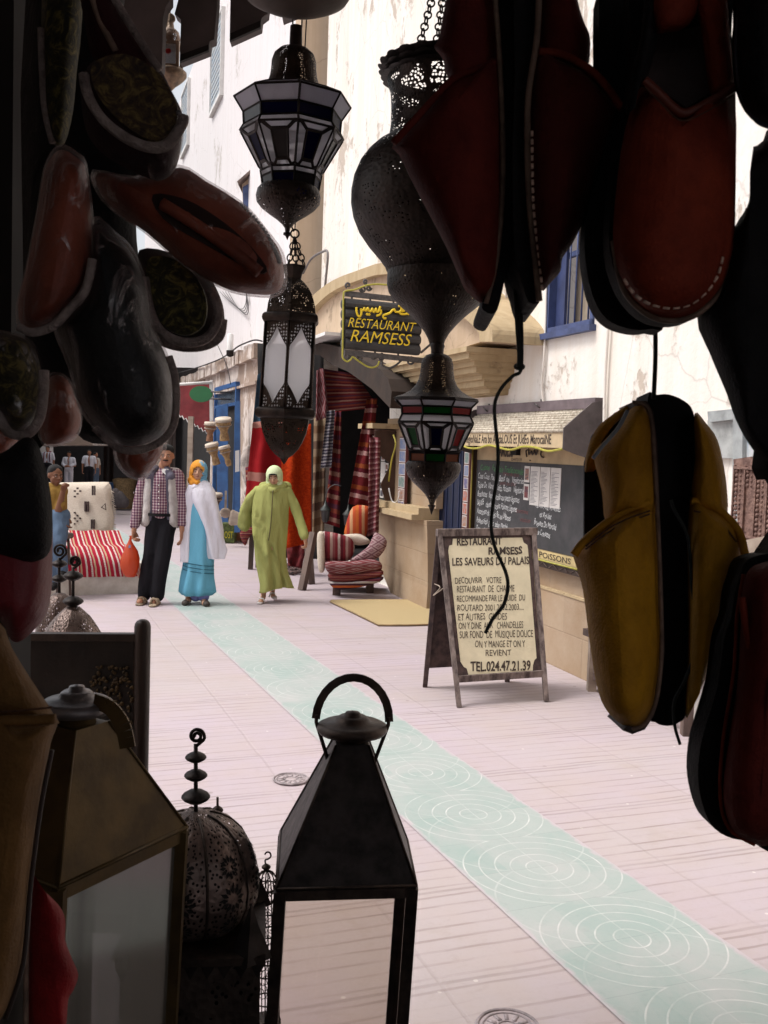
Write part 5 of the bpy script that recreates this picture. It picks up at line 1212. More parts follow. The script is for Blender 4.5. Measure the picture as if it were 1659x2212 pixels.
# top pair with fringed opening
o1 = [(208, 127), (270, 112), (339, 143), (370, 195), (396, 251), (393, 300), (382, 358), (359, 386), (328, 388), (270, 362), (220, 330), (185, 280), (174, 193), (181, 158)]
t = shoe('fringed_slipper', 'slipper with a round gilt patterned insole and fluffy grey rim at upper left', [
    ('upper', 'p', (o1, .86, .05, .5, M('dark maroon felt', (.05, .022, .024), .9, 0, .3, 14, .6, 160))),
    ('heel', 'p', ([(170, -60), (228, -60), (262, 20), (339, 143), (300, 160), (208, 135), (185, 60)], .85, .03, .4, leather('dark maroon leather', (.05, .014, .014), (.03, .009, .010), .8, .1))),
    ('insole', 's', ([(205, 132), (270, 116), (335, 150), (368, 195), (384, 240), (370, 285), (325, 302), (272, 272), (222, 222), (198, 170)], .805, .006, GILT)),
    ('trim', 'l', ([(181, 160), (190, 205), (222, 258), (272, 298), (322, 318), (362, 312), (392, 270), (397, 250)], .80, .0045, WOOL)),
    ('edge', 'l', ([(186, -50), (215, 40), (250, 110)], .82, .003, BEIGEWELT)),
    ('edge', 'l', ([(222, -50), (262, 22), (318, 112), (345, 150)], .82, .0035, WOOL))], (285, 250, .86))
make('bead', sphere(V(386, 244, .80), .0022, .002, .0022), TIN, t)
bot = [(322, 318), (362, 312), (392, 275), (396, 300), (382, 358), (359, 386), (328, 388), (316, 350)]
make('wrapper', pillow(bot, .83, .02, .4, 3, wr=.006), FILM, t)
# long brown wrapped
o2 = [(200, 366), (290, 380), (386, 355), (444, 386), (501, 420), (540, 451), (579, 498), (610, 540), (621, 586), (617, 625), (594, 642), (555, 642), (501, 633), (444, 606), (386, 567), (309, 501), (251, 463), (208, 417)]
def grow(P, k, c=None):
    c = c or (sum(p[0] for p in P) / len(P), sum(p[1] for p in P) / len(P)); return [(c[0] + (x - c[0]) * k, c[1] + (y - c[1]) * k) for x, y in P]
t = shoe('wrapped_slipper', 'long pinkish brown slipper in clear plastic pointing right toward the blue glass lantern', [
    ('upper', 'p', (grow(o2, .955), .93, .045, .4, BROWNSHOE)),
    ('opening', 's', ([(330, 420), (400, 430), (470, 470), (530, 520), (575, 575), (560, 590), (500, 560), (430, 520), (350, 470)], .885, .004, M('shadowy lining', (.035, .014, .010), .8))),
    ('insole_ridge', 'l', ([(350, 440), (430, 490), (500, 540), (560, 588)], .882, .006, BROWNSHOE)),
    ('wrapper', 'p', (o2, .93, .056, .45, FILM))], (420, 500, .93))
bd_ = MB(); 
for k, p in enumerate(crom([Vector(q) for q in [(520, 440), (548, 468), (575, 502), (594, 540), (604, 565)]], 5)):
    sphere(V(p.x, p.y, .885), .0013 + .0009 * (k / 20), None, None, 8, 6, bd_)
make('beading', bd_, M('pale beads', (.7, .68, .66), .3), t)
# left brown wrapped
o3 = [(166, 328), (185, 345), (193, 386), (202, 463), (201, 579), (185, 629), (154, 667), (116, 706), (69, 721), (39, 710), (35, 656), (54, 579), (77, 463), (93, 366), (116, 320), (140, 312)]
shoe('wrapped_slipper', 'red brown slipper in plastic hanging straight down at far left', [
    ('upper', 'p', (grow(o3, .94), .88, .045, .4, BROWNSHOE)), ('wrapper', 'p', (o3, .88, .055, .45, FILM)),
    ('trim', 'l', ([(200, 560), (185, 625), (150, 668), (114, 704), (70, 718), (40, 706)], .845, .004, WOOL))], (120, 520, .88))
# patterned round one
o5 = [(301, 540), (367, 545), (444, 590), (475, 640), (485, 687), (473, 730), (440, 750), (386, 748), (340, 722), (316, 660), (303, 598)]
shoe('fringed_slipper', 'slipper with a dark gold patterned insole and grey woolly rim, below the long brown slipper', [
    ('upper', 'p', (o5, 1.0, .045, .5, M('dark felt', (.035, .022, .022), .9))),
    ('insole', 's', ([(316, 565), (365, 556), (415, 588), (444, 642), (440, 700), (400, 724), (355, 705), (330, 655)], .95, .006, GILT2)),
    ('trim', 'l', ([(312, 600), (324, 670), (348, 715), (390, 738), (435, 736), (462, 712), (472, 670), (455, 625)], .945, .0048, WOOL)),
    ('trim', 'l', ([(308, 640), (320, 705), (345, 735), (390, 750), (440, 748), (474, 728), (482, 690)], .97, .0046, WOOL))], (390, 660, 1.0))
# big black wrapped
o4 = [(200, 470), (250, 500), (290, 540), (320, 620), (330, 700), (359, 756), (378, 814), (381, 871), (374, 929), (345, 960), (293, 976), (251, 968), (201, 925), (166, 871), (147, 794), (116, 717), (130, 690), (190, 620)]
t = shoe('wrapped_slipper', 'large black green slipper wrapped in shiny plastic in the middle of the left cluster', [
    ('upper', 'p', (grow(o4, .94), .90, .05, .4, GREENBLACK)), ('wrapper', 'p', (o4, .90, .062, .45, FILM)),
    ('trim', 'l', ([(365, 770), (378, 814), (381, 871), (372, 925), (340, 958), (293, 974), (251, 966), (205, 925)], .865, .0035, WOOL))], (270, 800, .90))
shoe('wrapped_slipper', 'greenish gold slipper in plastic at the left edge below the brown one', [
    ('upper', 'p', ([(-60, 700), (0, 717), (46, 729), (77, 756), (93, 833), (83, 900), (58, 932), (23, 930), (0, 890), (-60, 860)], .82, .045, .4, GILT2)),
    ('wrapper', 'p', ([(-64, 695), (0, 712), (48, 724), (80, 752), (97, 833), (87, 905), (58, 939), (20, 936), (-4, 893), (-64, 865)], .82, .053, .4, FILM)),
    ('trim', 'l', ([(95, 800), (94, 850), (85, 905), (58, 938), (20, 935), (-5, 895), (-40, 860)], .785, .004, WOOL))], (20, 830, .82))
shoe('wrapped_slipper', 'small pinkish slipper in plastic between the green gold and the black one', [
    ('upper', 'p', (grow([(108, 806), (147, 814), (170, 871), (179, 906), (166, 945), (127, 964), (89, 960), (80, 900), (96, 850)], .92), .98, .03, .4, BROWNSHOE)),
    ('wrapper', 'p', ([(108, 806), (147, 814), (170, 871), (179, 906), (166, 945), (127, 964), (89, 960), (80, 900), (96, 850)], .98, .038, .4, FILM))], (130, 880, .98))
shoe('wrapped_slipper', 'reddish slipper tip in crumpled plastic hanging lowest in the left cluster', [
    ('upper', 'p', (grow([(247, 950), (293, 960), (340, 952), (354, 945), (356, 972), (338, 1006), (309, 1037), (278, 1030), (251, 999)], .9), .95, .03, .4, BROWNSHOE)),
    ('wrapper', 'p', ([(247, 950), (293, 958), (340, 950), (358, 938), (359, 972), (338, 1008), (309, 1038), (276, 1030), (249, 999)], .95, .04, .4, FILM))], (305, 990, .95))
shoe('wrapped_slipper', 'corner of a pink wrapped slipper at the left edge, above the red and black one', [
    ('upper', 'p', ([(-50, 870), (0, 880), (30, 935), (40, 950), (10, 985), (-50, 1000)], .90, .03, .4, BROWNSHOE)),
    ('wrapper', 'p', ([(-55, 865), (2, 875), (34, 930), (46, 950), (12, 991), (-55, 1006)], .90, .038, .4, FILM))], (0, 940, .90))
shoe('fringed_slipper', 'narrow greenish slipper with a pale edge at the top left', [
    ('upper', 'p', ([(174, -60), (176, 60), (166, 154), (158, 240), (140, 309), (116, 311), (98, 250), (90, 154), (89, 62), (100, -60)], .95, .035, .4, GILT2)),
    ('edge', 'l', ([(89, 62), (92, 154), (98, 240), (114, 308)], .93, .0035, WOOL)), ('edge', 'l', ([(196, -40), (205, 60), (215, 118)], .92, .003, WOOL))], (130, 150, .95))
shoe('leather_slipper', 'big red slipper with a black sole hanging at the left edge over the seated boy', [
    ('upper', 'p', ([(-80, 990), (0, 985), (50, 949), (77, 958), (96, 1006), (108, 1064), (114, 1130), (113, 1219), (111, 1277), (96, 1334), (50, 1382), (23, 1382), (0, 1340), (-80, 1300)], .76, .045, .4, M('deep red leather', (.17, .012, .018), .55, 0, .3, 5, .3, 150, (.09, .010, .012)))),
    ('sole', 'p', ([(-80, 985), (0, 980), (50, 946), (79, 956), (97, 1006), (109, 1064), (114, 1130), (108, 1190), (80, 1212), (30, 1210), (-80, 1150)], .72, .035, .4, BLACKLEATHER))], (40, 1150, .76))
t = shoe('leather_slipper', 'tan brown slipper hanging toe down in the lower left corner', [
    ('vamp', 'p', ([(-80, 1560), (30, 1558), (116, 1550), (122, 1571), (110, 1604), (96, 1680), (84, 1744), (63, 1912), (46, 2080), (8, 2190), (-80, 2250)], .66, .05, .4, TAN)),
    ('heel', 'p', ([(-80, 1330), (0, 1345), (25, 1398), (63, 1461), (119, 1548), (110, 1565), (-80, 1570)], .67, .035, .4, TAN)),
    ('topline', 'l', ([(-70, 1556), (30, 1556), (119, 1553)], .62, .0034, TAN)), ('welt', 'l', ([(112, 1620), (88, 1744), (66, 1912), (50, 2080), (12, 2200)], .645, .0016, M('dark edge', (.03, .015, .01), .6)))], (20, 1750, .66))
make('stitching', stitches(MB(), [(-40, 1538), (30, 1536), (110, 1528)], .625, 22, .003, .0007), DARKSTITCH, t)
shoe('leather_slipper', 'small bright red slipper between the tan slipper and the bronze lantern', [
    ('upper', 'p', ([(63, 1904), (80, 1912), (126, 1954), (141, 1988), (141, 2030), (155, 2070), (169, 2106), (158, 2140), (147, 2160), (135, 2230), (60, 2240)], .78, .03, .4, BRIGHTRED)),
    ('welt', 'l', ([(62, 1915), (57, 2050), (56, 2230)], .76, .0022, BEIGEWELT))], (110, 2080, .78))
for o_ in list(COL.objects):      # loops of cord that carry the slippers whose heels are above the opening
    if o_.parent is None and o_.name.startswith('leather_slipper') and o_.get('group') == GH:
        zs = [(c.matrix_basis.translation, max((Vector(v.co) for v in c.data.vertices), key=lambda q: q.z)) for c in o_.children if c.data]
        tp_ = max((b for a, b in zs), key=lambda q: q.z) + Vector(o_.location)
        if tp_.z > 2.15: make('hanging_cord', tube([tp_ - Vector((0, 0, .02)), Vector((tp_.x, tp_.y, 3.02))], .002, 6), CORD, o_)
# ------------------------------------------------------------------ restaurant hanging sign
PW = NW.n                         # towards the street
sg = thing('hanging_sign', 'black log shaped board with yellow letters on a scrolled iron bracket', 'sign', NW.P(930, 760, 0))
SP0 = NW.P(1030, 700, 0.0)        # the sign plane is square to the wall
SPN = Vector((-PW.y, PW.x, 0)); SPN = SPN if SPN.y < 0 else -SPN
def S3(x, y, o=0.0): return onplane(x, y, SP0 + SPN * o, SPN)
bl, br_, tr_, tl_ = (744, 752), (904, 767), (908, 661), (744, 645)
lm = MB()
for k in range(5):
    f0, f1 = k / 5, (k + 1) / 5; pts = []
    A = Vector(tl_).lerp(Vector(bl), f0); B_ = Vector(tl_).lerp(Vector(bl), f1); C_ = Vector(tr_).lerp(Vector(br_), f1); D_ = Vector(tr_).lerp(Vector(br_), f0)
    ed = []
    for q in range(7): th = math.pi * q / 6; ed.append(A.lerp(B_, (1 - math.cos(th)) / 2) + Vector((-5 * math.sin(th), 0)))
    for q in range(7): th = math.pi * q / 6; ed.append(C_.lerp(D_, (1 - math.cos(th)) / 2) + Vector((5 * math.sin(th), 0)))
    prism([S3(p.x, p.y, .03) for p in ed], -SPN * .06, lm)
    a, b = S3(*(A.lerp(B_, .5)), .012), S3(*(D_.lerp(C_, .5)), .012); tube([a, b], .052, 10, lm)
make('board', lm, M('black sign paint', (.045, .043, .045), .6, 0, .2, 6, .2), sg, smooth=False)
YEL = M('yellow sign letters', (.85, .60, .02), .5, 0, .05, 10, 0)
q_ = lambda pts, o=.072: [S3(x, y, o) for x, y in pts]
RED_ = M('orange letter edge', (.35, .08, .01), .5, 0, .05, 10, 0)
make('lettering', fit_text('RESTAURANT', q_([(751, 706), (896, 717), (899, 698), (753, 686)]), .012, shear=.2, bold=-.004), YEL, sg, smooth=False, recalc=False)
make('lettering', fit_text('RAMSESS', q_([(756, 737), (886, 748), (889, 723), (759, 712)]), .012, shear=.2, bold=-.002), YEL, sg, smooth=False, recalc=False)
def Z2(x, y): return (713 + 0, 0) if False else (729.6 + x * .1157, 614.4 + y * .1157)
ar = MB()
for pts in ([(350, 430), (350, 500), (370, 570), (405, 600), (435, 560), (440, 490), (430, 450)], [(430, 450), (445, 480), (480, 480), (495, 440), (510, 480), (540, 485), (560, 440), (580, 490), (620, 500), (645, 450), (655, 500), (690, 510), (715, 450), (730, 510), (765, 500), (785, 440), (795, 410)],
            [(800, 470), (810, 520), (780, 565), (720, 585)], [(850, 630), (905, 635)], [(850, 625), (850, 580), (900, 560), (980, 530), (1010, 490), (1060, 470), (1075, 510), (1150, 520), (1190, 555), (1290, 550), (1330, 530)], [(1135, 415), (1180, 390), (1185, 460), (1190, 500), (1240, 490), (1225, 460), (1150, 510)], [(1290, 525), (1330, 545), (1310, 560)]):
    tube(crom([S3(*Z2(x, y), .085) for x, y in pts], 4), .011, 6, ar)
for x, y in ((548, 555), (585, 560)): sphere(S3(*Z2(x, y), .085), .014, .01, .014, 8, 6, ar)
make('arabic_lettering', ar, YEL, sg)
yt = tube(crom([S3(x, y, .04) for x, y in [(850, 616), (830, 615), (812, 614), (790, 617), (765, 626), (746, 629), (742, 640), (741, 700), (740, 760), (741, 774), (750, 781), (758, 776), (762, 771), (772, 778), (790, 790), (803, 794), (815, 790), (819, 780)]], 5), .009, 6)
make('rope_light', yt, YELLOWTUBE, sg)
ib = MB()
beam(S3(745, 634, 0), S3(1000, 662, 0), .03, .05, ib); beam(S3(744, 761, 0), S3(1000, 788, 0), .03, .05, ib)
for x in (760, 800, 850): tube([S3(x, 634 + (x - 745) * .1, 0), S3(x, 648 + (x - 745) * .1, 0)], .01, 5, ib); tube([S3(x + 10, 752 + (x - 745) * .1, 0), S3(x + 10, 764 + (x - 745) * .1, 0)], .01, 5, ib)
def scroll2(cx, cy, r, a0, turns, out=None):
    pts = [(cx + r * (1 - .75 * k / 20) * math.cos(a0 + turns * 2 * math.pi * k / 20), cy + r * (1 - .75 * k / 20) * math.sin(a0 + turns * 2 * math.pi * k / 20)) for k in range(21)]
    tube([S3(x, y, 0) for x, y in pts], .011, 5, ib)
for a in ((750, 770, 9, 0, 1.2), (776, 774, 7, 3, -1.2), (806, 772, 7, 3, 1.2), (824, 776, 6, 0, -1.2), (886, 780, 9, -1.5, 1.3), (797, 622, 6, 0, 1.2), (783, 624, 7, 3, -1.3), (752, 616, 6, 2, 1.1), (790, 608, 5, 1, 1.2)): scroll2(*a)
tube(crom([S3(x, y, 0) for x, y in [(824, 788), (840, 795), (856, 788), (870, 776), (884, 771)]], 4), .011, 5, ib); tube([S3(825, 762, 0), S3(825, 792, 0)], .012, 5, ib)
for y0, y1 in ((700, 690), (762, 735)): beam(S3(909, y0, 0), S3(940, y1, 0), .02, .02, ib)
make('bracket', ib, IRONGREY, sg, smooth=False)

# ------------------------------------------------------------------ sandwich board
FL, FR, BL = G(992, 1528), G(1180, 1514), G(918, 1484)
FR.z = FL.z = BL.z = 0
BRk = FR + (BL - FL)
ab = thing('sandwich_board', 'wooden sandwich board with cream panel of hand painted French text standing on the paving', 'sign', (FL + FR + BL + BRk) / 4)
ABW = M('worn brown painted wood', (.10, .062, .055), .7, 0, .4, 18, .5, 60, (.035, .02, .02)); ABW2 = M('scuffed bare wood', (.22, .17, .15), .8, 0, .5, 25, .5, 80, (.05, .032, .03), stretch=(1, 1, .4))
hgt = 1.19; mid = (FL + BL) / 2; mid2 = (FR + BRk) / 2
tlp = V(949, 1147, (mid - CAM).dot(fwd) - .02); trp = V(1152, 1144, (mid2 - CAM).dot(fwd) - .02)
tl3, tr3 = Vector((tlp.x, tlp.y, tlp.z)), Vector((trp.x, trp.y, trp.z))
nf = (tr3 - tl3).cross(FL - tl3).normalized(); nf = nf if nf.y < 0 else -nf
FR = onplane(1180, 1514, tl3, nf)
def lerp4(u, v, o=0.0): return (tl3.lerp(tr3, u)).lerp(FL.lerp(FR, u), v) + nf * o
pn = MB()
ix0, ix1, iy0, iy1 = .07, .93, .027, .825
prism([lerp4(.03, .02, -.012), lerp4(.97, .02, -.012), lerp4(.97, .86, -.012), lerp4(.03, .86, -.012)], nf * .008, pn); make('backing_panel', pn, ABW, ab, smooth=False)
cx_, cy_ = .06, .045
outl = [(ix0 + cx_, iy0 + .02), (ix1 - cx_, iy0 + .02), (ix1 - cx_ * .8, iy0 + .05), (ix1 - .01, iy0 + .065), (ix1 - .005, iy0 + .09), (ix1 - .005, iy1 - .07), (ix1 - cx_ * .5, iy1 - .06), (ix1 - cx_ * .9, iy1 - .03), (ix1 - cx_, iy1), (ix0 + cx_ * 1.2, iy1), (ix0 + cx_, iy1 - .035), (ix0 + cx_ * .5, iy1 - .045), (ix0, iy1 - .075), (ix0, iy0 + .09), (ix0 + .015, iy0 + .06), (ix0 + cx_ * .8, iy0 + .055)]
cp = prism([lerp4(u, v, -.002) for u, v in outl], nf * .003); make('cream_panel', cp, M('cream sign paint', (.74, .66, .46), .6, 0, .08, 6, .1), ab, smooth=False)
fr = MB()
beam(lerp4(.02, 0), lerp4(.02, 1), .045, .035, fr, (1, 0, 0)); beam(lerp4(.98, 0), lerp4(.98, 1), .045, .035, fr, (1, 0, 0)); 
make('leg', beam(lerp4(.0, -.005), lerp4(0, 1), .038, .034, None, (1, 0, 0)), ABW2, ab, smooth=False); make('leg', beam(lerp4(1, -.005), lerp4(1, 1), .038, .034, None, (1, 0, 0)), ABW2, ab, smooth=False)
make('top_rail', beam(lerp4(-.03, .01, .003), lerp4(1.03, .01, .003), .042, .05), ABW2, ab, smooth=False)
make('bottom_rail', beam(lerp4(.02, .845, .0), lerp4(.98, .845, .0), .028, .045), ABW2, ab, smooth=False)
for a, b in ((tl3, BL), (tr3, BRk)): make('leg', beam(a + Vector((0, .03, 0)), b, .038, .034, None, (1, 0, 0)), ABW, ab, smooth=False)
bk = prism([tl3 + Vector((0, .045, -.02)), tr3 + Vector((0, .045, -.02)), tr3.lerp(BRk, .88) + Vector((0, .02, 0)), tl3.lerp(BL, .88) + Vector((0, .02, 0))], (0, .01, 0)); make('rear_panel', bk, ABW, ab, smooth=False)
make('tie_cord', tube(crom([lerp4(-.02, .33, .0), lerp4(-.08, .36, -.1), (lerp4(0, .35).lerp(tl3.lerp(BL, .33), .5)), tl3.lerp(BL, .33)], 4), .004, 5), PALEWOOD, ab)
TXT = M('dark brown sign lettering', (.045, .028, .02), .6, 0, .1, 10, 0)
def AT(s, x0, x1, yb, yt, bold=.0, slant=0.0):
    """text box in board pixels from the photograph, laid on the board plane"""
    C = []
    for x, y in ((x0, yb), (x1, yb + slant), (x1, yt + slant), (x0, yt)): C.append(onplane(x, y, lerp4(.5, .5, .002), nf))
    return fit_text(s, C, .0015, bold=bold, rough=.16)
for s, x0, x1, yb, yt, b in (("RESTAURANT", 987, 1084, 1178, 1162, .03), ("RAMSESS", 1055, 1128, 1198, 1183, .03), ("LES SAVEURS DU PALAIS", 977, 1143, 1222, 1206, .018),
     ("DECOUVRIR   VOTRE", 983, 1083, 1261, 1248, 0), ("RESTAURANT  DE  CHARME", 987, 1111, 1280, 1266, 0), ("RECOMMANDE PAR LE GUIDE  DU", 987, 1134, 1300, 1287, 0), ("ROUTARD 2001.2002.2003....", 988, 1131, 1320, 1307, 0),
     ("ET AUTRES  GUIDES", 990, 1095, 1340, 1326, 0), ("ON Y DINE  AUX   CHANDELLES", 991, 1130, 1359, 1345, 0), ("SUR FOND  DE  MUSIQUE DOUCE", 993, 1151, 1379, 1364, 0), ("ON Y MANGE ET ON Y", 1026, 1134, 1399, 1385, 0), ("REVIENT", 1049, 1104, 1417, 1404, 0), ("TEL.024.47.21.39", 1016, 1146, 1450, 1430, .025)):
    make('lettering', AT(s, x0, x1, yb, yt, b, -3.0 * (x1 - x0) / 160), TXT, ab, smooth=False, recalc=False)

# ------------------------------------------------------------------ menu board on the wall
mo = .12; sM0, sM1 = NW.S(1294, .03, 900), NW.S(1019, mo, 900)
zM1 = NW.sz(1171, 881, mo)[1]; zM0 = NW.sz(1206, 1236, mo)[1]
mn = thing('menu_board', 'big framed chalkboard menu under a small ribbed canopy on the cream wall', 'menu board', NW.W((sM0 + sM1) / 2, zM0))
make('back_board', NW.rect(sM0, sM1, zM0, zM1 - .05, 0.0, .06), M('menu cream panel', (.52, .38, .22), .7, 0, .15, 4, .1), mn, smooth=False)
zc1 = NW.sz(1100, 947 + 50, .06)[1]; zc0 = zM0 + .14
make('chalkboard', NW.rect(sM0 + .04, sM1 - .05, zc0, zc1, .06, .068), M('dusty slate', (.030, .030, .032), .7, 0, .5, 5, .2, 60, (.055, .05, .053)), mn, smooth=False)
fr = MB()
NW.rect(sM1 - .03, sM1, zM0, zM1 - .1, 0, .10, fr); NW.rect(sM0, sM0 + .03, zM0, zM1 - .1, 0, .10, fr); NW.rect(sM0, sM1, zM0, zM0 + .055, 0, .10, fr)
make('frame', fr, DARKWOOD, mn, smooth=False)
make('rope_light', tube([NW.W(sM1 - .035, zM0 + .1, .11), NW.W(sM1 - .035, zM1 - .32, .11)], .010, 6), M('dim yellow rope light', (.32, .25, .04), .5), mn)
make('bottom_strip', NW.rect(sM0 + .03, sM1 - .03, zM0 + .06, zM0 + .135, .06, .075), M('cream strip', (.60, .46, .22), .6), mn, smooth=False)
make('rope_light', tube([NW.W(sM0 + .03, zM0 + .058, .11), NW.W(sM1 - .03, zM0 + .058, .11)], .008, 6), YELLOWTUBE, mn)
gl_ = MB()
for k in range(12): 
    a = sM0 + .06 + k * (sM1 - sM0 - .1) / 12; tube([NW.W(a, zM0 + .012, .104), NW.W(a + .07, zM0 + .045, .104), NW.W(a + .14, zM0 + .012, .104)], .004, 4, gl_)
make('carving', gl_, OLDWOOD, mn)
# canopy: sloping ribbed top and cream fascia with writing
zt_ = zM1 - .03; zf1 = zM1 - .20; zf0 = zM1 - .33; of = .32
cv_ = MB(); nr = 60
for k in range(9):
    f = k / 8; z = zt_ + (zf1 - zt_) * f; o_ = .05 + (of - .05) * f
    tube([NW.W(sM0 + .20 * 0, z, o_), NW.W(sM1, z, o_)], .016, 6, cv_)
cv_.add([NW.W(sM0, zt_, .04), NW.W(sM1, zt_, .04), NW.W(sM1, zf1, of), NW.W(sM0, zf1, of)], [(0, 1, 2, 3)])
make('ribbed_canopy', cv_, M('pale ribbed slats', (.60, .54, .44), .8, 0, .25, 30, .5, 80, (.30, .24, .18)), mn, smooth=True)
make('top_board', NW.rect(sM0, sM1, zM1 - .02, zM1 + .06, 0, .07), M('greyish purple board', (.17, .13, .14), .7), mn, smooth=False)
for s0_ in (sM0 - .012, sM1): make('side_board', prism([NW.W(s0_, zM1 + .04, 0), NW.W(s0_, zM1 + .02, .1), NW.W(s0_, zf1 + .02, of + .01), NW.W(s0_, zf0 - .01, of + .01), NW.W(s0_, zf0 - .05, .20), NW.W(s0_, zf0 - .10, 0)], NW.d * .012), GREYBOARD, mn, smooth=False)
fs_ = NW.rect(sM0, sM1, zf0, zf1, of - .015, of); make('fascia', fs_, M('cream fascia', (.58, .44, .27), .7, 0, .15, 5, .1), mn, smooth=False)
make('rope_light', tube(crom([NW.W(sM1 - (sM1 - sM0) * k / 10, zf0 - .01 + .018 * math.sin(k * 1.9), of + .01) for k in range(11)], 4), .010, 6), YELLOWTUBE, mn)
def NT_(s, sa, sb, z0_, z1_, off, mt, bold=0.0, shear=0, tilt_=0.0, name='lettering', rough=0.0, par=None):
    C = [NW.W(sa, z0_, off), NW.W(sb, z0_ + tilt_, off), NW.W(sb, z1_ + tilt_, off), NW.W(sa, z1_, off)]
    return make(name, fit_text(s, C, .002, bold=bold, shear=shear, rough=rough), mt, par or mn, smooth=False, recalc=False)
NT_("CuisiNE RégioNaLE Ara bo ANdaLOUS Et JUdEo MarocaiNE", sM1 - .05, sM0 + .20, zf0 + .028, zf1 - .028, of, TXT, .012)
NT_("SPECiFiQUES FRiTURE dE POiSSONS", sM1 - .10, sM0 + .25, zM0 + .075, zM0 + .12, .075, TXT, .012)
NT_("RAMSESS", sM1 - .48, sM1 - .84, zc1 + .045, zc1 + .15, .062, TXT, .03); NT_("024472139", sM1 - .80, sM1 - 1.02, zc1 + .008, zc1 + .035, .062, TXT)
am = MB(); zA = zc1 + .05
for pts in ([(1.42, .10), (1.40, .02), (1.45, 0.0)], [(1.14, .0), (1.12, .05), (1.17, .06), (1.18, .02), (1.22, .05), (1.25, .02), (1.28, .06), (1.31, .02), (1.34, .07)], [(1.20, -.03), (1.21, -.03)]):
    tube(crom([NW.W(sM1 - x, zA + y, .075) for x, y in pts], 4), .007, 5, am)
make('arabic_lettering', am, TXT, mn)
make('dark_figure', NW.rect(sM1 - .98, sM1 - .86, zc1 + .06, zf0 - .02, .06, .10), NEARBLACK, mn, smooth=False)
CH = M('chalk', (.78, .78, .78), .9, 0, .3, 60, 0); CHR = M('faded red chalk', (.20, .07, .07), .9, 0, .3, 60, 0); CHG = M('green chalk', (.10, .28, .12), .9, 0, .3, 60, 0)
L0 = sM1 - .10; rows = [("Cuisine   Familiale Traditionnelle", 0.05, .98, CHG), ("Cous Cous  Poulet  Bœuf  ou   Végétarien", 0.0, 1.0, CH), ("Tajine De  Viande, Kefta, Poisson   Végétarien", 0.0, 1.03, CH), ("Brochettes   façon pastilla aux petits légumes", 0, .92, CH), ("SALADE    chaude Marocaine, Poivrons, Légumes", 0, .88, CH), ("Assortiment de Salades, Riz aux Légumes", 0, .76, CH), ("Poissons frais  grillés  selon  marché", 0, .70, CH), ("Desserts maison  et  thé  à  la  menthe", 0, .74, CH)]
HH = zc1 - zc0
for i, (s, a, b, mt) in enumerate(rows):
    zr = zc1 - .075 - i * HH * .118
    NT_(s, L0 - a, L0 - b, zr - .016, zr + .040, .068, mt, .0, .35, -.015, rough=.5); 
for i, (s, a, b) in enumerate((("Pastilla Aux Amandes", 1.23, 1.68), ("et Poulet", 1.32, 1.53), ("Briouats Du Marché", 1.22, 1.62), ("Aux Crevettes", 1.25, 1.52))):
    zr = zc1 - HH * (.50 + .105 * i); NT_(s, L0 - a, L0 - b, zr - .015, zr + .035, .068, CH, -.002, .3, -.01, rough=.4)
for i, (s, a, b, f) in enumerate((("menu du jour", .55, .9, .18), ("plats du chef", .5, .85, .30), ("spécialités", 1.25, 1.55, .43), ("maison", .95, 1.15, .72), ("les entrées", .85, 1.1, .62))): NT_(s, L0 - a, L0 - b, zc1 - HH * f, zc1 - HH * f + .04, .0675, CHR, -.004, .3)
PAPER = M('paper sheet', (.62, .58, .55), .8, 0, .06, 3, 0); INK = M('printed ink', (.16, .15, .17), .8)
for k in range(3):
    a = sM1 - 1.22 - k * .185; z1_ = zc1 - .03; tt_ = NW.rect(a - .175, a, z1_ - .33, z1_, .068, .073); pg = make('menu_sheet', tt_, PAPER, mn, smooth=False)
    ln = MB(); random.seed(20 + k)
    for q in range(24): zz = z1_ - .045 - q * .0115; w_ = random.uniform(.04, .13); NW.rect(a - .015 - w_, a - .015, zz, zz + .004, .073, .0738, ln)
    make('print', ln, INK, pg, smooth=False)
for z_a, col in ((zc1 - .03, (.35, .16, .10)), (zc1 - .185, (.22, .05, .04))):
    pg = make('photo', NW.rect(sM1 - 1.20, sM1 - 1.10, z_a - .14, z_a, .068, .072), PAPER, mn, smooth=False); make('picture', NW.rect(sM1 - 1.185, sM1 - 1.115, z_a - .12, z_a - .02, .072, .073), M('photo print', col, .5, 0, .6, 40, 0, 1, (.05, .04, .07)), pg, smooth=False)
for k, x in enumerate((1168, 1056)):
    p = NW.P(x, 880 if k == 0 else 888, .04); t = thing('iron_hook', ['small rusty iron hook above the middle of the menu board', 'small rusty iron hook above the left end of the menu board'][k], 'hook', p)
    make('hook', tube([p + Vector((0, 0, .07)), p + Vector((0, 0, -.01)), p + Vector((.0, -.05, 0)) + NW.n * .03, p + NW.n * .06 + Vector((0, 0, .03))], .007, 5), IRONGREY, t)

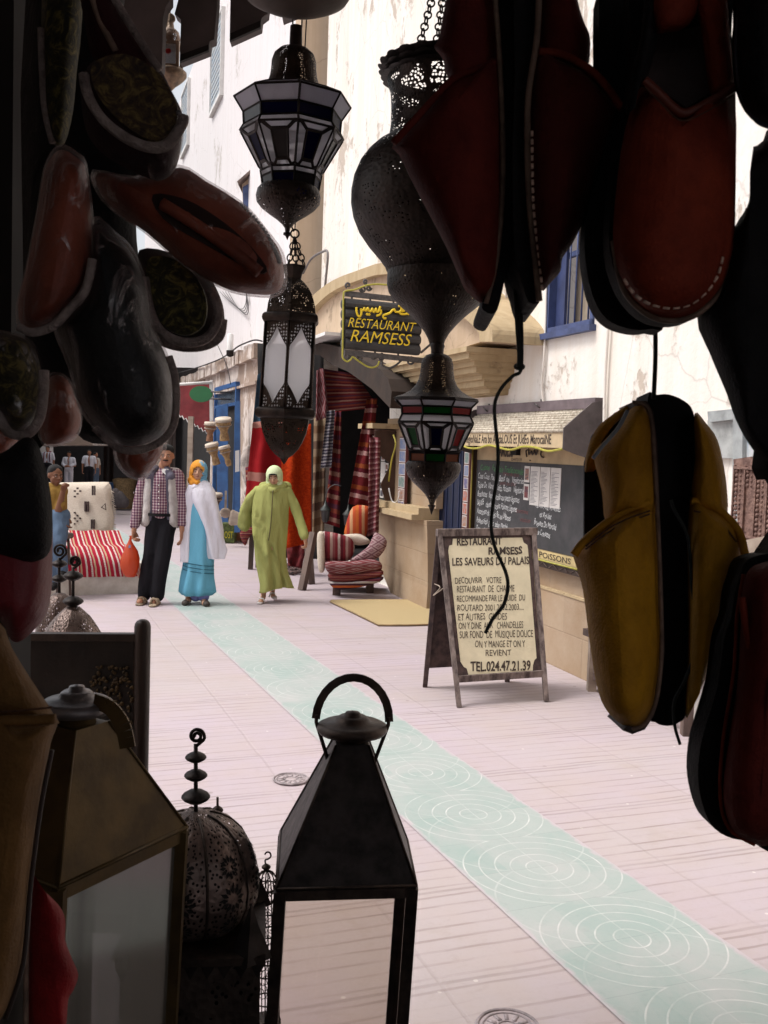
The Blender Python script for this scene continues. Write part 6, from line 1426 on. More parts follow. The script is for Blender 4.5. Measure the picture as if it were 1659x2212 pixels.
# postcard strips and the glass menu case by the carpet shop
def strip(px0, px1, py0, py1, off, label, n, seed, tiltx=0):
    t = thing('postcard_rack', label, 'picture strip', NW.P((px0 + px1) / 2, py1, off)); a1, z1_ = NW.sz(px0, py0, off); a0, _ = NW.sz(px1, py0, off); z0_ = NW.sz(px0, py1, off)[1]
    make('back_board', NW.rect(a0 - .01, a1 + .01, z0_ - .01, z1_ + .01, off - .03, off), M('dark red backing', (.12, .03, .03), .6), t, smooth=False)
    random.seed(seed); h = (z1_ - z0_) / n
    for k in range(n):
        g = make('postcard', NW.rect(a0 + .008, a1 - .008, z1_ - (k + 1) * h + .006, z1_ - k * h - .006, off, off + .004), PAPER, t, smooth=False)
        c_ = random.choice([(.12, .18, .35), (.35, .16, .08), (.10, .20, .16), (.45, .10, .04), (.25, .25, .30), (.10, .08, .22)])
        make('picture', NW.rect(a0 + .016, a1 - .016, z1_ - (k + 1) * h + .014, z1_ - k * h - .014, off + .004, off + .005), M('card picture', c_, .4, 0, .5, 30, 0, 1, (.30, .28, .30)), g, smooth=False)
strip(864, 878, 945, 1108, .14, 'narrow upright strip of picture postcards on the stone pier beside the glass case', 6, 2)
strip(1005, 1016, 948, 1140, .05, 'narrow upright strip of picture postcards at the left edge of the chalkboard menu', 7, 4)
mc = thing('menu_case', 'small roofed display case with postcards and yellow rope light on the stone pier', 'display case', NW.P(815, 1100, .1))
a1, zz1 = NW.sz(790, 921, .3); a0, _ = NW.sz(846, 918, .12); zz0 = NW.sz(812, 1086, .2)[1]
make('roof', NW.rect(a0 - .12, a1, zz1 - .03, zz1 + .03, .0, .40), SAND, mc, smooth=False)
hd = MB()
for k in range(5): NW.rect(a0 + .02, a1 - .02, zz1 - .06 - k * .025, zz1 - .04 - k * .025, .05, .36 + .0 * k - .03 * (4 - k), hd)
make('ribbed_hood', hd, M('pink slats', (.40, .26, .22), .8), mc, smooth=False)
make('fascia', NW.rect(a0 + .0, a1 - .0, zz1 - .25, zz1 - .165, .34, .36), M('cream ochre fascia', (.45, .34, .16), .7, 0, .3, 12, .2), mc, smooth=False)
make('side_board', prism([NW.W(a0 - .02, zz1 - .06, .0), NW.W(a0 - .02, zz1 - .06, .33), NW.W(a0 - .02, zz1 - .3, .33), NW.W(a0 - .02, zz1 - .45, .12), NW.W(a0 - .02, zz1 - .7, .24), NW.W(a0 - .02, zz0, .16), NW.W(a0 - .02, zz0, 0)], NW.d * .02), M('brown side board', (.10, .055, .04), .7, 0, .2, 5, .2), mc, smooth=False)
make('back_board', NW.rect(a0, a1 - .03, zz0, zz1 - .2, .12, .14), M('black felt', (.015, .014, .016), .9), mc, smooth=False)
random.seed(9)
for (u, v, w_, h_, wht) in ((.30, .55, .30, .10, 0), (.62, .60, .26, .10, 0), (.30, .27, .36, .27, 1), (.70, .30, .22, .10, 0), (.70, .43, .22, .10, 0), (.30, .07, .28, .12, 0), (.66, .07, .28, .12, 0), (.34, .70, .25, .08, 1), (.66, .72, .25, .07, 1)):
    A0 = a1 - .03 - (a1 - a0) * (u + .05 + w_) * .95; A1 = A0 + (a1 - a0) * w_; Z0 = zz0 + (zz1 - zz0) * v; Z1 = Z0 + (zz1 - zz0) * h_
    g = make('card', NW.rect(A0, A1, Z0, Z1, .14, .144), PAPER, mc, smooth=False)
    if not wht: make('picture', NW.rect(A0 + .02, A1 - .02, Z0 + .02, Z1 - .02, .144, .146), M('case picture', random.choice([(.08, .08, .1), (.2, .1, .08), (.1, .15, .2)]), .4), g, smooth=False)
for xs in ([(802, 935), (798, 960), (804, 985), (796, 1010), (801, 1035)], [(850, 940), (855, 960), (847, 990), (843, 1015), (840, 1040)]):
    make('rope_light', tube(crom([NW.P(x, y, .2) for x, y in xs], 5), .011, 6), M('yellow rope', (.5, .42, .06), .5), mc)
make('white_cable', tube(crom([NW.P(x, y, .17) for x, y in [(840, 1055), (846, 1080), (853, 1086), (860, 1078), (863, 1060)]], 5), .008, 5), WHITE, mc)

# ------------------------------------------------------------------ straw mat
mt_ = thing('straw_mat', 'yellowish straw mat lying on the paving in front of the stone pier', 'mat', G(815, 1325))
pts = [G(x, y, .006) for x, y in [(713, 1301), (716, 1298), (800, 1297), (890, 1297), (935, 1312), (945, 1350), (880, 1352), (818, 1352), (765, 1326)]]
t_ = NT('straw weave'); ob = t_.coord(); wv = t_.n('TexWave', wave_type='BANDS', bands_direction='X'); t_.l(t_.mapping(ob, (1, 1, 1), (0, 0, .4)), wv.inputs[0]); wv.inputs['Scale'].default_value = 18; wv.inputs['Distortion'].default_value = 1.5
STRAW = t_.out(t_.prin(t_.mix(wv.outputs[1], (.49, .38, .21), (.40, .30, .16)), .9, 0, t_.bump(wv.outputs[1], .5, .006), .1))
make('mat', prism(pts, (0, 0, .012)), STRAW, mt_, smooth=False)
make('edge_binding', tube([p + Vector((0, 0, .008)) for p in pts], .008, 5, closed=True), M('mat edge', (.30, .20, .10), .9), mt_)
for (x, y, r, lb, nm, dark) in ((628, 1684, .088, 'round cast iron inspection cover set in the paving at left of centre', 'manhole_cover', 0), (1098, 2222, .095, 'worn round drain cover at the very bottom of the view', 'manhole_cover', 1)):
    c0 = G(x, y, .004); t = thing(nm, lb, 'manhole cover', c0)
    make('plate', lathe([(.0, r), (.003, r), (.0035, r * .98), (.003, .001)], c0, 32), M('cover pinkish iron', (.44, .37, .38), .7, 0, .3, 14, .4, 50, (.34, .28, .28)), t)
    rg = MB()
    for rr in (r, r * .82, r * .35): tube([c0 + Vector((math.cos(a) * rr, math.sin(a) * rr, .004)) for a in [2 * math.pi * k / 36 for k in range(36)]], .0035 if rr < r else .006, 5, rg, closed=True)
    for k in range(12): a = 2 * math.pi * k / 12; box(c0 + Vector((math.cos(a) * r * .58, math.sin(a) * r * .58, .004)), (.03, .012, .004), Matrix.Rotation(a, 3, 'Z'), rg)
    make('raised_rings', rg, M('cover rim', (.40, .34, .35), .6, .2, .3, 20, .3), t)

# ------------------------------------------------------------------ rugs of the carpet shop
REDBASE = (.16, .018, .020)
R_KILIM = rug('dark red kilim', REDBASE, [(.16, .018, .020), (.30, .16, .12), (.10, .012, .02), (.22, .05, .03), (.09, .03, .05)], 'stripes', 5, .45)
R_DIAM = rug('diamond kilim', (.26, .08, .08), [(.30, .20, .20), (.10, .02, .03), (.36, .26, .27)], 'diamonds', 1.8)
R_DIAM2 = rug('grey diamond kilim', (.34, .20, .20), [(.12, .03, .05), (.42, .32, .33), (.16, .05, .08)], 'diamonds', 2.6)
R_BW = rug('black and white runner', (.045, .04, .05), [(.30, .27, .27), (.05, .045, .06), (.22, .20, .22), (.04, .03, .05)], 'stripes', 9, .8)
R_PINK = rug('pinkish lattice rug', (.33, .15, .16), [(.16, .03, .04), (.40, .24, .24), (.22, .07, .08)], 'stripes', 18, .6, scale2=30)
R_REDW = rug('red white striped rug', (.42, .02, .045), [(.42, .02, .045), (.70, .62, .55), (.42, .02, .045), (.30, .02, .04), (.70, .62, .55), (.42, .02, .045), (.55, .40, .25), (.42, .02, .045)], 'vstripes', 5, .35, scale2=22)
R_ORANGE = rug('orange striped cushion', (.50, .12, .03), [(.50, .12, .03), (.36, .04, .03), (.55, .30, .16), (.45, .08, .03)], 'vstripes', 2.2, .1)
R_RED = rug('plain red rug with few motifs', (.36, .018, .022), [(.36, .018, .022), (.36, .018, .022), (.36, .018, .022), (.42, .20, .16), (.34, .016, .02), (.36, .018, .022)], 'stripes', 1.6, .0)
SHAG = solidrug('orange shaggy wool', (.62, .065, .012), (.42, .030, .008), 22, 1.0, .03)
CREAMR = solidrug('cream wool', (.66, .58, .49), (.55, .46, .37), 60, .5, .01)
BROWNR = rug('brown woven sack', (.20, .13, .08), [(.12, .07, .05), (.28, .20, .13), (.16, .09, .05), (.24, .17, .11)], 'stripes', 4, .4)
GR = 'carpets displayed at the carpet shop'
def rugthing(name, label, pts, d, T, mt, cat='rug', tilt=(0, 0), back=.5, sm=3, power=.3):
    t = thing(name, label, cat, V(*pts[0], d), GR); make('weave', pillow(pts, d, T, back, sm, 5, tilt, power, wr=T * .9), mt, t); return t
def flat(name, label, pts, d, T, mt, cat='rug', tilt=(0, 0)):
    t = thing(name, label, cat, V(*pts[0], d), GR)
    # gently rippled hanging cloth with thickness
    P = [Vector(p) for p in pts]; mb = MB(); nx, ny = 14, 16; tl, tr, br, bl = P; uv = []
    for side in (0, 1):
        for j in range(ny + 1):
            for i in range(nx + 1):
                u, v = i / nx, j / ny; q = (tl.lerp(tr, u)).lerp(bl.lerp(br, u), v)
                h = T * .8 * math.sin(u * 9 + v * 1.3 + len(label)) + T * noise.noise(Vector((u * 3, v * 4, len(label))))
                mb.v.append(V(q.x, q.y, d + (u - .5) * tilt[0] + (v - .5) * tilt[1] + h + side * T * .4)); uv.append((u, 1 - v))
    W_ = nx + 1; H_ = (nx + 1) * (ny + 1)
    for j in range(ny):
        for i in range(nx):
            a = j * W_ + i; mb.f.append([a, a + 1, a + 1 + W_, a + W_]); mb.f.append([a + H_, a + W_ + H_, a + 1 + W_ + H_, a + 1 + H_])
    for i in range(nx): a = i; mb.f.append([a, a + H_, a + 1 + H_, a + 1]); a = ny * W_ + i; mb.f.append([a, a + 1, a + 1 + H_, a + H_])
    for j in range(ny): a = j * W_; mb.f.append([a, a + W_, a + W_ + H_, a + H_]); a = j * W_ + nx; mb.f.append([a, a + H_, a + W_ + H_, a + W_])
    mb.mi = [0] * len(mb.f); mb.uv = uv
    make('weave', mb, mt, t); return t
flat('shade_backing', 'dark cloth closing the left side of the carpet shop', [(556, 742), (700, 742), (692, 1225), (560, 1215)], 15.5, .05, NEARBLACK, 'curtain')  # dark sheet added in place of the unlit shop depth
flat('hanging_rug', 'dark blue rug hanging behind the red one at the left end of the shop', [(556, 810), (596, 780), (580, 985), (538, 1000)], 14.8, .04, M('navy wool', (.03, .07, .11), .9, 0, .3, 9, .5))
flat('hanging_rug', 'red rug with pale motifs hanging at the left end above the green robed woman', [(546, 912), (612, 905), (622, 1110), (528, 1092)], 14.0, .07, R_RED, tilt=(.3, 0))
flat('hanging_rug', 'narrow red kilim with a white border hanging down behind the green robed woman', [(530, 1010), (560, 1000), (556, 1140), (535, 1135)], 14.2, .05, R_KILIM)
rugthing('rolled_rug', 'small folded dark red kilim hanging low left of the green robed woman', [(518, 1152), (530, 1142), (552, 1138), (558, 1144), (540, 1158), (531, 1178), (524, 1172)], 13.6, .05, R_KILIM)
flat('hanging_rug', 'bright orange shaggy rug hanging to the right of the green robed woman', [(606, 930), (672, 915), (673, 1172), (612, 1186)], 13.2, .06, SHAG, tilt=(.3, 0))
flat('hanging_rug', 'dark crimson rug hanging below the bright orange shaggy one', [(618, 1175), (664, 1165), (652, 1228), (622, 1222)], 13.35, .05, M('crimson wool', (.15, .012, .015), .95, 0, .3, 9, .6))
flat('hanging_rug', 'wide dark red kilim hung like a valance under the arch of the carpet shop', [(690, 795), (768, 808), (818, 880), (682, 895)], 13.6, .08, R_KILIM)
flat('hanging_rug', 'dark red kilim valance in the shadow at the left of the arch', [(684, 800), (700, 795), (712, 900), (682, 910)], 13.4, .05, R_DIAM)
flat('hanging_rug', 'brown woven rug hanging between the orange shaggy rug and the black and white runner', [(678, 900), (706, 900), (700, 1160), (674, 1170)], 13.5, .05, BROWNR)
flat('hanging_rug', 'black and white patterned runner hanging inside the shop', [(706, 888), (724, 886), (716, 1010), (692, 1012)], 13.2, .03, R_BW)
flat('hanging_rug', 'long red rug hanging inside the shop right of the black and white runner', [(724, 888), (738, 888), (734, 1140), (700, 1130)], 13.3, .04, R_KILIM)
flat('hanging_rug', 'dark red striped rug leaning diagonally against the pier of the shop', [(792, 862), (815, 860), (795, 1098), (752, 1088)], 12.0, .05, rug('diagonal kilim', (.13, .015, .018), [(.13, .015, .018), (.13, .015, .018), (.42, .24, .22), (.10, .012, .02), (.24, .06, .02)], 'stripes', 5, .2))
flat('hanging_rug', 'pink and white lattice rug hanging down the pier beside the postcard case', [(798, 945), (822, 945), (818, 1150), (794, 1160)], 11.75, .05, R_PINK)
rugthing('striped_cushion', 'orange and red striped cushion leaning upright on the heap', [(762, 1095), (790, 1092), (800, 1105), (790, 1160), (775, 1166), (745, 1158), (748, 1130)], 11.9, .12, R_ORANGE, 'cushion')
rugthing('folded_blanket', 'cream folded blanket on top of the cushions', [(732, 1158), (770, 1152), (790, 1160), (800, 1172), (775, 1178), (735, 1170)], 11.75, .12, CREAMR, 'blanket')
rugthing('kilim_pouffe', 'square cushion with grey sides and a red patterned face', [(690, 1150), (735, 1154), (762, 1165), (765, 1192), (748, 1214), (700, 1214), (688, 1200)], 11.7, .16, rug('pouffe face', (.22, .03, .04), [(.28, .10, .10), (.22, .03, .04), (.50, .42, .38), (.12, .02, .03), (.22, .03, .04), (.45, .32, .28)], 'vstripes', 2.4, .2), 'cushion')
rugthing('grey_bolster', 'pale grey upright bolster at the left side of the heap', [(686, 1152), (700, 1152), (702, 1190), (701, 1232), (689, 1234), (685, 1195)], 11.6, .09, CREAMR, 'bolster')
rugthing('draped_kilim', 'grey and red diamond kilim draped over the heap against the pier', [(812, 1150), (832, 1162), (835, 1178), (822, 1200), (800, 1214), (770, 1216), (756, 1210), (775, 1196), (795, 1180), (804, 1162)], 11.6, .09, R_DIAM2)
rugthing('folded_kilim', 'folded pinkish diamond kilim, topmost of the stack', [(703, 1214), (760, 1212), (800, 1208), (822, 1215), (823, 1232), (790, 1240), (735, 1244), (712, 1240)], 11.5, .16, R_DIAM, power=.25)
rugthing('folded_kilim', 'folded dark striped kilim, second from the top of the stack', [(710, 1238), (760, 1240), (822, 1230), (823, 1246), (780, 1256), (735, 1260), (716, 1255)], 11.5, .17, R_KILIM, power=.25)
rugthing('folded_kilim', 'folded black, orange and white striped kilim at the bottom of the stack', [(712, 1254), (760, 1256), (823, 1244), (822, 1256), (780, 1268), (738, 1274), (720, 1270)], 11.5, .17, rug('dark striped kilim', (.10, .02, .03), [(.04, .02, .03), (.50, .12, .03), (.05, .02, .03), (.45, .40, .38), (.10, .02, .03)], 'stripes', 1.3, .1), power=.25)
bn = thing('rug_bench', 'low wooden bench carrying the stack of kilims', 'bench', G(770, 1285)); 
for x, y in ((727, 1285), (799, 1280)): b_ = G(x, y); b_.z = 0; make('leg', beam(b_, b_ + Vector((0, 0, .14)), .09, .09), OLDWOOD, bn, smooth=False)
cB = G(765, 1278); cB.z = .0
for dx in (-.18, .18): make('leg', beam(cB + Vector((dx, .35, 0)), cB + Vector((dx, .35, .14)), .09, .09), OLDWOOD, bn, smooth=False)
make('seat', box(cB + Vector((0, .12, .165)), (.62, .5, .05)), OLDWOOD, bn, smooth=False)
tr1 = thing('wooden_trestle', 'grey wooden trestle leg standing between the green robed woman and the kilim heap', 'trestle', G(660, 1278))
for a, b in (((652, 1275), (678, 1150)), ((672, 1262), (664, 1150))): p = G(*a); p.z = 0; d_ = (p - CAM).dot(fwd); make('leg', beam(p, V(b[0], b[1], d_ + .1), .08, .07), OLDWOOD, tr1, smooth=False)
make('rail', beam(V(650, 1160, 12.6), V(700, 1158, 12.6), .07, .08), OLDWOOD, tr1, smooth=False)
pl = thing('wooden_post', 'dark wooden post holding the rugs at the left end of the shop', 'post', G(541, 1230)); p = G(541, 1230); p.z = 0
make('post', beam(p, V(548, 1080, (p - CAM).dot(fwd)), .06, .08), DARKWOOD, pl, smooth=False); p2 = G(556, 1226); p2.z = 0; make('post', beam(p2, V(560, 1080, (p2 - CAM).dot(fwd)), .05, .05), DARKWOOD, pl, smooth=False)
for k, (x, y, lb) in enumerate(((752, 1115, 'dark hanging tin lantern inside the carpet shop in front of the red rug'), (703, 1105, 'dark hanging tin lantern inside the carpet shop in front of the brown rug'))):
    t = thing('tin_lantern', lb, 'lantern', V(x, y, 12.9)); kk_ = 12.9 / F
    make('roof', lathe([(0, 12 * kk_), (.02, 12 * kk_), (12 * kk_, 4 * kk_), (20 * kk_, 2 * kk_), (24 * kk_, .002)], V(x, y - 2, 12.9), 8), M('dull pewter', (.07, .075, .07), .5, .5), t); make('body', lathe([(-26 * kk_, 3 * kk_), (-20 * kk_, 8 * kk_), (0, 10 * kk_), (.01, 12 * kk_)], V(x, y - 2, 12.9), 8), M('dull pewter body', (.06, .06, .06), .4, .5), t)
    make('hook', tube(crom([V(x, y - 26, 12.9), V(x + 6, y - 48, 12.9), V(x + 20, y - 58, 12.9), V(x + 34, y - 55, 12.9)], 4), .006, 5), IRONGREY, t)
gm_ = MB(); random.seed(8)
for k in range(22): x = 622 + random.uniform(0, 45); y = 1232 + random.uniform(-8, 12); p = G(x, y); p.z = .03; capsule(p, p + Vector((random.uniform(-.1, .1), random.uniform(-.1, .1), .02)), .03, .025, 6, gm_)
solo('fringe_heap', 'low heap of frayed dark rug ends on the ground beneath the crimson rug', 'rug ends', gm_, BROWNR.copy() if False else M('frayed wool', (.16, .10, .09), .95, 0, .5, 25, .8, 60), group=None, kind='stuff')

# ------------------------------------------------------------------ right edge: old blue door, carved panel
dp = thing('old_blue_door', 'flaking pale blue door in a grey frame at the right edge behind the ochre slippers', 'door', NW.P(1610, 1200))
make('frame', NW.panel([(1528, 889), (1640, 878), (1700, 876), (1700, 905), (1604, 905), (1600, 1420), (1580, 1400), (1583, 906), (1530, 912)], .0, .06), M('grey white frame', (.38, .40, .40), .8, 0, .2, 8, .4, 40), dp, smooth=False)
make('leaf', NW.panel([(1600, 902), (1720, 895), (1720, 1480), (1600, 1420)], .0, .03), PALEBLUE, dp, smooth=False)
make('lintel_panel', NW.panel([(1528, 908), (1584, 903), (1584, 990), (1532, 990)], .0, .03), M('grey panel', (.42, .43, .42), .8, 0, .2, 8, .4, 40), dp, smooth=False)
cpn = thing('carved_screen', 'brown wooden panel densely carved with rows of beads, leaning at the right edge', 'carved panel', NW.P(1610, 1190, .35))
po = .35; CW = M('carved brown wood', (.24, .14, .11), .75, 0, .35, 25, .9, 55, (.10, .05, .04), bdist=.01)
make('board', NW.panel([(1584, 992), (1700, 975), (1700, 1200), (1597, 1180)], po - .04, po), CW, cpn, smooth=False)
b0 = MB(); a_l, z_t = NW.sz(1590, 1005, po); a_r, _ = NW.sz(1690, 995, po); z_b = NW.sz(1600, 1160, po)[1]; ncol = 12
for i in range(ncol):
    a = a_l + (a_r - a_l) * (i + .5) / ncol; R_ = .009 if i % 3 else .013
    for j in range(int((z_t - z_b) / .026)):
        if (i in (3, 4, 8) and j > 3 and j < 14): continue
        sphere(NW.W(a, z_t - .03 - j * .026, po), R_, R_, R_, 6, 4, b0)
make('bead_carving', b0, CW, cpn)
fr = MB()
for i in (0, 3, 6, 9, 12): a = a_l + (a_r - a_l) * i / ncol; NW.rect(a - .005, a + .005, z_b, z_t, po, po + .014, fr)
for z in (z_t - .02, z_t - .48, z_b): NW.rect(a_r, a_l, z, z + .014, po, po + .016, fr)
make('moulding', fr, CW, cpn, smooth=False)
tbn = thing('wooden_bench', 'old wooden bench whose feet show behind and below the ochre slippers', 'bench', G(1400, 1500))
f1, f2 = G(1277, 1492), G(1482, 1588); f1.z = f2.z = 0; dq = (f2 - f1); nn = NW.n * -.35
for p, mt in ((f1, PALEWOOD), (f2, OLDWOOD), (f1 + nn, OLDWOOD), (f2 + nn, OLDWOOD)): make('leg', beam(p, p + Vector((0, 0, .40)), .06, .07), mt, tbn, smooth=False)
R3 = Matrix((dq.normalized(), Vector((-dq.normalized().y, dq.normalized().x, 0)), Vector((0, 0, 1)))).transposed()
make('seat', box((f1 + f2 + nn) / 2 + Vector((0, 0, .425)), (dq.length + .2, .42, .05), R3), OLDWOOD, tbn, smooth=False)
make('stretcher', beam(f1 + Vector((0, 0, .12)), f2 + Vector((0, 0, .12)), .03, .05), OLDWOOD, tbn, smooth=False)
shm = MB()
for k in range(5): pk = f1.lerp(f2, .35 + k * .13) + nn * .5; beam(pk + Vector((0, 0, .45)), pk + Vector((0, 0, .80)), .05, .10, shm)
make('backrest', shm, OLDWOOD, tbn, smooth=False)
st_ = NW.P(1606, 1178, .5); solo('stone_step', 'pale pink plank below the carved panel at the right edge', 'plank', NW.panel([(1604, 1168), (1700, 1148), (1700, 1185), (1608, 1196)], .45, .52), PALEWOOD, smooth=False)

# ------------------------------------------------------------------ drums at the blue door
DRW = M('drum wood', (.36, .23, .10), .7, 0, .4, 20, .4, 60, (.17, .09, .04)); HIDE = M('drum skin', (.62, .52, .42), .7, 0, .15, 6, .1)
def drum(label, x, y, d, h, rt, tiltv=(0, 0, 1), rb=None, mt=DRW):
    t = thing('goblet_drum', label, 'drum', V(x, y + h, d), 'drums hung on the blue door'); k = d / F; rb = rb or rt * .62; ax = Vector(tiltv).normalized(); b = V(x, y, d)
    P = lambda q: [(-yy * k, r * k) for yy, r in q]
    make('shell', lathe(P([(0, rt), (h * .25, rt * .93), (h * .5, rt * .55), (h * .62, rt * .48), (h * .8, rt * .58), (h, rb)]), b, 16, axis=ax), mt, t)
    make('skin', lathe(P([(2, rt * 1.02), (-1, rt * 1.06), (-3, rt * 1.0), (-3.2, .1)]), b, 16, axis=ax), HIDE, t)
    rp = MB()
    for yy, rr in ((3, 1.05), (h * .27, .97)):
        c = b - ax * (yy * k); s = ax.cross(Vector((0, 1, 0))).normalized(); tt = ax.cross(s).normalized(); tube([c + s * (math.cos(a) * rt * rr * k) + tt * (math.sin(a) * rt * rr * k) for a in [2 * math.pi * q / 16 for q in range(16)]], .012, 4, rp, closed=True)
    make('rope', rp, PALEWOOD, t); return t
drum('large drum with a white skin hung highest on the blue door', 482, 906, 17.3, 46, 17, (-.05, -.25, 1))
drum('reddish drum hung top left of the blue door', 455, 915, 17.8, 38, 13, (.05, -.1, 1), mt=M('reddish drum wood', (.26, .12, .06), .7, 0, .4, 20, .4, 60, (.14, .06, .03)))
drum('drum hung second down on the left, below the reddish one', 457, 960, 17.7, 45, 14, (-.25, -.2, 1))
drum('slim drum hung lower right on the blue door', 484, 966, 17.3, 42, 12, (-.28, -.1, 1), rb=5)
drum('round topped drum standing on a stool beside the blue door', 465, 1068, 17.0, 40, 15, (0, -.1, 1), mt=M('dark drum wood', (.10, .06, .04), .7))
lt = thing('lute', 'small pale round bodied lute hanging on the blue door', 'lute', V(487, 1120, 17.2)); make('body', sphere(V(487, 1108, 17.2), .10, .05, .09, 12, 8), PALEWOOD, lt); make('neck', beam(V(487, 1105, 17.2), V(488, 1060, 17.2), .035, .03), PALEWOOD, lt, smooth=False)
for k, (x0, y0, lb, mt) in enumerate(((483, 1132, 'green crate with yellow painted writing on the ground by the blue door', M('green crate', (.10, .13, .03), .8, 0, .4, 14, .3)), (505, 1134, 'brown cardboard box beside the green crate', M('cardboard', (.28, .12, .06), .8)), )):
    g0 = G(x0 + 8, 1166 if k == 0 else 1163, 0); g0.z = -.05; t = thing('crate', lb, 'crate', g0); make('box', box(g0 + Vector((0, .15, .17)), (.24, .3, .34)), mt, t, smooth=False)
    if k == 0:
        fx = g0 + Vector((-.1, -.003, .08)); make('lettering', fit_text('BOST', [fx, fx + Vector((.2, 0, 0)), fx + Vector((.2, 0, .12)), fx + Vector((0, 0, .12))], .003), M('yellow paint', (.5, .42, .02), .7), t, smooth=False, recalc=False)
bg_ = MB(); 
for k in range(4): capsule(V(500 + 6 * k, 1128, 17.0), V(503 + 6 * k, 1105 + 3 * k, 17.0), .06, .04, 8, bg_)
solo('bottle_cluster', 'pale and brown bottles and gourds standing on the crates', 'bottles', remeshed(bg_, .02), PALEWOOD)
for i, (pts, lb) in enumerate((([(520, 985), (540, 960), (545, 1000), (535, 1050), (524, 1030)], 'crumpled white sack hanging on the wall left of the red rug'), ([(526, 1058), (545, 1040), (550, 1062), (536, 1078)], 'pale pink cloth bag below the white sack'))):
    t = thing('cloth_sack', lb, 'sack', V(*pts[0], 14.5)); make('cloth', pillow(pts, 14.5, .08, .5, 3, 6, wr=.08), M('dirty white cloth', (.45, .38, .34), .9, 0, .3, 9, .6, 30), t)
for i, (x0, x1, y0, y1) in enumerate(((510, 518, 972, 1020),)):
    solo('notice', 'small faded notice pinned on the pinkish wall beside the blue door', 'notice', slab([(508, 974), (517, 972), (517, 1018), (508, 1020)], 16.2, .01), PAPER, smooth=False)
# ------------------------------------------------------------------ bench with the white and the red carpets
wb = thing('white_bench', 'low white painted box bench under the red striped rug', 'bench', G(220, 1284)); a, b = G(90, 1288), G(298, 1282); a.z = b.z = 0; dv = (b - a).normalized(); nv = Vector((-dv.y, dv.x, 0))
make('box', prism([a, b, b + nv * .75, a + nv * .75], (0, 0, .20)), WHITEPAINT, wb, smooth=False)
make('plinth', prism([a + nv * .5, b + dv * .14 + nv * .35, b + dv * .14 + nv * .85, a + nv * .85], (0, 0, .30)), WHITEPAINT, wb, smooth=False)
dB = (b - CAM).dot(fwd)
t = thing('striped_rug', 'red and white striped rug draped over the low white bench', 'rug', V(220, 1240, dB), GR)
mb = MB(); nx, ny = 30, 14; uv = []
prf = [(0, .205, .0), (.0, .30, -.01), (.02, .42, .02), (.25, .60, .28), (.45, .72, .55)]
pc_ = crom([Vector((0, z, o)) for _, z, o in [(0, .20, -.02), (0, .30, -.03), (0, .40, .03), (0, .50, .26), (0, .53, .42), (0, .66, .66)]], 4)
for j, q in enumerate(pc_):
    for i in range(nx + 1):
        u = i / nx; L = (b - a).length * (.995 - .24 * (j / len(pc_)) ** 1.5 * 0) ; p = a + dv * (L * u * (1 - .115 * j / len(pc_)) ) + nv * q.z + Vector((0, 0, q.y))
        p += nv * (.012 * math.sin(u * 17 + j * .4)) + Vector((0, 0, .008 * noise.noise(Vector((u * 8, j * .4, 1)))))
        mb.v.append(p); uv.append((u * 1.35, j / len(pc_)))
for j in range(len(pc_) - 1):
    for i in range(nx): k0 = j * (nx + 1) + i; mb.f.append([k0, k0 + 1, k0 + nx + 2, k0 + nx + 1]); mb.mi.append(0)
mb.uv = uv; make('weave', mb, R_REDW, t)
make('fold', pillow([(268, 1175), (285, 1190), (300, 1215), (303, 1245), (290, 1248), (262, 1248), (272, 1215)], dB + .05, .10, .5, 3, wr=.02), R_REDW, t)
hs0 = thing('rug_support', 'dark block carrying the rugs behind the seated boy', 'stand', a + nv * .7); make('block', prism([a + nv * .42, b + nv * .42 - dv * .25, b + nv * .75 - dv * .25, a + nv * .75], (0, 0, .50)), OLDWOOD, hs0, smooth=False)
t = thing('cream_carpet', 'thick cream wool carpet with small dark woven motifs standing behind the bench', 'rug', V(190, 1155, dB + .75), GR)
cd_ = dB + .80
out_ = [(60, 1045), (100, 1042), (140, 1042), (225, 1041), (236, 1044), (241, 1056), (241, 1085), (246, 1115), (243, 1148), (225, 1158), (170, 1160), (60, 1165)]
make('weave', pillow(out_, cd_, .10, .8, 3, 7, (0, -.12), .22, wr=.03), CREAMR, t)
mo_ = MB()
def mrect(x0, y0, x1, y1): slab([(x0, y0), (x1, y0), (x1, y1), (x0, y1)], cd_ - .135 - ((y0 + y1) / 2 - 1100) * 0 , .03, mb=mo_)
def mot_set(lst): 
    for q in lst: mrect(*q)
mot_set([(159 + 6 * i, 1047 + 6 * j, 162.5 + 6 * i, 1050.5 + 6 * j) for i, j in ((1, 1), (0, 2), (2, 2), (1, 3), (0, 4))]); mot_set([(159 + 6 * i, 1100 + 6 * j, 162 + 6 * i, 1103 + 6 * j) for i, j in ((0, 1), (1, 2), (0, 3), (2, 3), (1, 4), (0, 5))])
mot_set([(182, 1083, 186, 1105), (188, 1083, 191, 1105), (196, 1122, 199, 1142), (201, 1122, 204, 1142), (198, 1049, 201, 1070), (203, 1049, 205, 1070)])
make('motifs', mo_, M('brown wool motif', (.06, .035, .035), .95), t, smooth=False)
make('triangle_motif', tube([V(219, 1096, cd_ - .12), V(227, 1088, cd_ - .12), V(229, 1101, cd_ - .12)], .010, 4, closed=True), M('brown wool triangle', (.08, .04, .04), .95), t)
fg = MB(); random.seed(6)
for k in range(50): y = 1060 + k * 1.9; x = 243 if y > 1090 else 240; tube([V(x, y, cd_), V(x + random.uniform(3, 8), y + random.uniform(1, 5), cd_ - .02)], .004, 3, fg)
make('fringe', fg, CREAMR, t)
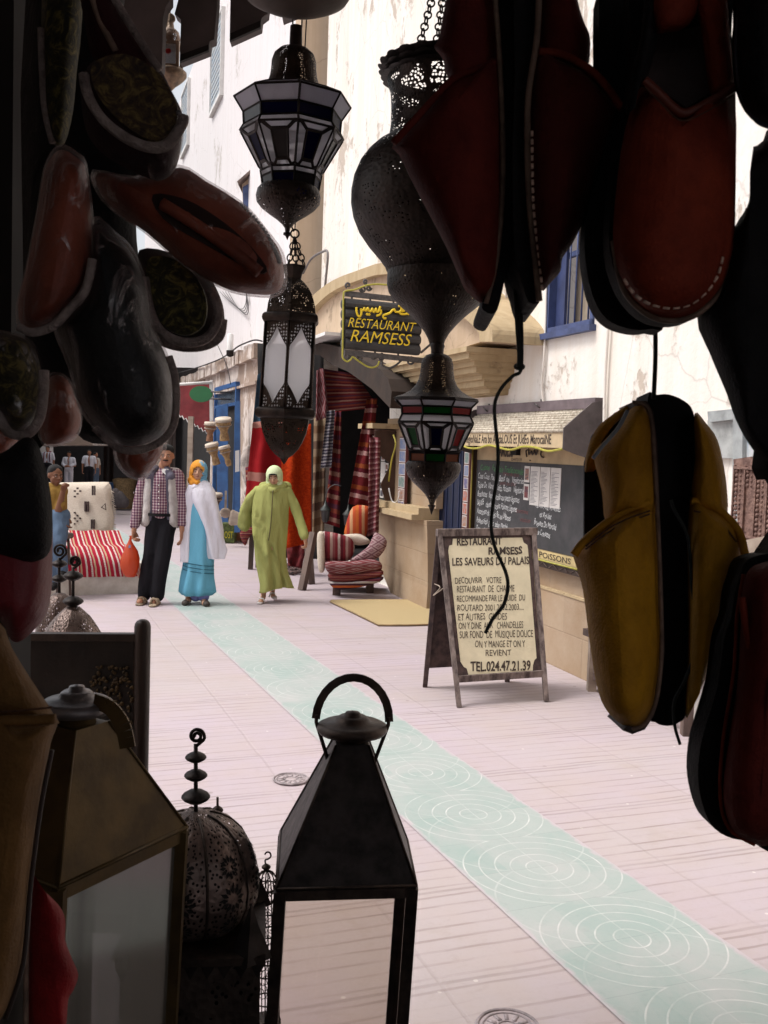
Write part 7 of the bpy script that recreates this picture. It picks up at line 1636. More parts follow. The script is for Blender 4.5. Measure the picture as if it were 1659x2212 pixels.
# ------------------------------------------------------------------ people
SKIN1 = skin('tanned skin', (.36, .17, .10)); SKIN2 = skin('light tan skin', (.50, .28, .18)); SKIN3 = skin('deep brown skin', (.17, .07, .035))
HAIR = M('black hair', (.008, .007, .007), .9, 0, .2, 60, .6, 200)
def hand(mb, wrist, d, side, palm_n, curl=.5, s=1.0, grip=False):
    """palm, four unequal bent fingers and a thumb leaving the side of the palm"""
    d = Vector(d).normalized(); pn = Vector(palm_n).normalized(); sd = d.cross(pn).normalized() * side
    w = Vector(wrist); L = .085 * s
    for k in range(4):
        o_ = sd * ((k - 1.5) * .019 * s); capsule(w + o_ * .6, w + d * L + o_, .016 * s, .0125 * s, 8, mb)
        a = w + d * L + o_; fl = [.040, .046, .042, .034][k] * s; ang = curl * (.9 + .12 * k)
        for q in range(3):
            dd = (d * math.cos(ang * (q + .7)) + pn * math.sin(ang * (q + .7))).normalized(); b = a + dd * fl * [.9, .6, .5][q]; capsule(a, b, .0098 * s, .0088 * s, 7, mb); a = b
    a = w + d * .02 * s - sd * .024 * s; b = a + (d * .7 - sd * .55 + pn * .35) * .042 * s; capsule(a, b, .013 * s, .011 * s, 7, mb); capsule(b, b + (d * .85 + pn * .45) * .032 * s, .011 * s, .009 * s, 7, mb)
def head(c, h, yaw=0.0, pitch=0.0, roll_=0.0):
    """head height h centred at c facing -y before turning; returns MB pieces merged, plus transform"""
    R = Matrix.Rotation(yaw, 3, 'Z') @ Matrix.Rotation(pitch, 3, 'X') @ Matrix.Rotation(roll_, 3, 'Y'); T = lambda x, y, z: Vector(c) + R @ Vector((x * h, y * h, z * h))
    mb = MB()
    def ell(x, y, z, rx, ry, rz, seg=14, rings=10):
        b = len(mb.v); sphere((0, 0, 0), rx * h, ry * h, rz * h, seg, rings, mb)
        for i in range(b, len(mb.v)): mb.v[i] = T(x, y, z) + R @ mb.v[i]
    ell(0, .06, .12, .335, .42, .375); ell(0, -.06, -.08, .27, .31, .33); ell(0, -.14, -.30, .165, .19, .17); ell(-.12, -.10, -.18, .15, .20, .20); ell(.12, -.10, -.18, .15, .20, .20)
    capsule(T(0, -.37, .06), T(0, -.46, -.085), .032 * h, .058 * h, 8, mb); ell(-.05, -.40, -.10, .045, .045, .035, 8, 6); ell(.05, -.40, -.10, .045, .045, .035, 8, 6)
    ell(0, -.345, -.215, .095, .045, .03, 10, 6); ell(0, -.335, -.255, .08, .05, .03, 10, 6)
    capsule(T(-.19, -.33, .085), T(-.04, -.375, .075), .030 * h, .030 * h, 7, mb); capsule(T(.19, -.33, .085), T(.04, -.375, .075), .030 * h, .030 * h, 7, mb)
    for s in (-1, 1): ell(s * .33, .03, -.03, .045, .09, .12, 8, 6); ell(s * .18, -.25, -.10, .09, .09, .08, 8, 6)
    return mb, T, R
def face_bits(t, par, T, R, h, brow=HAIR, lips=(.30, .09, .07), white=True):
    ey = MB(); wh = MB()
    for s in (-1, 1):
        sphere(T(s * .125, -.345, .02), .045 * h, .020 * h, .024 * h, 8, 6, wh); sphere(T(s * .125, -.366, .02), .020 * h, .012 * h, .020 * h, 8, 6, ey)
    make('eye_white', wh, M('eye white', (.55, .50, .46), .3, 0, .05, 5, 0), par); make('iris', ey, HAIR, par)
    b = MB()
    for s in (-1, 1): tube([T(s * .20, -.32, .095), T(s * .13, -.365, .115), T(s * .05, -.37, .10)], .016 * h, 5, b)
    make('eyebrow', b, brow, par); make('mouth', tube([T(-.085, -.355, -.235), T(0, -.395, -.228), T(.085, -.355, -.235)], .018 * h, 6), M('lips', lips, .5), par)
def frame_at(px, py, yaw=0.0, scale=1.0, sx=1.0):
    g = G(px, py); g.z = 0; R = Matrix.Rotation(yaw, 3, 'Z')
    return g, (lambda x, z, y=0.0: g + R @ Vector((x * scale * sx, y * scale, z * scale)))
def cap(mb, a, b, ra, rb, **k): return capsule(a, b, ra, rb, 12, mb, **k)

# ---- man in checked shirt and pale vest
g0, P = frame_at(340, 1305, sx=.93)
g0 = Vector((P(0, 0).x, P(0, 0).y, 0)); man = thing('person', 'man with moustache in checked shirt, pale vest and black trousers holding an orange bag', 'person', g0)
hc = P(.072, 1.575, .0); hb_, T, R = head(hc, .228, yaw=.12, pitch=.05)
bodym = hb_
cap(bodym, P(.045, 1.49, .03), P(.03, 1.36, .04), .058, .068)
cap(bodym, P(.03, 1.33, .05), P(.03, 1.0, .05), .13, .12)
cap(bodym, P(-.27, .84, -.02), P(-.275, .77, -.03), .030, .027); cap(bodym, P(.265, .86, -.02), P(.27, .80, -.03), .030, .027)
cap(bodym, P(-.150, 1.36), P(-.225, 1.09, .02), .04, .036); cap(bodym, P(-.23, 1.09, .02), P(-.27, .84, -.02), .042, .030)
cap(bodym, P(.195, 1.36), P(.25, 1.10, .02), .04, .036); cap(bodym, P(.255, 1.10, .02), P(.265, .86, -.02), .042, .030)
hand(bodym, P(-.275, .785, -.03), (0, 0, -1), 1, (.7, -.2, 0), 1.0); hand(bodym, P(.27, .80, -.03), (.0, -.05, -1), -1, (-.7, .1, 0), .35)
for hx, kx_, ax in ((-.02, -.11, -.165), (.10, .045, .0)):
    cap(bodym, P(hx, .92, .04), P(kx_, .47, .0 if hx < 0 else -.05), .085, .058); cap(bodym, P(kx_, .47, 0 if hx < 0 else -.05), P(ax, .09, .05 if hx < 0 else -.02), .055, .036)
    cap(bodym, P(ax, .065, .04), P(ax - .01, .035, -.12), .036, .030)
bm_ = make('body', remeshed(bodym, .009, sm=2), SKIN1, man)
face_bits(man, bm_, T, R, .235)
make('moustache', capsule(T(-.10, -.40, -.165), T(.10, -.40, -.165), .028 * .235, .028 * .235, 8), HAIR, bm_)
hr = MB()
for x, y, z, r in ((0, .10, .22, .36), (0, .22, .10, .34), (-.12, -.02, .30, .24), (.12, -.02, .30, .24), (0, -.13, .36, .20)): sphere(T(x, y, z), r * .235, r * .235, r * .22, 12, 8, hr)
make('hair', remeshed(hr, .010), HAIR, bm_)
def folds(amp, fz=9, fx=14, seed=0.0):
    def f(v):
        n = noise.noise(Vector((v.x * fx, v.y * fx, v.z * fz + seed))); n2 = noise.noise(Vector((v.x * 30, v.y * 30, v.z * 5 + seed)))
        return v + Vector((n * amp + n2 * amp * .3, -n * amp, 0))
    return f
t_ = NT('red and white checked cotton'); ob = t_.coord(); s_ = t_.sep(ob)
def stripe(x, f, w0): return t_.math('LESS_THAN', t_.math('ABSOLUTE', t_.math('SUBTRACT', t_.math('FRACT', t_.math('MULTIPLY', x, f)), .5)), w0)
xx = t_.math('ADD', s_[0], t_.math('MULTIPLY', s_[1], .35))
cA = t_.mix(stripe(xx, 34, .12), (.21, .07, .085), (.42, .36, .37)); cA = t_.mix(t_.math('MULTIPLY', stripe(s_[2], 34, .12), .7), cA, (.42, .36, .37)); cA = t_.mix(t_.math('MULTIPLY', stripe(t_.math('ADD', xx, .0145), 34, .12), .6), cA, (.05, .04, .09)); cA = t_.mix(t_.math('MULTIPLY', stripe(t_.math('ADD', s_[2], .0145), 34, .14), .6), cA, (.05, .04, .09))
PLAID = t_.out(t_.prin(cA, .9, 0, t_.bump(t_.noise(ob, 9, 4), .4, .02), .1))
sh = MB()
cap(sh, P(-.11, 1.375, .03), P(.16, 1.385, .03), .065, .065); cap(sh, P(-.07, 1.30, .03), P(-.055, 1.02, .03), .112, .105); cap(sh, P(.11, 1.30, .03), P(.10, 1.02, .03), .112, .105); cap(sh, P(.02, 1.32, .0), P(.02, 1.0, .0), .11, .11)
cap(sh, P(-.150, 1.37, .0), P(-.227, 1.10, .01), .074, .064); cap(sh, P(-.227, 1.10, .01), P(-.268, .855, -.01), .064, .052); cap(sh, P(-.262, .885, -.01), P(-.270, .845, -.01), .056, .058)
cap(sh, P(.200, 1.37, .0), P(.252, 1.10, .01), .074, .064); cap(sh, P(.252, 1.10, .01), P(.264, .885, -.01), .064, .050); cap(sh, P(.263, .91, -.01), P(.266, .875, -.01), .052, .054)
make('shirt', remeshed(sh, .011, fn=folds(.010)), PLAID, man)
co_ = MB()
for s in (-1, 1): co_.add([T(s * .05, -.30, -.62), T(s * .30, -.20, -.52), T(s * .34, -.24, -.68), T(s * .16, -.42, -.86)], [(0, 1, 2, 3)])
make('collar', co_, PLAID, man, smooth=False)
make('undershirt', prism([T(-.13, -.37, -.56), T(.13, -.37, -.56), T(.16, -.40, -.68), T(0, -.44, -.82), T(-.16, -.40, -.68)], (0, .006, 0)), WHITE, man, smooth=False)
bt = MB()
for k in range(5): sphere(P(.022, 1.27 - .065 * k, -.122), .007, .004, .007, 8, 5, bt)
make('buttons', bt, WHITE, man)
VEST = M('grey white padded vest', (.48, .44, .42), .8, 0, .2, 8, .7, 25, (.34, .31, .30), bdist=.01); VESTIN = M('slate vest lining', (.11, .10, .14), .85, 0, .2, 8, .3)
for side in (-1, 1):
    vs = MB(); sx = .02 + side * .155
    for k in range(14):
        z = 1.37 - k * .037; q = .003 * math.sin(k * 2.1); cap(vs, P(sx - side * .012, z, .05), P(sx + side * .022, z - .01, .055), .070 + q, .070); cap(vs, P(sx - side * .042 + side * .003 * k, z - .0, -.055), P(sx + side * .005, z - .02, -.02), .040 + q, .045)
    cap(vs, P(sx, 1.40, .03), P(sx - side * .05, 1.42, .02), .06, .045)
    make('vest_front', remeshed(vs, .013, fn=folds(.007)), VEST, man)
    li = MB(); 
    cap(li, P(sx - side * .075, 1.42, -.075), P(sx - side * .056, .90, -.06), .022, .015)
    cap(li, P(sx - side * .095, 1.45, -.01), P(sx - side * .03, 1.37, -.07), .032, .045)
    make('vest_lining', remeshed(li, .010, fn=folds(.004)), VESTIN, man)
bkm = MB(); cap(bkm, P(-.10, 1.34, .10), P(-.08, .92, .10), .09, .09); cap(bkm, P(.13, 1.34, .10), P(.12, .92, .10), .09, .09); make('vest_back', remeshed(bkm, .014), VEST, man)
TROU = cloth('black trousers', (.012, .011, .014), (.007, .007, .009), 4, .6)
tr = MB()
cap(tr, P(-.04, .94, .03), P(.10, .94, .03), .098, .098); cap(tr, P(-.03, .90, .03), P(.09, .90, .03), .108, .108)
for hx, kx_, ax, yy in ((-.035, -.105, -.160, .02), (.095, .050, .005, -.03)):
    cap(tr, P(hx, .88, .03), P(kx_, .47, yy), .106, .080); cap(tr, P(kx_, .47, yy), P(ax, .10, yy + .02), .080, .078)
make('trousers', remeshed(tr, .012, fn=folds(.014, 6, 9, 3)), TROU, man)
make('belt', lathe([(0, .158), (.03, .158)], P(.025, .945, .02), 24), BLACKLEATHER, man)
SAND_ = M('beige sandal leather', (.36, .27, .18), .7, 0, .3, 20, .3)
for ax, yy in ((-.165, .0), (.0, -.06)):
    sn = MB(); cap(sn, P(ax, .012, yy + .08), P(ax - .01, .012, yy - .13), .040, .046, flat=.35, flatdir=(0, 0, 1)); make('sandal', remeshed(sn, .009), SAND_, man)
    sp = MB()
    for q in (-.02, -.09): tube([P(ax - .045, .02, yy + q), P(ax - .03, .075, yy + q + .01), P(ax + .02, .078, yy + q + .01), P(ax + .042, .02, yy + q)], .014, 6, sp)
    make('sandal_strap', sp, SAND_, man)
bgm = MB(); bc_ = P(-.31, .50, -.05)
bag_ = thing('plastic_bag', 'orange red plastic carrier bag hanging from the walking man\'s hand', 'bag', P(-.31, .32, -.05))
def bagshape():
    mb = lathe([(-.20, .02), (-.195, .05), (-.16, .078), (-.08, .098), (.0, .096), (.08, .070), (.15, .035), (.19, .016), (.225, .012), (.24, .022)], P(-.305, .485, -.045), 28)
    for i, v in enumerate(mb.v): n = noise.noise(v * 13); mb.v[i] = v + Vector((n * .012, n * .015, 0))
    return mb
t_ = NT('orange plastic film'); ob = t_.coord(); nn_ = t_.bump(t_.noise(t_.mapping(ob, (1, 1, .35)), 26, 4), .7, .01); d_ = t_.prin((.52, .075, .022), .35, 0, nn_, .5); tl_m = t_.n('BsdfTranslucent'); tl_m.inputs[0].default_value = (.75, .12, .03, 1); mx_ = t_.n('MixShader'); mx_.inputs[0].default_value = .35; t_.l(d_, mx_.inputs[1]); t_.l(tl_m.outputs[0], mx_.inputs[2]); BAGM = t_.out(mx_.outputs[0])
make('bag', bagshape(), BAGM, bag_)
make('printed_mark', prism([P(-.312, .60, -.115), P(-.286, .605, -.115), P(-.288, .635, -.105), P(-.310, .632, -.105)], (0, .004, 0)), M('blue grey print', (.15, .15, .25), .6), bag_, smooth=False)

# ---- robes: lofted rings (x, y centre, z, rx, ry, fold amplitude)
def robe(P, rings, nseg=56, folds_n=7, seed=0.0, close=False):
    mb = MB(); n = len(rings)
    fine = []
    for i in range(n - 1):
        for k in range(4): f = k / 4; fine.append([a + (b - a) * f for a, b in zip(rings[i], rings[i + 1])])
    fine.append(list(rings[-1]))
    for (x, y, z, rx, ry, am) in fine:
        for k in range(nseg):
            a = 2 * math.pi * k / nseg; w_ = 1 + am * (math.sin(a * folds_n + seed + z * 2.0) * .6 + noise.noise(Vector((math.cos(a) * 2.4, math.sin(a) * 2.4 + seed, z * 2.2))) * 1.3 + math.sin(a * 3 + z * 11 + seed) * .35)
            mb.v.append(P(x + rx * w_ * math.cos(a), z, y + ry * w_ * math.sin(a)))
    for i in range(len(fine) - 1):
        for k in range(nseg): a = i * nseg + k; b = i * nseg + (k + 1) % nseg; mb.f.append([a, b, b + nseg, a + nseg]); mb.mi.append(0)
    if close: mb.f.append(list(range(nseg))); mb.mi.append(0)
    mb.f.append([(len(fine) - 1) * nseg + k for k in range(nseg)]); mb.mi.append(0); mb.uv = None
    return mb
# woman in blue with white shawl (crop px -> metres about feet at 425,1308)
g0, P = frame_at(425, 1306, sx=.94)
wo = thing('person', 'young woman in a long turquoise robe, white shawl and orange blue headscarf beside the man', 'person', g0)
hc = P(-.012, 1.425, .0); hb_, T, R = head(hc, .21, yaw=.10, pitch=.05, roll_=.08); bd2 = hb_
cap(bd2, P(-.01, 1.36, .03), P(-.01, 1.22, .04), .045, .06); cap(bd2, P(-.01, 1.2, .04), P(0, .85, .04), .11, .12)
for hx, ax, az in ((-.05, -.10, .07), (.05, .075, .05)): cap(bd2, P(hx, .8, .04), P(ax, az, .02), .07, .035); cap(bd2, P(ax, .05, .02), P(ax + (.03 if hx > 0 else .0), .03, -.10), .032, .028)
bb2 = make('body', remeshed(bd2, .009, sm=2), SKIN2, wo); face_bits(wo, bb2, T, R, .21, lips=(.38, .11, .09))
TURQ = cloth('turquoise cotton', (.16, .44, .60), (.10, .32, .47), 4, .6)
rb = robe(P, [(-.02, .03, .10, .15, .12, .16), (-.01, .02, .14, .19, .14, .14), (.01, .02, .40, .165, .12, .12), (.01, .03, .70, .155, .12, .10), (.005, .03, .95, .15, .12, .07), (0, .04, 1.10, .15, .115, .05), (0, .04, 1.22, .15, .10, .03), (-.005, .04, 1.29, .09, .07, .02), (-.005, .03, 1.31, .05, .05, 0)], folds_n=6, seed=1)
make('robe', rb, TURQ, wo)
bo_ = MB()
for z in (.36, .40, .44): 
    pts = [P(.01 + .175 * math.cos(a), z - .02 * math.cos(a), .02 + .128 * math.sin(a)) for a in [math.pi + math.pi * k / 16 for k in range(17)]]; tube(pts, .005, 4, bo_)
make('hem_stripes', bo_, M('dark teal thread', (.03, .15, .22), .8), wo)
pa = MB(); 
for sx, xx_ in ((-1, -.02), (1, .075)): cap(pa, P(xx_, .30, .02), P(xx_ + .0, .09, .02), .07, .062)
make('trousers', remeshed(pa, .012), cloth('periwinkle cotton', (.20, .22, .50)), wo)
SHOE = M('dark brown shoe', (.05, .035, .028), .6)
for (ax, ex, yy) in ((-.105, -.005, -.02), (.085, .05, -.04)):
    sn = MB(); cap(sn, P(ax, .035, yy + .07), P(ax + ex, .03, yy - .09), .036, .040, flat=.8, flatdir=(0, 0, 1)); make('shoe', remeshed(sn, .008), SHOE, wo)
SHAWL = cloth('white shawl', (.74, .72, .78), (.62, .60, .70), 3, .7)
sw = robe(P, [(.205, .0, .50, .080, .05, .28), (.185, -.005, .60, .130, .06, .24), (.145, -.01, .80, .140, .085, .18), (.10, -.01, 1.0, .138, .11, .12), (.055, .0, 1.12, .145, .125, .08), (.025, .01, 1.22, .155, .115, .05), (.005, .02, 1.30, .12, .09, .05), (0, .02, 1.335, .07, .06, .03)], folds_n=5, seed=2)
make('shawl', sw, SHAWL, wo)
make('shawl', robe(P, [(-.135, -.07, .46, .050, .015, .2), (-.13, -.07, .62, .050, .02, .2), (-.125, -.05, .80, .055, .03, .15), (-.10, -.03, 1.0, .06, .05, .1), (-.09, -.01, 1.18, .075, .08, .08), (-.04, .0, 1.28, .08, .09, .06)], 30, 4, 3), SHAWL, wo)
t_ = NT('orange and blue headscarf'); ob = t_.coord(); n = t_.noise(ob, 9, 3, .6, 1.0); s_ = t_.sep(ob)
c = t_.ramp(t_.math('ADD', t_.math('MULTIPLY', n, .7), t_.math('MULTIPLY', s_[0], 3.2)), [(.22, (.62, .25, .03)), (.40, (.62, .30, .05)), (.46, (.16, .36, .50)), (.8, (.14, .33, .50))], 'LINEAR'); SCARF = t_.out(t_.prin(c, .8, 0, t_.bump(t_.noise(ob, 20, 3), .5, .01), .2))
def scarf(T, R, h, mat, par, lower=True, sc_=1.0):
    mb = MB()
    # hood shell open at the face
    nu, nv = 22, 16
    for j in range(nv + 1):
        ph = math.pi * j / nv
        for i in range(nu + 1):
            th = -math.pi * .5 + (i / nu) * 2 * math.pi
            x, y, z = .43 * math.sin(ph) * math.cos(th), .48 * math.sin(ph) * math.sin(th) + .06, .50 * math.cos(ph) + .06
            if z < .0: x *= 1.0; y *= 1.0
            mb.v.append(T(x * sc_, y * sc_, z * sc_))
    for j in range(nv):
        for i in range(nu):
            thm = -math.pi * .5 + ((i + .5) / nu) * 2 * math.pi; phm = math.pi * (j + .5) / nv
            zc = .50 * math.cos(phm) + .06; xc = .43 * math.sin(phm) * math.cos(thm); yc = math.sin(thm)
            if yc < -.1 and (xc / .27) ** 2 + ((zc + .06) / .33) ** 2 < 1: continue
            a = j * (nu + 1) + i; mb.f.append([a, a + 1, a + nu + 2, a + nu + 1]); mb.mi.append(0)
    mb.uv = None; o = make('headscarf', mb, mat, par, merge=1e-4)
    sd_ = o.modifiers.new('thick', 'SOLIDIFY'); sd_.thickness = .012; sd_.offset = 0; ss = o.modifiers.new('sub', 'SUBSURF'); ss.levels = 1; ss.render_levels = 2
    if lower:
        lw = MB()
        for (x0, y0, z0, x1, y1, z1, r) in ((-.34, -.05, -.35, .0, -.34, -.56, .11), (.34, -.05, -.35, .0, -.34, -.56, .11), (-.38, .05, -.05, -.36, -.08, -.38, .09), (.38, .05, -.05, .36, -.08, -.38, .09), (-.3, .1, -.5, .3, .1, -.5, .22), (-.2, -.12, -.62, .2, -.12, -.62, .20)):
            capsule(T(x0, y0, z0), T(x1, y1, z1), r * h, r * h, 10, lw)
        make('scarf_wrap', remeshed(lw, .010, fn=folds(.004, 20, 20)), mat, par)
scarf(T, R, .21, SCARF, wo)

# ---- woman in lime green djellaba, mid stride
g0, P = frame_at(583, 1300)
gw = thing('person', 'woman in a long lime green zipped djellaba and pale headscarf striding toward us', 'person', g0)
K = .00126
def Q(cx, cy, y=0.0): return P((cx - 1330) * K, (1500 - cy) * K, y)
hc = Q(1342, 400, -.02); hb_, T, R = head(hc, .205, yaw=-.05, pitch=.30); bd3 = hb_
cap(bd3, Q(1340, 460, .02), Q(1330, 560, .04), .045, .06)
cap(bd3, Q(1320, 560, .04), Q(1320, 1000, .04), .12, .12)
cap(bd3, Q(1625, 900, -.06), Q(1632, 935, -.07), .024, .022); hand(bd3, Q(1622, 915, -.06), (.25, -.1, -1), -1, (-.6, .2, 0), .6, .92)
cap(bd3, Q(1460, 560, .04), Q(1558, 750, .01), .030, .028); cap(bd3, Q(1558, 750, .01), Q(1622, 905, -.05), .028, .022)
cap(bd3, Q(1200, 560, .06), Q(1100, 720, .10), .030, .028); cap(bd3, Q(1100, 720, .10), Q(1100, 800, .12), .028, .026)
cap(bd3, Q(1290, 1000, .02), Q(1275, 1440, -.04), .075, .030); cap(bd3, Q(1350, 1000, .05), Q(1335, 1420, .16), .075, .032)
cap(bd3, Q(1275, 1455, -.04), Q(1262, 1485, -.16), .030, .026); cap(bd3, Q(1335, 1432, .15), Q(1350, 1455, .05), .030, .026)
bb3 = make('body', remeshed(bd3, .009, sm=2), SKIN2, gw); face_bits(gw, bb3, T, R, .205, lips=(.36, .12, .10))
LIME = cloth('lime green cloth', (.36, .365, .125), (.26, .27, .085), 4, .8)
rings = []
for cy, x0, x1, ry, y, am in ((1395, 1202, 1466, .13, .03, .24), (1370, 1209, 1460, .135, .03, .23), (1250, 1203, 1450, .13, .03, .21), (1100, 1188, 1452, .13, .02, .18), (950, 1170, 1460, .13, .02, .14), (800, 1158, 1466, .13, .02, .09), (680, 1158, 1468, .13, .02, .05), (580, 1160, 1475, .12, .03, .03), (520, 1170, 1475, .11, .03, .0), (490, 1200, 1450, .10, .03, .0), (470, 1245, 1410, .085, .02, 0), (455, 1285, 1385, .06, .02, 0)):
    rings.append((((x0 + x1) / 2 - 1330) * K, y, (1500 - cy) * K, (x1 - x0) / 2 * K, ry, am))
FOLDS = [((1105, 790), (1335, 1120), .030, .022), ((1180, 900), (1300, 1330), .028, .026), ((1318, 960), (1405, 1180), -.045, .018), ((1400, 1150), (1455, 1390), .030, .022), ((1215, 1080), (1225, 1380), .022, .020), ((1345, 1000), (1335, 1390), -.040, .020), ((1400, 620), (1440, 1000), .014, .020), ((1180, 600), (1200, 800), .014, .020), ((1255, 560), (1240, 760), .010, .018), ((1130, 730), (1300, 860), .022, .016), ((1150, 680), (1290, 760), .014, .014)]
def fold_at(cx, cy):
    s_ = 0.0
    for (x0, y0), (x1, y1), A, w_ in FOLDS:
        dx, dy = x1 - x0, y1 - y0; tt = max(0, min(1, ((cx - x0) * dx + (cy - y0) * dy) / (dx * dx + dy * dy))); d_ = math.hypot(cx - x0 - dx * tt, cy - y0 - dy * tt) * K; s_ += A * math.exp(-(d_ / w_) ** 2)
    return s_
def P_tw(x, z, y=0.0):   # skirt swept by the stride
    f = max(0, 1 - z / .9); return P(x + .045 * math.sin(z * 5 + .4) * f, z + (.05 * math.sin((x + .05) * 9) * max(0, 1 - z / .35)), y - (fold_at(1330 + x / K, 1500 - z / K) if y < .03 else 0) - .09 * f * math.exp(-((x + .05) / .09) ** 2) + .05 * f * math.exp(-((x - .09) / .06) ** 2))
make('djellaba', robe(P_tw, rings, 72, 5, .6), LIME, gw)
for side, pts in ((-1, [(1195, 535, .04, .062), (1125, 620, .06, .066), (1090, 720, .09, .072), (1090, 800, .11, .080), (1082, 850, .10, .062)]), (1, [(1455, 535, .04, .062), (1520, 640, .03, .056), (1562, 760, .01, .054), (1600, 860, -.04, .052), (1620, 905, -.055, .054)])):
    sv = MB()
    for i in range(len(pts) - 1): cap(sv, Q(pts[i][0], pts[i][1], pts[i][2]), Q(pts[i + 1][0], pts[i + 1][1], pts[i + 1][2]), pts[i][3], pts[i + 1][3])
    if side < 0: cap(sv, Q(1065, 760, .10), Q(1050, 840, .10), .06, .04)
    make('sleeve', remeshed(sv, .012, fn=folds(.016, 8, 12, 5)), LIME, gw)
hd = MB(); cap(hd, Q(1240, 500, .10), Q(1440, 490, .10), .06, .06); cap(hd, Q(1270, 480, .02), Q(1330, 520, -.08), .045, .03); cap(hd, Q(1420, 480, .02), Q(1350, 520, -.08), .045, .03); make('hood', remeshed(hd, .011), LIME, gw)
zp = [Q(1342, 520, -.11), Q(1340, 600, -.13), Q(1338, 720, -.138), Q(1330, 850, -.145), Q(1318, 950, -.155)]
make('zip', tube(crom(zp, 4), .0065, 6), M('dull brown zip', (.13, .11, .04), .5, .3), gw)
t_ = NT('pale green white headscarf'); ob = t_.coord(); n = t_.noise(ob, 6, 2); c = t_.mix(n, (.62, .66, .50), (.50, .60, .24)); PSC = t_.out(t_.prin(c, .8, 0, t_.bump(t_.noise(ob, 22, 3), .5, .01), .2)); scarf(T, R, .205, PSC, gw)
make('under_cap', tube(crom([T(-.20, -.36, .20), T(-.1, -.42, .25), T(.1, -.42, .25), T(.20, -.36, .20)], 4), .008, 6), BLACKLEATHER, gw)
tr = MB(); cap(tr, Q(1290, 1200, .0), Q(1275, 1395, -.03), .06, .042); cap(tr, Q(1350, 1200, .05), Q(1336, 1385, .12), .06, .042); make('leggings', remeshed(tr, .012), cloth('pale leggings', (.62, .55, .55)), gw)
for (x, y, z, fx, fy) in ((1268, 1492, -.10, -.012, 1), (1345, 1465, .10, .03, 1)):
    sn = MB(); c0_ = Q(x, y, z); cap(sn, c0_ + Vector((0, .075, .004)), c0_ + Vector((fx, -.085, .0)), .030, .036, flat=.4, flatdir=(0, 0, 1)); make('sandal', remeshed(sn, .008), M('white sandal', (.60, .55, .52), .5, 0, .1, 5, 0), gw)
    make('sandal_strap', tube([c0_ + Vector((-.038, -.03, .0)), c0_ + Vector((-.02, -.035, .045)), c0_ + Vector((.02, -.035, .045)), c0_ + Vector((.036, -.03, .0))], .010, 6), WHITE, gw)

# ---- boy seated at the left, fist raised
k = .001027; db = dB - .45
def Bq(cx, cy, y=0.0): q = V(cx * .2026, 928 + cy * .2026, db); return q + Vector((0, y, 0))
by = thing('person', 'young man in a mustard shirt and jeans, seated with his fist raised', 'person', Bq(640, 1500))
hb_, T, R = head(Bq(590, 490), .225, yaw=.75, pitch=.12); bd4 = hb_
cap(bd4, Bq(570, 590, .03), Bq(560, 680, .04), .05, .06); cap(bd4, Bq(560, 700, .04), Bq(590, 880, .04), .13, .12)
cap(bd4, Bq(655, 860, -.10), Bq(715, 660, -.14), .042, .030); hand(bd4, Bq(718, 650, -.14), (.35, -.2, .9), 1, (.6, -.6, -.2), 1.5, .95)
cap(bd4, Bq(660, 830, .05), Bq(720, 930, -.05), .04, .03); hand(bd4, Bq(718, 925, -.05), (.2, -.2, -1), 1, (.5, -.5, 0), .7, .95)
bb4 = make('body', remeshed(bd4, .009, sm=2), SKIN3, by); face_bits(by, bb4, T, R, .225, lips=(.20, .07, .05))
hr = MB()
for x, y, z, r in ((0, .10, .20, .36), (0, .2, .08, .33), (-.1, -.03, .27, .24), (.1, -.03, .27, .24)): sphere(T(x, y, z), r * .225, r * .225, r * .22, 12, 8, hr)
make('hair', remeshed(hr, .010), HAIR, bb4)
MUS = cloth('mustard shirt', (.26, .15, .035), (.16, .09, .02), 6, .7)
sh = MB(); cap(sh, Bq(500, 650, .03), Bq(640, 660, .03), .085, .080); cap(sh, Bq(540, 700, .03), Bq(570, 880, .03), .14, .14); cap(sh, Bq(630, 680, .02), Bq(650, 860, -.04), .085, .075); cap(sh, Bq(650, 850, -.06), Bq(690, 790, -.10), .062, .050)
make('shirt', remeshed(sh, .012, fn=folds(.012)), MUS, by)
JEAN = cloth('faded blue jeans', (.10, .15, .22), (.06, .09, .15), 5, .5)
jn = MB(); cap(jn, Bq(560, 920, .02), Bq(640, 930, -.02), .13, .12); cap(jn, Bq(640, 940, -.04), Bq(665, 1180, -.16), .12, .095); cap(jn, Bq(665, 1180, -.16), Bq(700, 1480, -.10), .088, .065); cap(jn, Bq(560, 940, .0), Bq(590, 1200, -.12), .11, .09); cap(jn, Bq(590, 1200, -.12), Bq(610, 1600, -.06), .085, .06)
make('jeans', remeshed(jn, .013, fn=folds(.012)), JEAN, by)
sn = MB(); cap(sn, Bq(700, 1510, -.08), Bq(720, 1530, -.20), .045, .038); cap(sn, Bq(610, 1640, -.05), Bq(620, 1660, -.17), .045, .038); make('shoes', remeshed(sn, .012), BLACKLEATHER, by)
stl = thing('stool', 'low dark stool the young man in the mustard shirt sits on', 'stool', Bq(600, 1300)); p = Bq(590, 1060, .05); p0 = Vector((p.x, p.y, 0))
make('seat', lathe([(0, .17), (.03, .18), (.05, .17), (.05, .01)], Vector((p.x, p.y, p.z - .10)), 20), OLDWOOD, stl)
for q in range(4): a = q * math.pi / 2 + .4; make('leg', tube([p0 + Vector((math.cos(a) * .15, math.sin(a) * .15, 0)), Vector((p.x + math.cos(a) * .12, p.y + math.sin(a) * .12, p.z - .1))], .015, 6), OLDWOOD, stl)

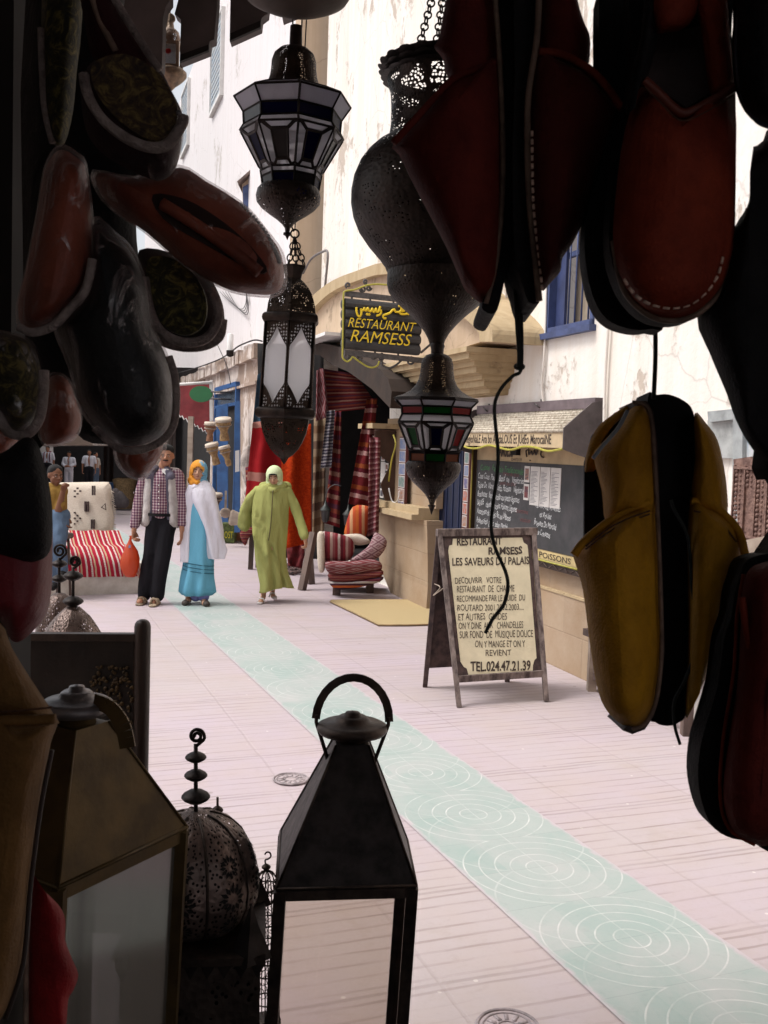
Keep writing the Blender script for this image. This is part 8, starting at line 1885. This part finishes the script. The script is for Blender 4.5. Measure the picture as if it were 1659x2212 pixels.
# ---- schoolboys at the end of the passage
def smallman(label, px, head_y, d, top, trous, kx=1.0, bag=None, sleeve=None, hold=False, yaw=0.0, fs=1.0):
    hgt = 1.66 * fs; ht = V(px, head_y, d); foot = Vector((ht.x, ht.y, ht.z - hgt)); R_ = Matrix.Rotation(yaw, 3, 'Z'); P = lambda x, z, y=0.0: foot + R_ @ Vector((x * kx, y, z * fs))
    t = thing('person', label, 'person', foot); hb, T, R = head(P(0, 1.54), .22, yaw=yaw, pitch=.1 if not hold else .35); cap(hb, P(0, 1.45, .02), P(0, 1.36, .03), .05, .06); cap(hb, P(0, 1.3, .03), P(0, 1.0, .03), .12, .11)
    for s in (-1, 1):
        e = P(s * .24, 1.10, .0); w_ = P(s * .24, .86, -.03) if not hold else P(s * .07, 1.08, -.20)
        cap(hb, P(s * .18, 1.36, .02), e, .045, .038); cap(hb, e, w_, .036, .026); hand(hb, w_, (w_ - e), s, (-s, 0, 0), .6)
        cap(hb, P(s * .08, .9), P(s * .10, .08), .075, .04); cap(hb, P(s * .10, .05, .02), P(s * .10, .03, -.12), .038, .032)
    b = make('body', remeshed(hb, .012, sm=2), SKIN1, t); hr = sphere(T(0, .08, .20), .36 * .22, .38 * .22, .33 * .22, 12, 8); make('hair', hr, HAIR, b)
    sh = MB(); cap(sh, P(-.13, 1.36, .02), P(.13, 1.36, .02), .07, .07); cap(sh, P(-.07, 1.30, .02), P(-.06, .98, .02), .115, .11); cap(sh, P(.07, 1.30, .02), P(.06, .98, .02), .115, .11)
    for s in (-1, 1):
        cap(sh, P(s * .18, 1.36, .02), P(s * .235, 1.16, .0), .065, .056)
        if sleeve: cap(sh, P(s * .235, 1.16, .0), P(s * .24, 1.06, 0) if not hold else P(s * .12, 1.09, -.16), .056, .045)
    make('shirt', remeshed(sh, .016, fn=folds(.010)), top, t)
    tr = MB(); cap(tr, P(-.05, .95), P(.05, .95), .12, .12)
    for s in (-1, 1): cap(tr, P(s * .08, .9), P(s * .09, .48), .10, .08); cap(tr, P(s * .09, .48), P(s * .10, .08), .08, .07)
    make('trousers', remeshed(tr, .016, fn=folds(.010)), trous, t)
    if bag:
        for s in (-1, 1): make('rucksack_strap', tube([P(s * .10, 1.42, .06), P(s * .11, 1.40, -.06), P(s * .11, 1.2, -.115), P(s * .13, 1.05, -.10)], .020, 6), bag, t)
        rk = MB(); cap(rk, P(0, 1.35, .16), P(0, 1.05, .17), .13, .14); make('rucksack', remeshed(rk, .02), bag, t)
    return t
WH = cloth('white school cotton', (.74, .75, .82)); DK = cloth('dark trousers', (.02, .02, .025))
smallman('distant boy in a white T shirt with a maroon rucksack, farthest left', 103, 963, 38, WH, DK, bag=M('maroon strap', (.16, .02, .05), .8))
smallman('distant boy all in white looking down at something held in both hands', 149, 974, 38, WH, WH, hold=True, sleeve=True)
smallman('distant boy in a white short sleeved shirt and dark trousers', 193, 971, 38, WH, DK, yaw=.2)
smallman('distant boy in a pale shirt and blue jeans, farthest right and partly behind another', 207, 976, 39.5, cloth('pale shirt', (.55, .52, .48)), JEAN, yaw=1.2)
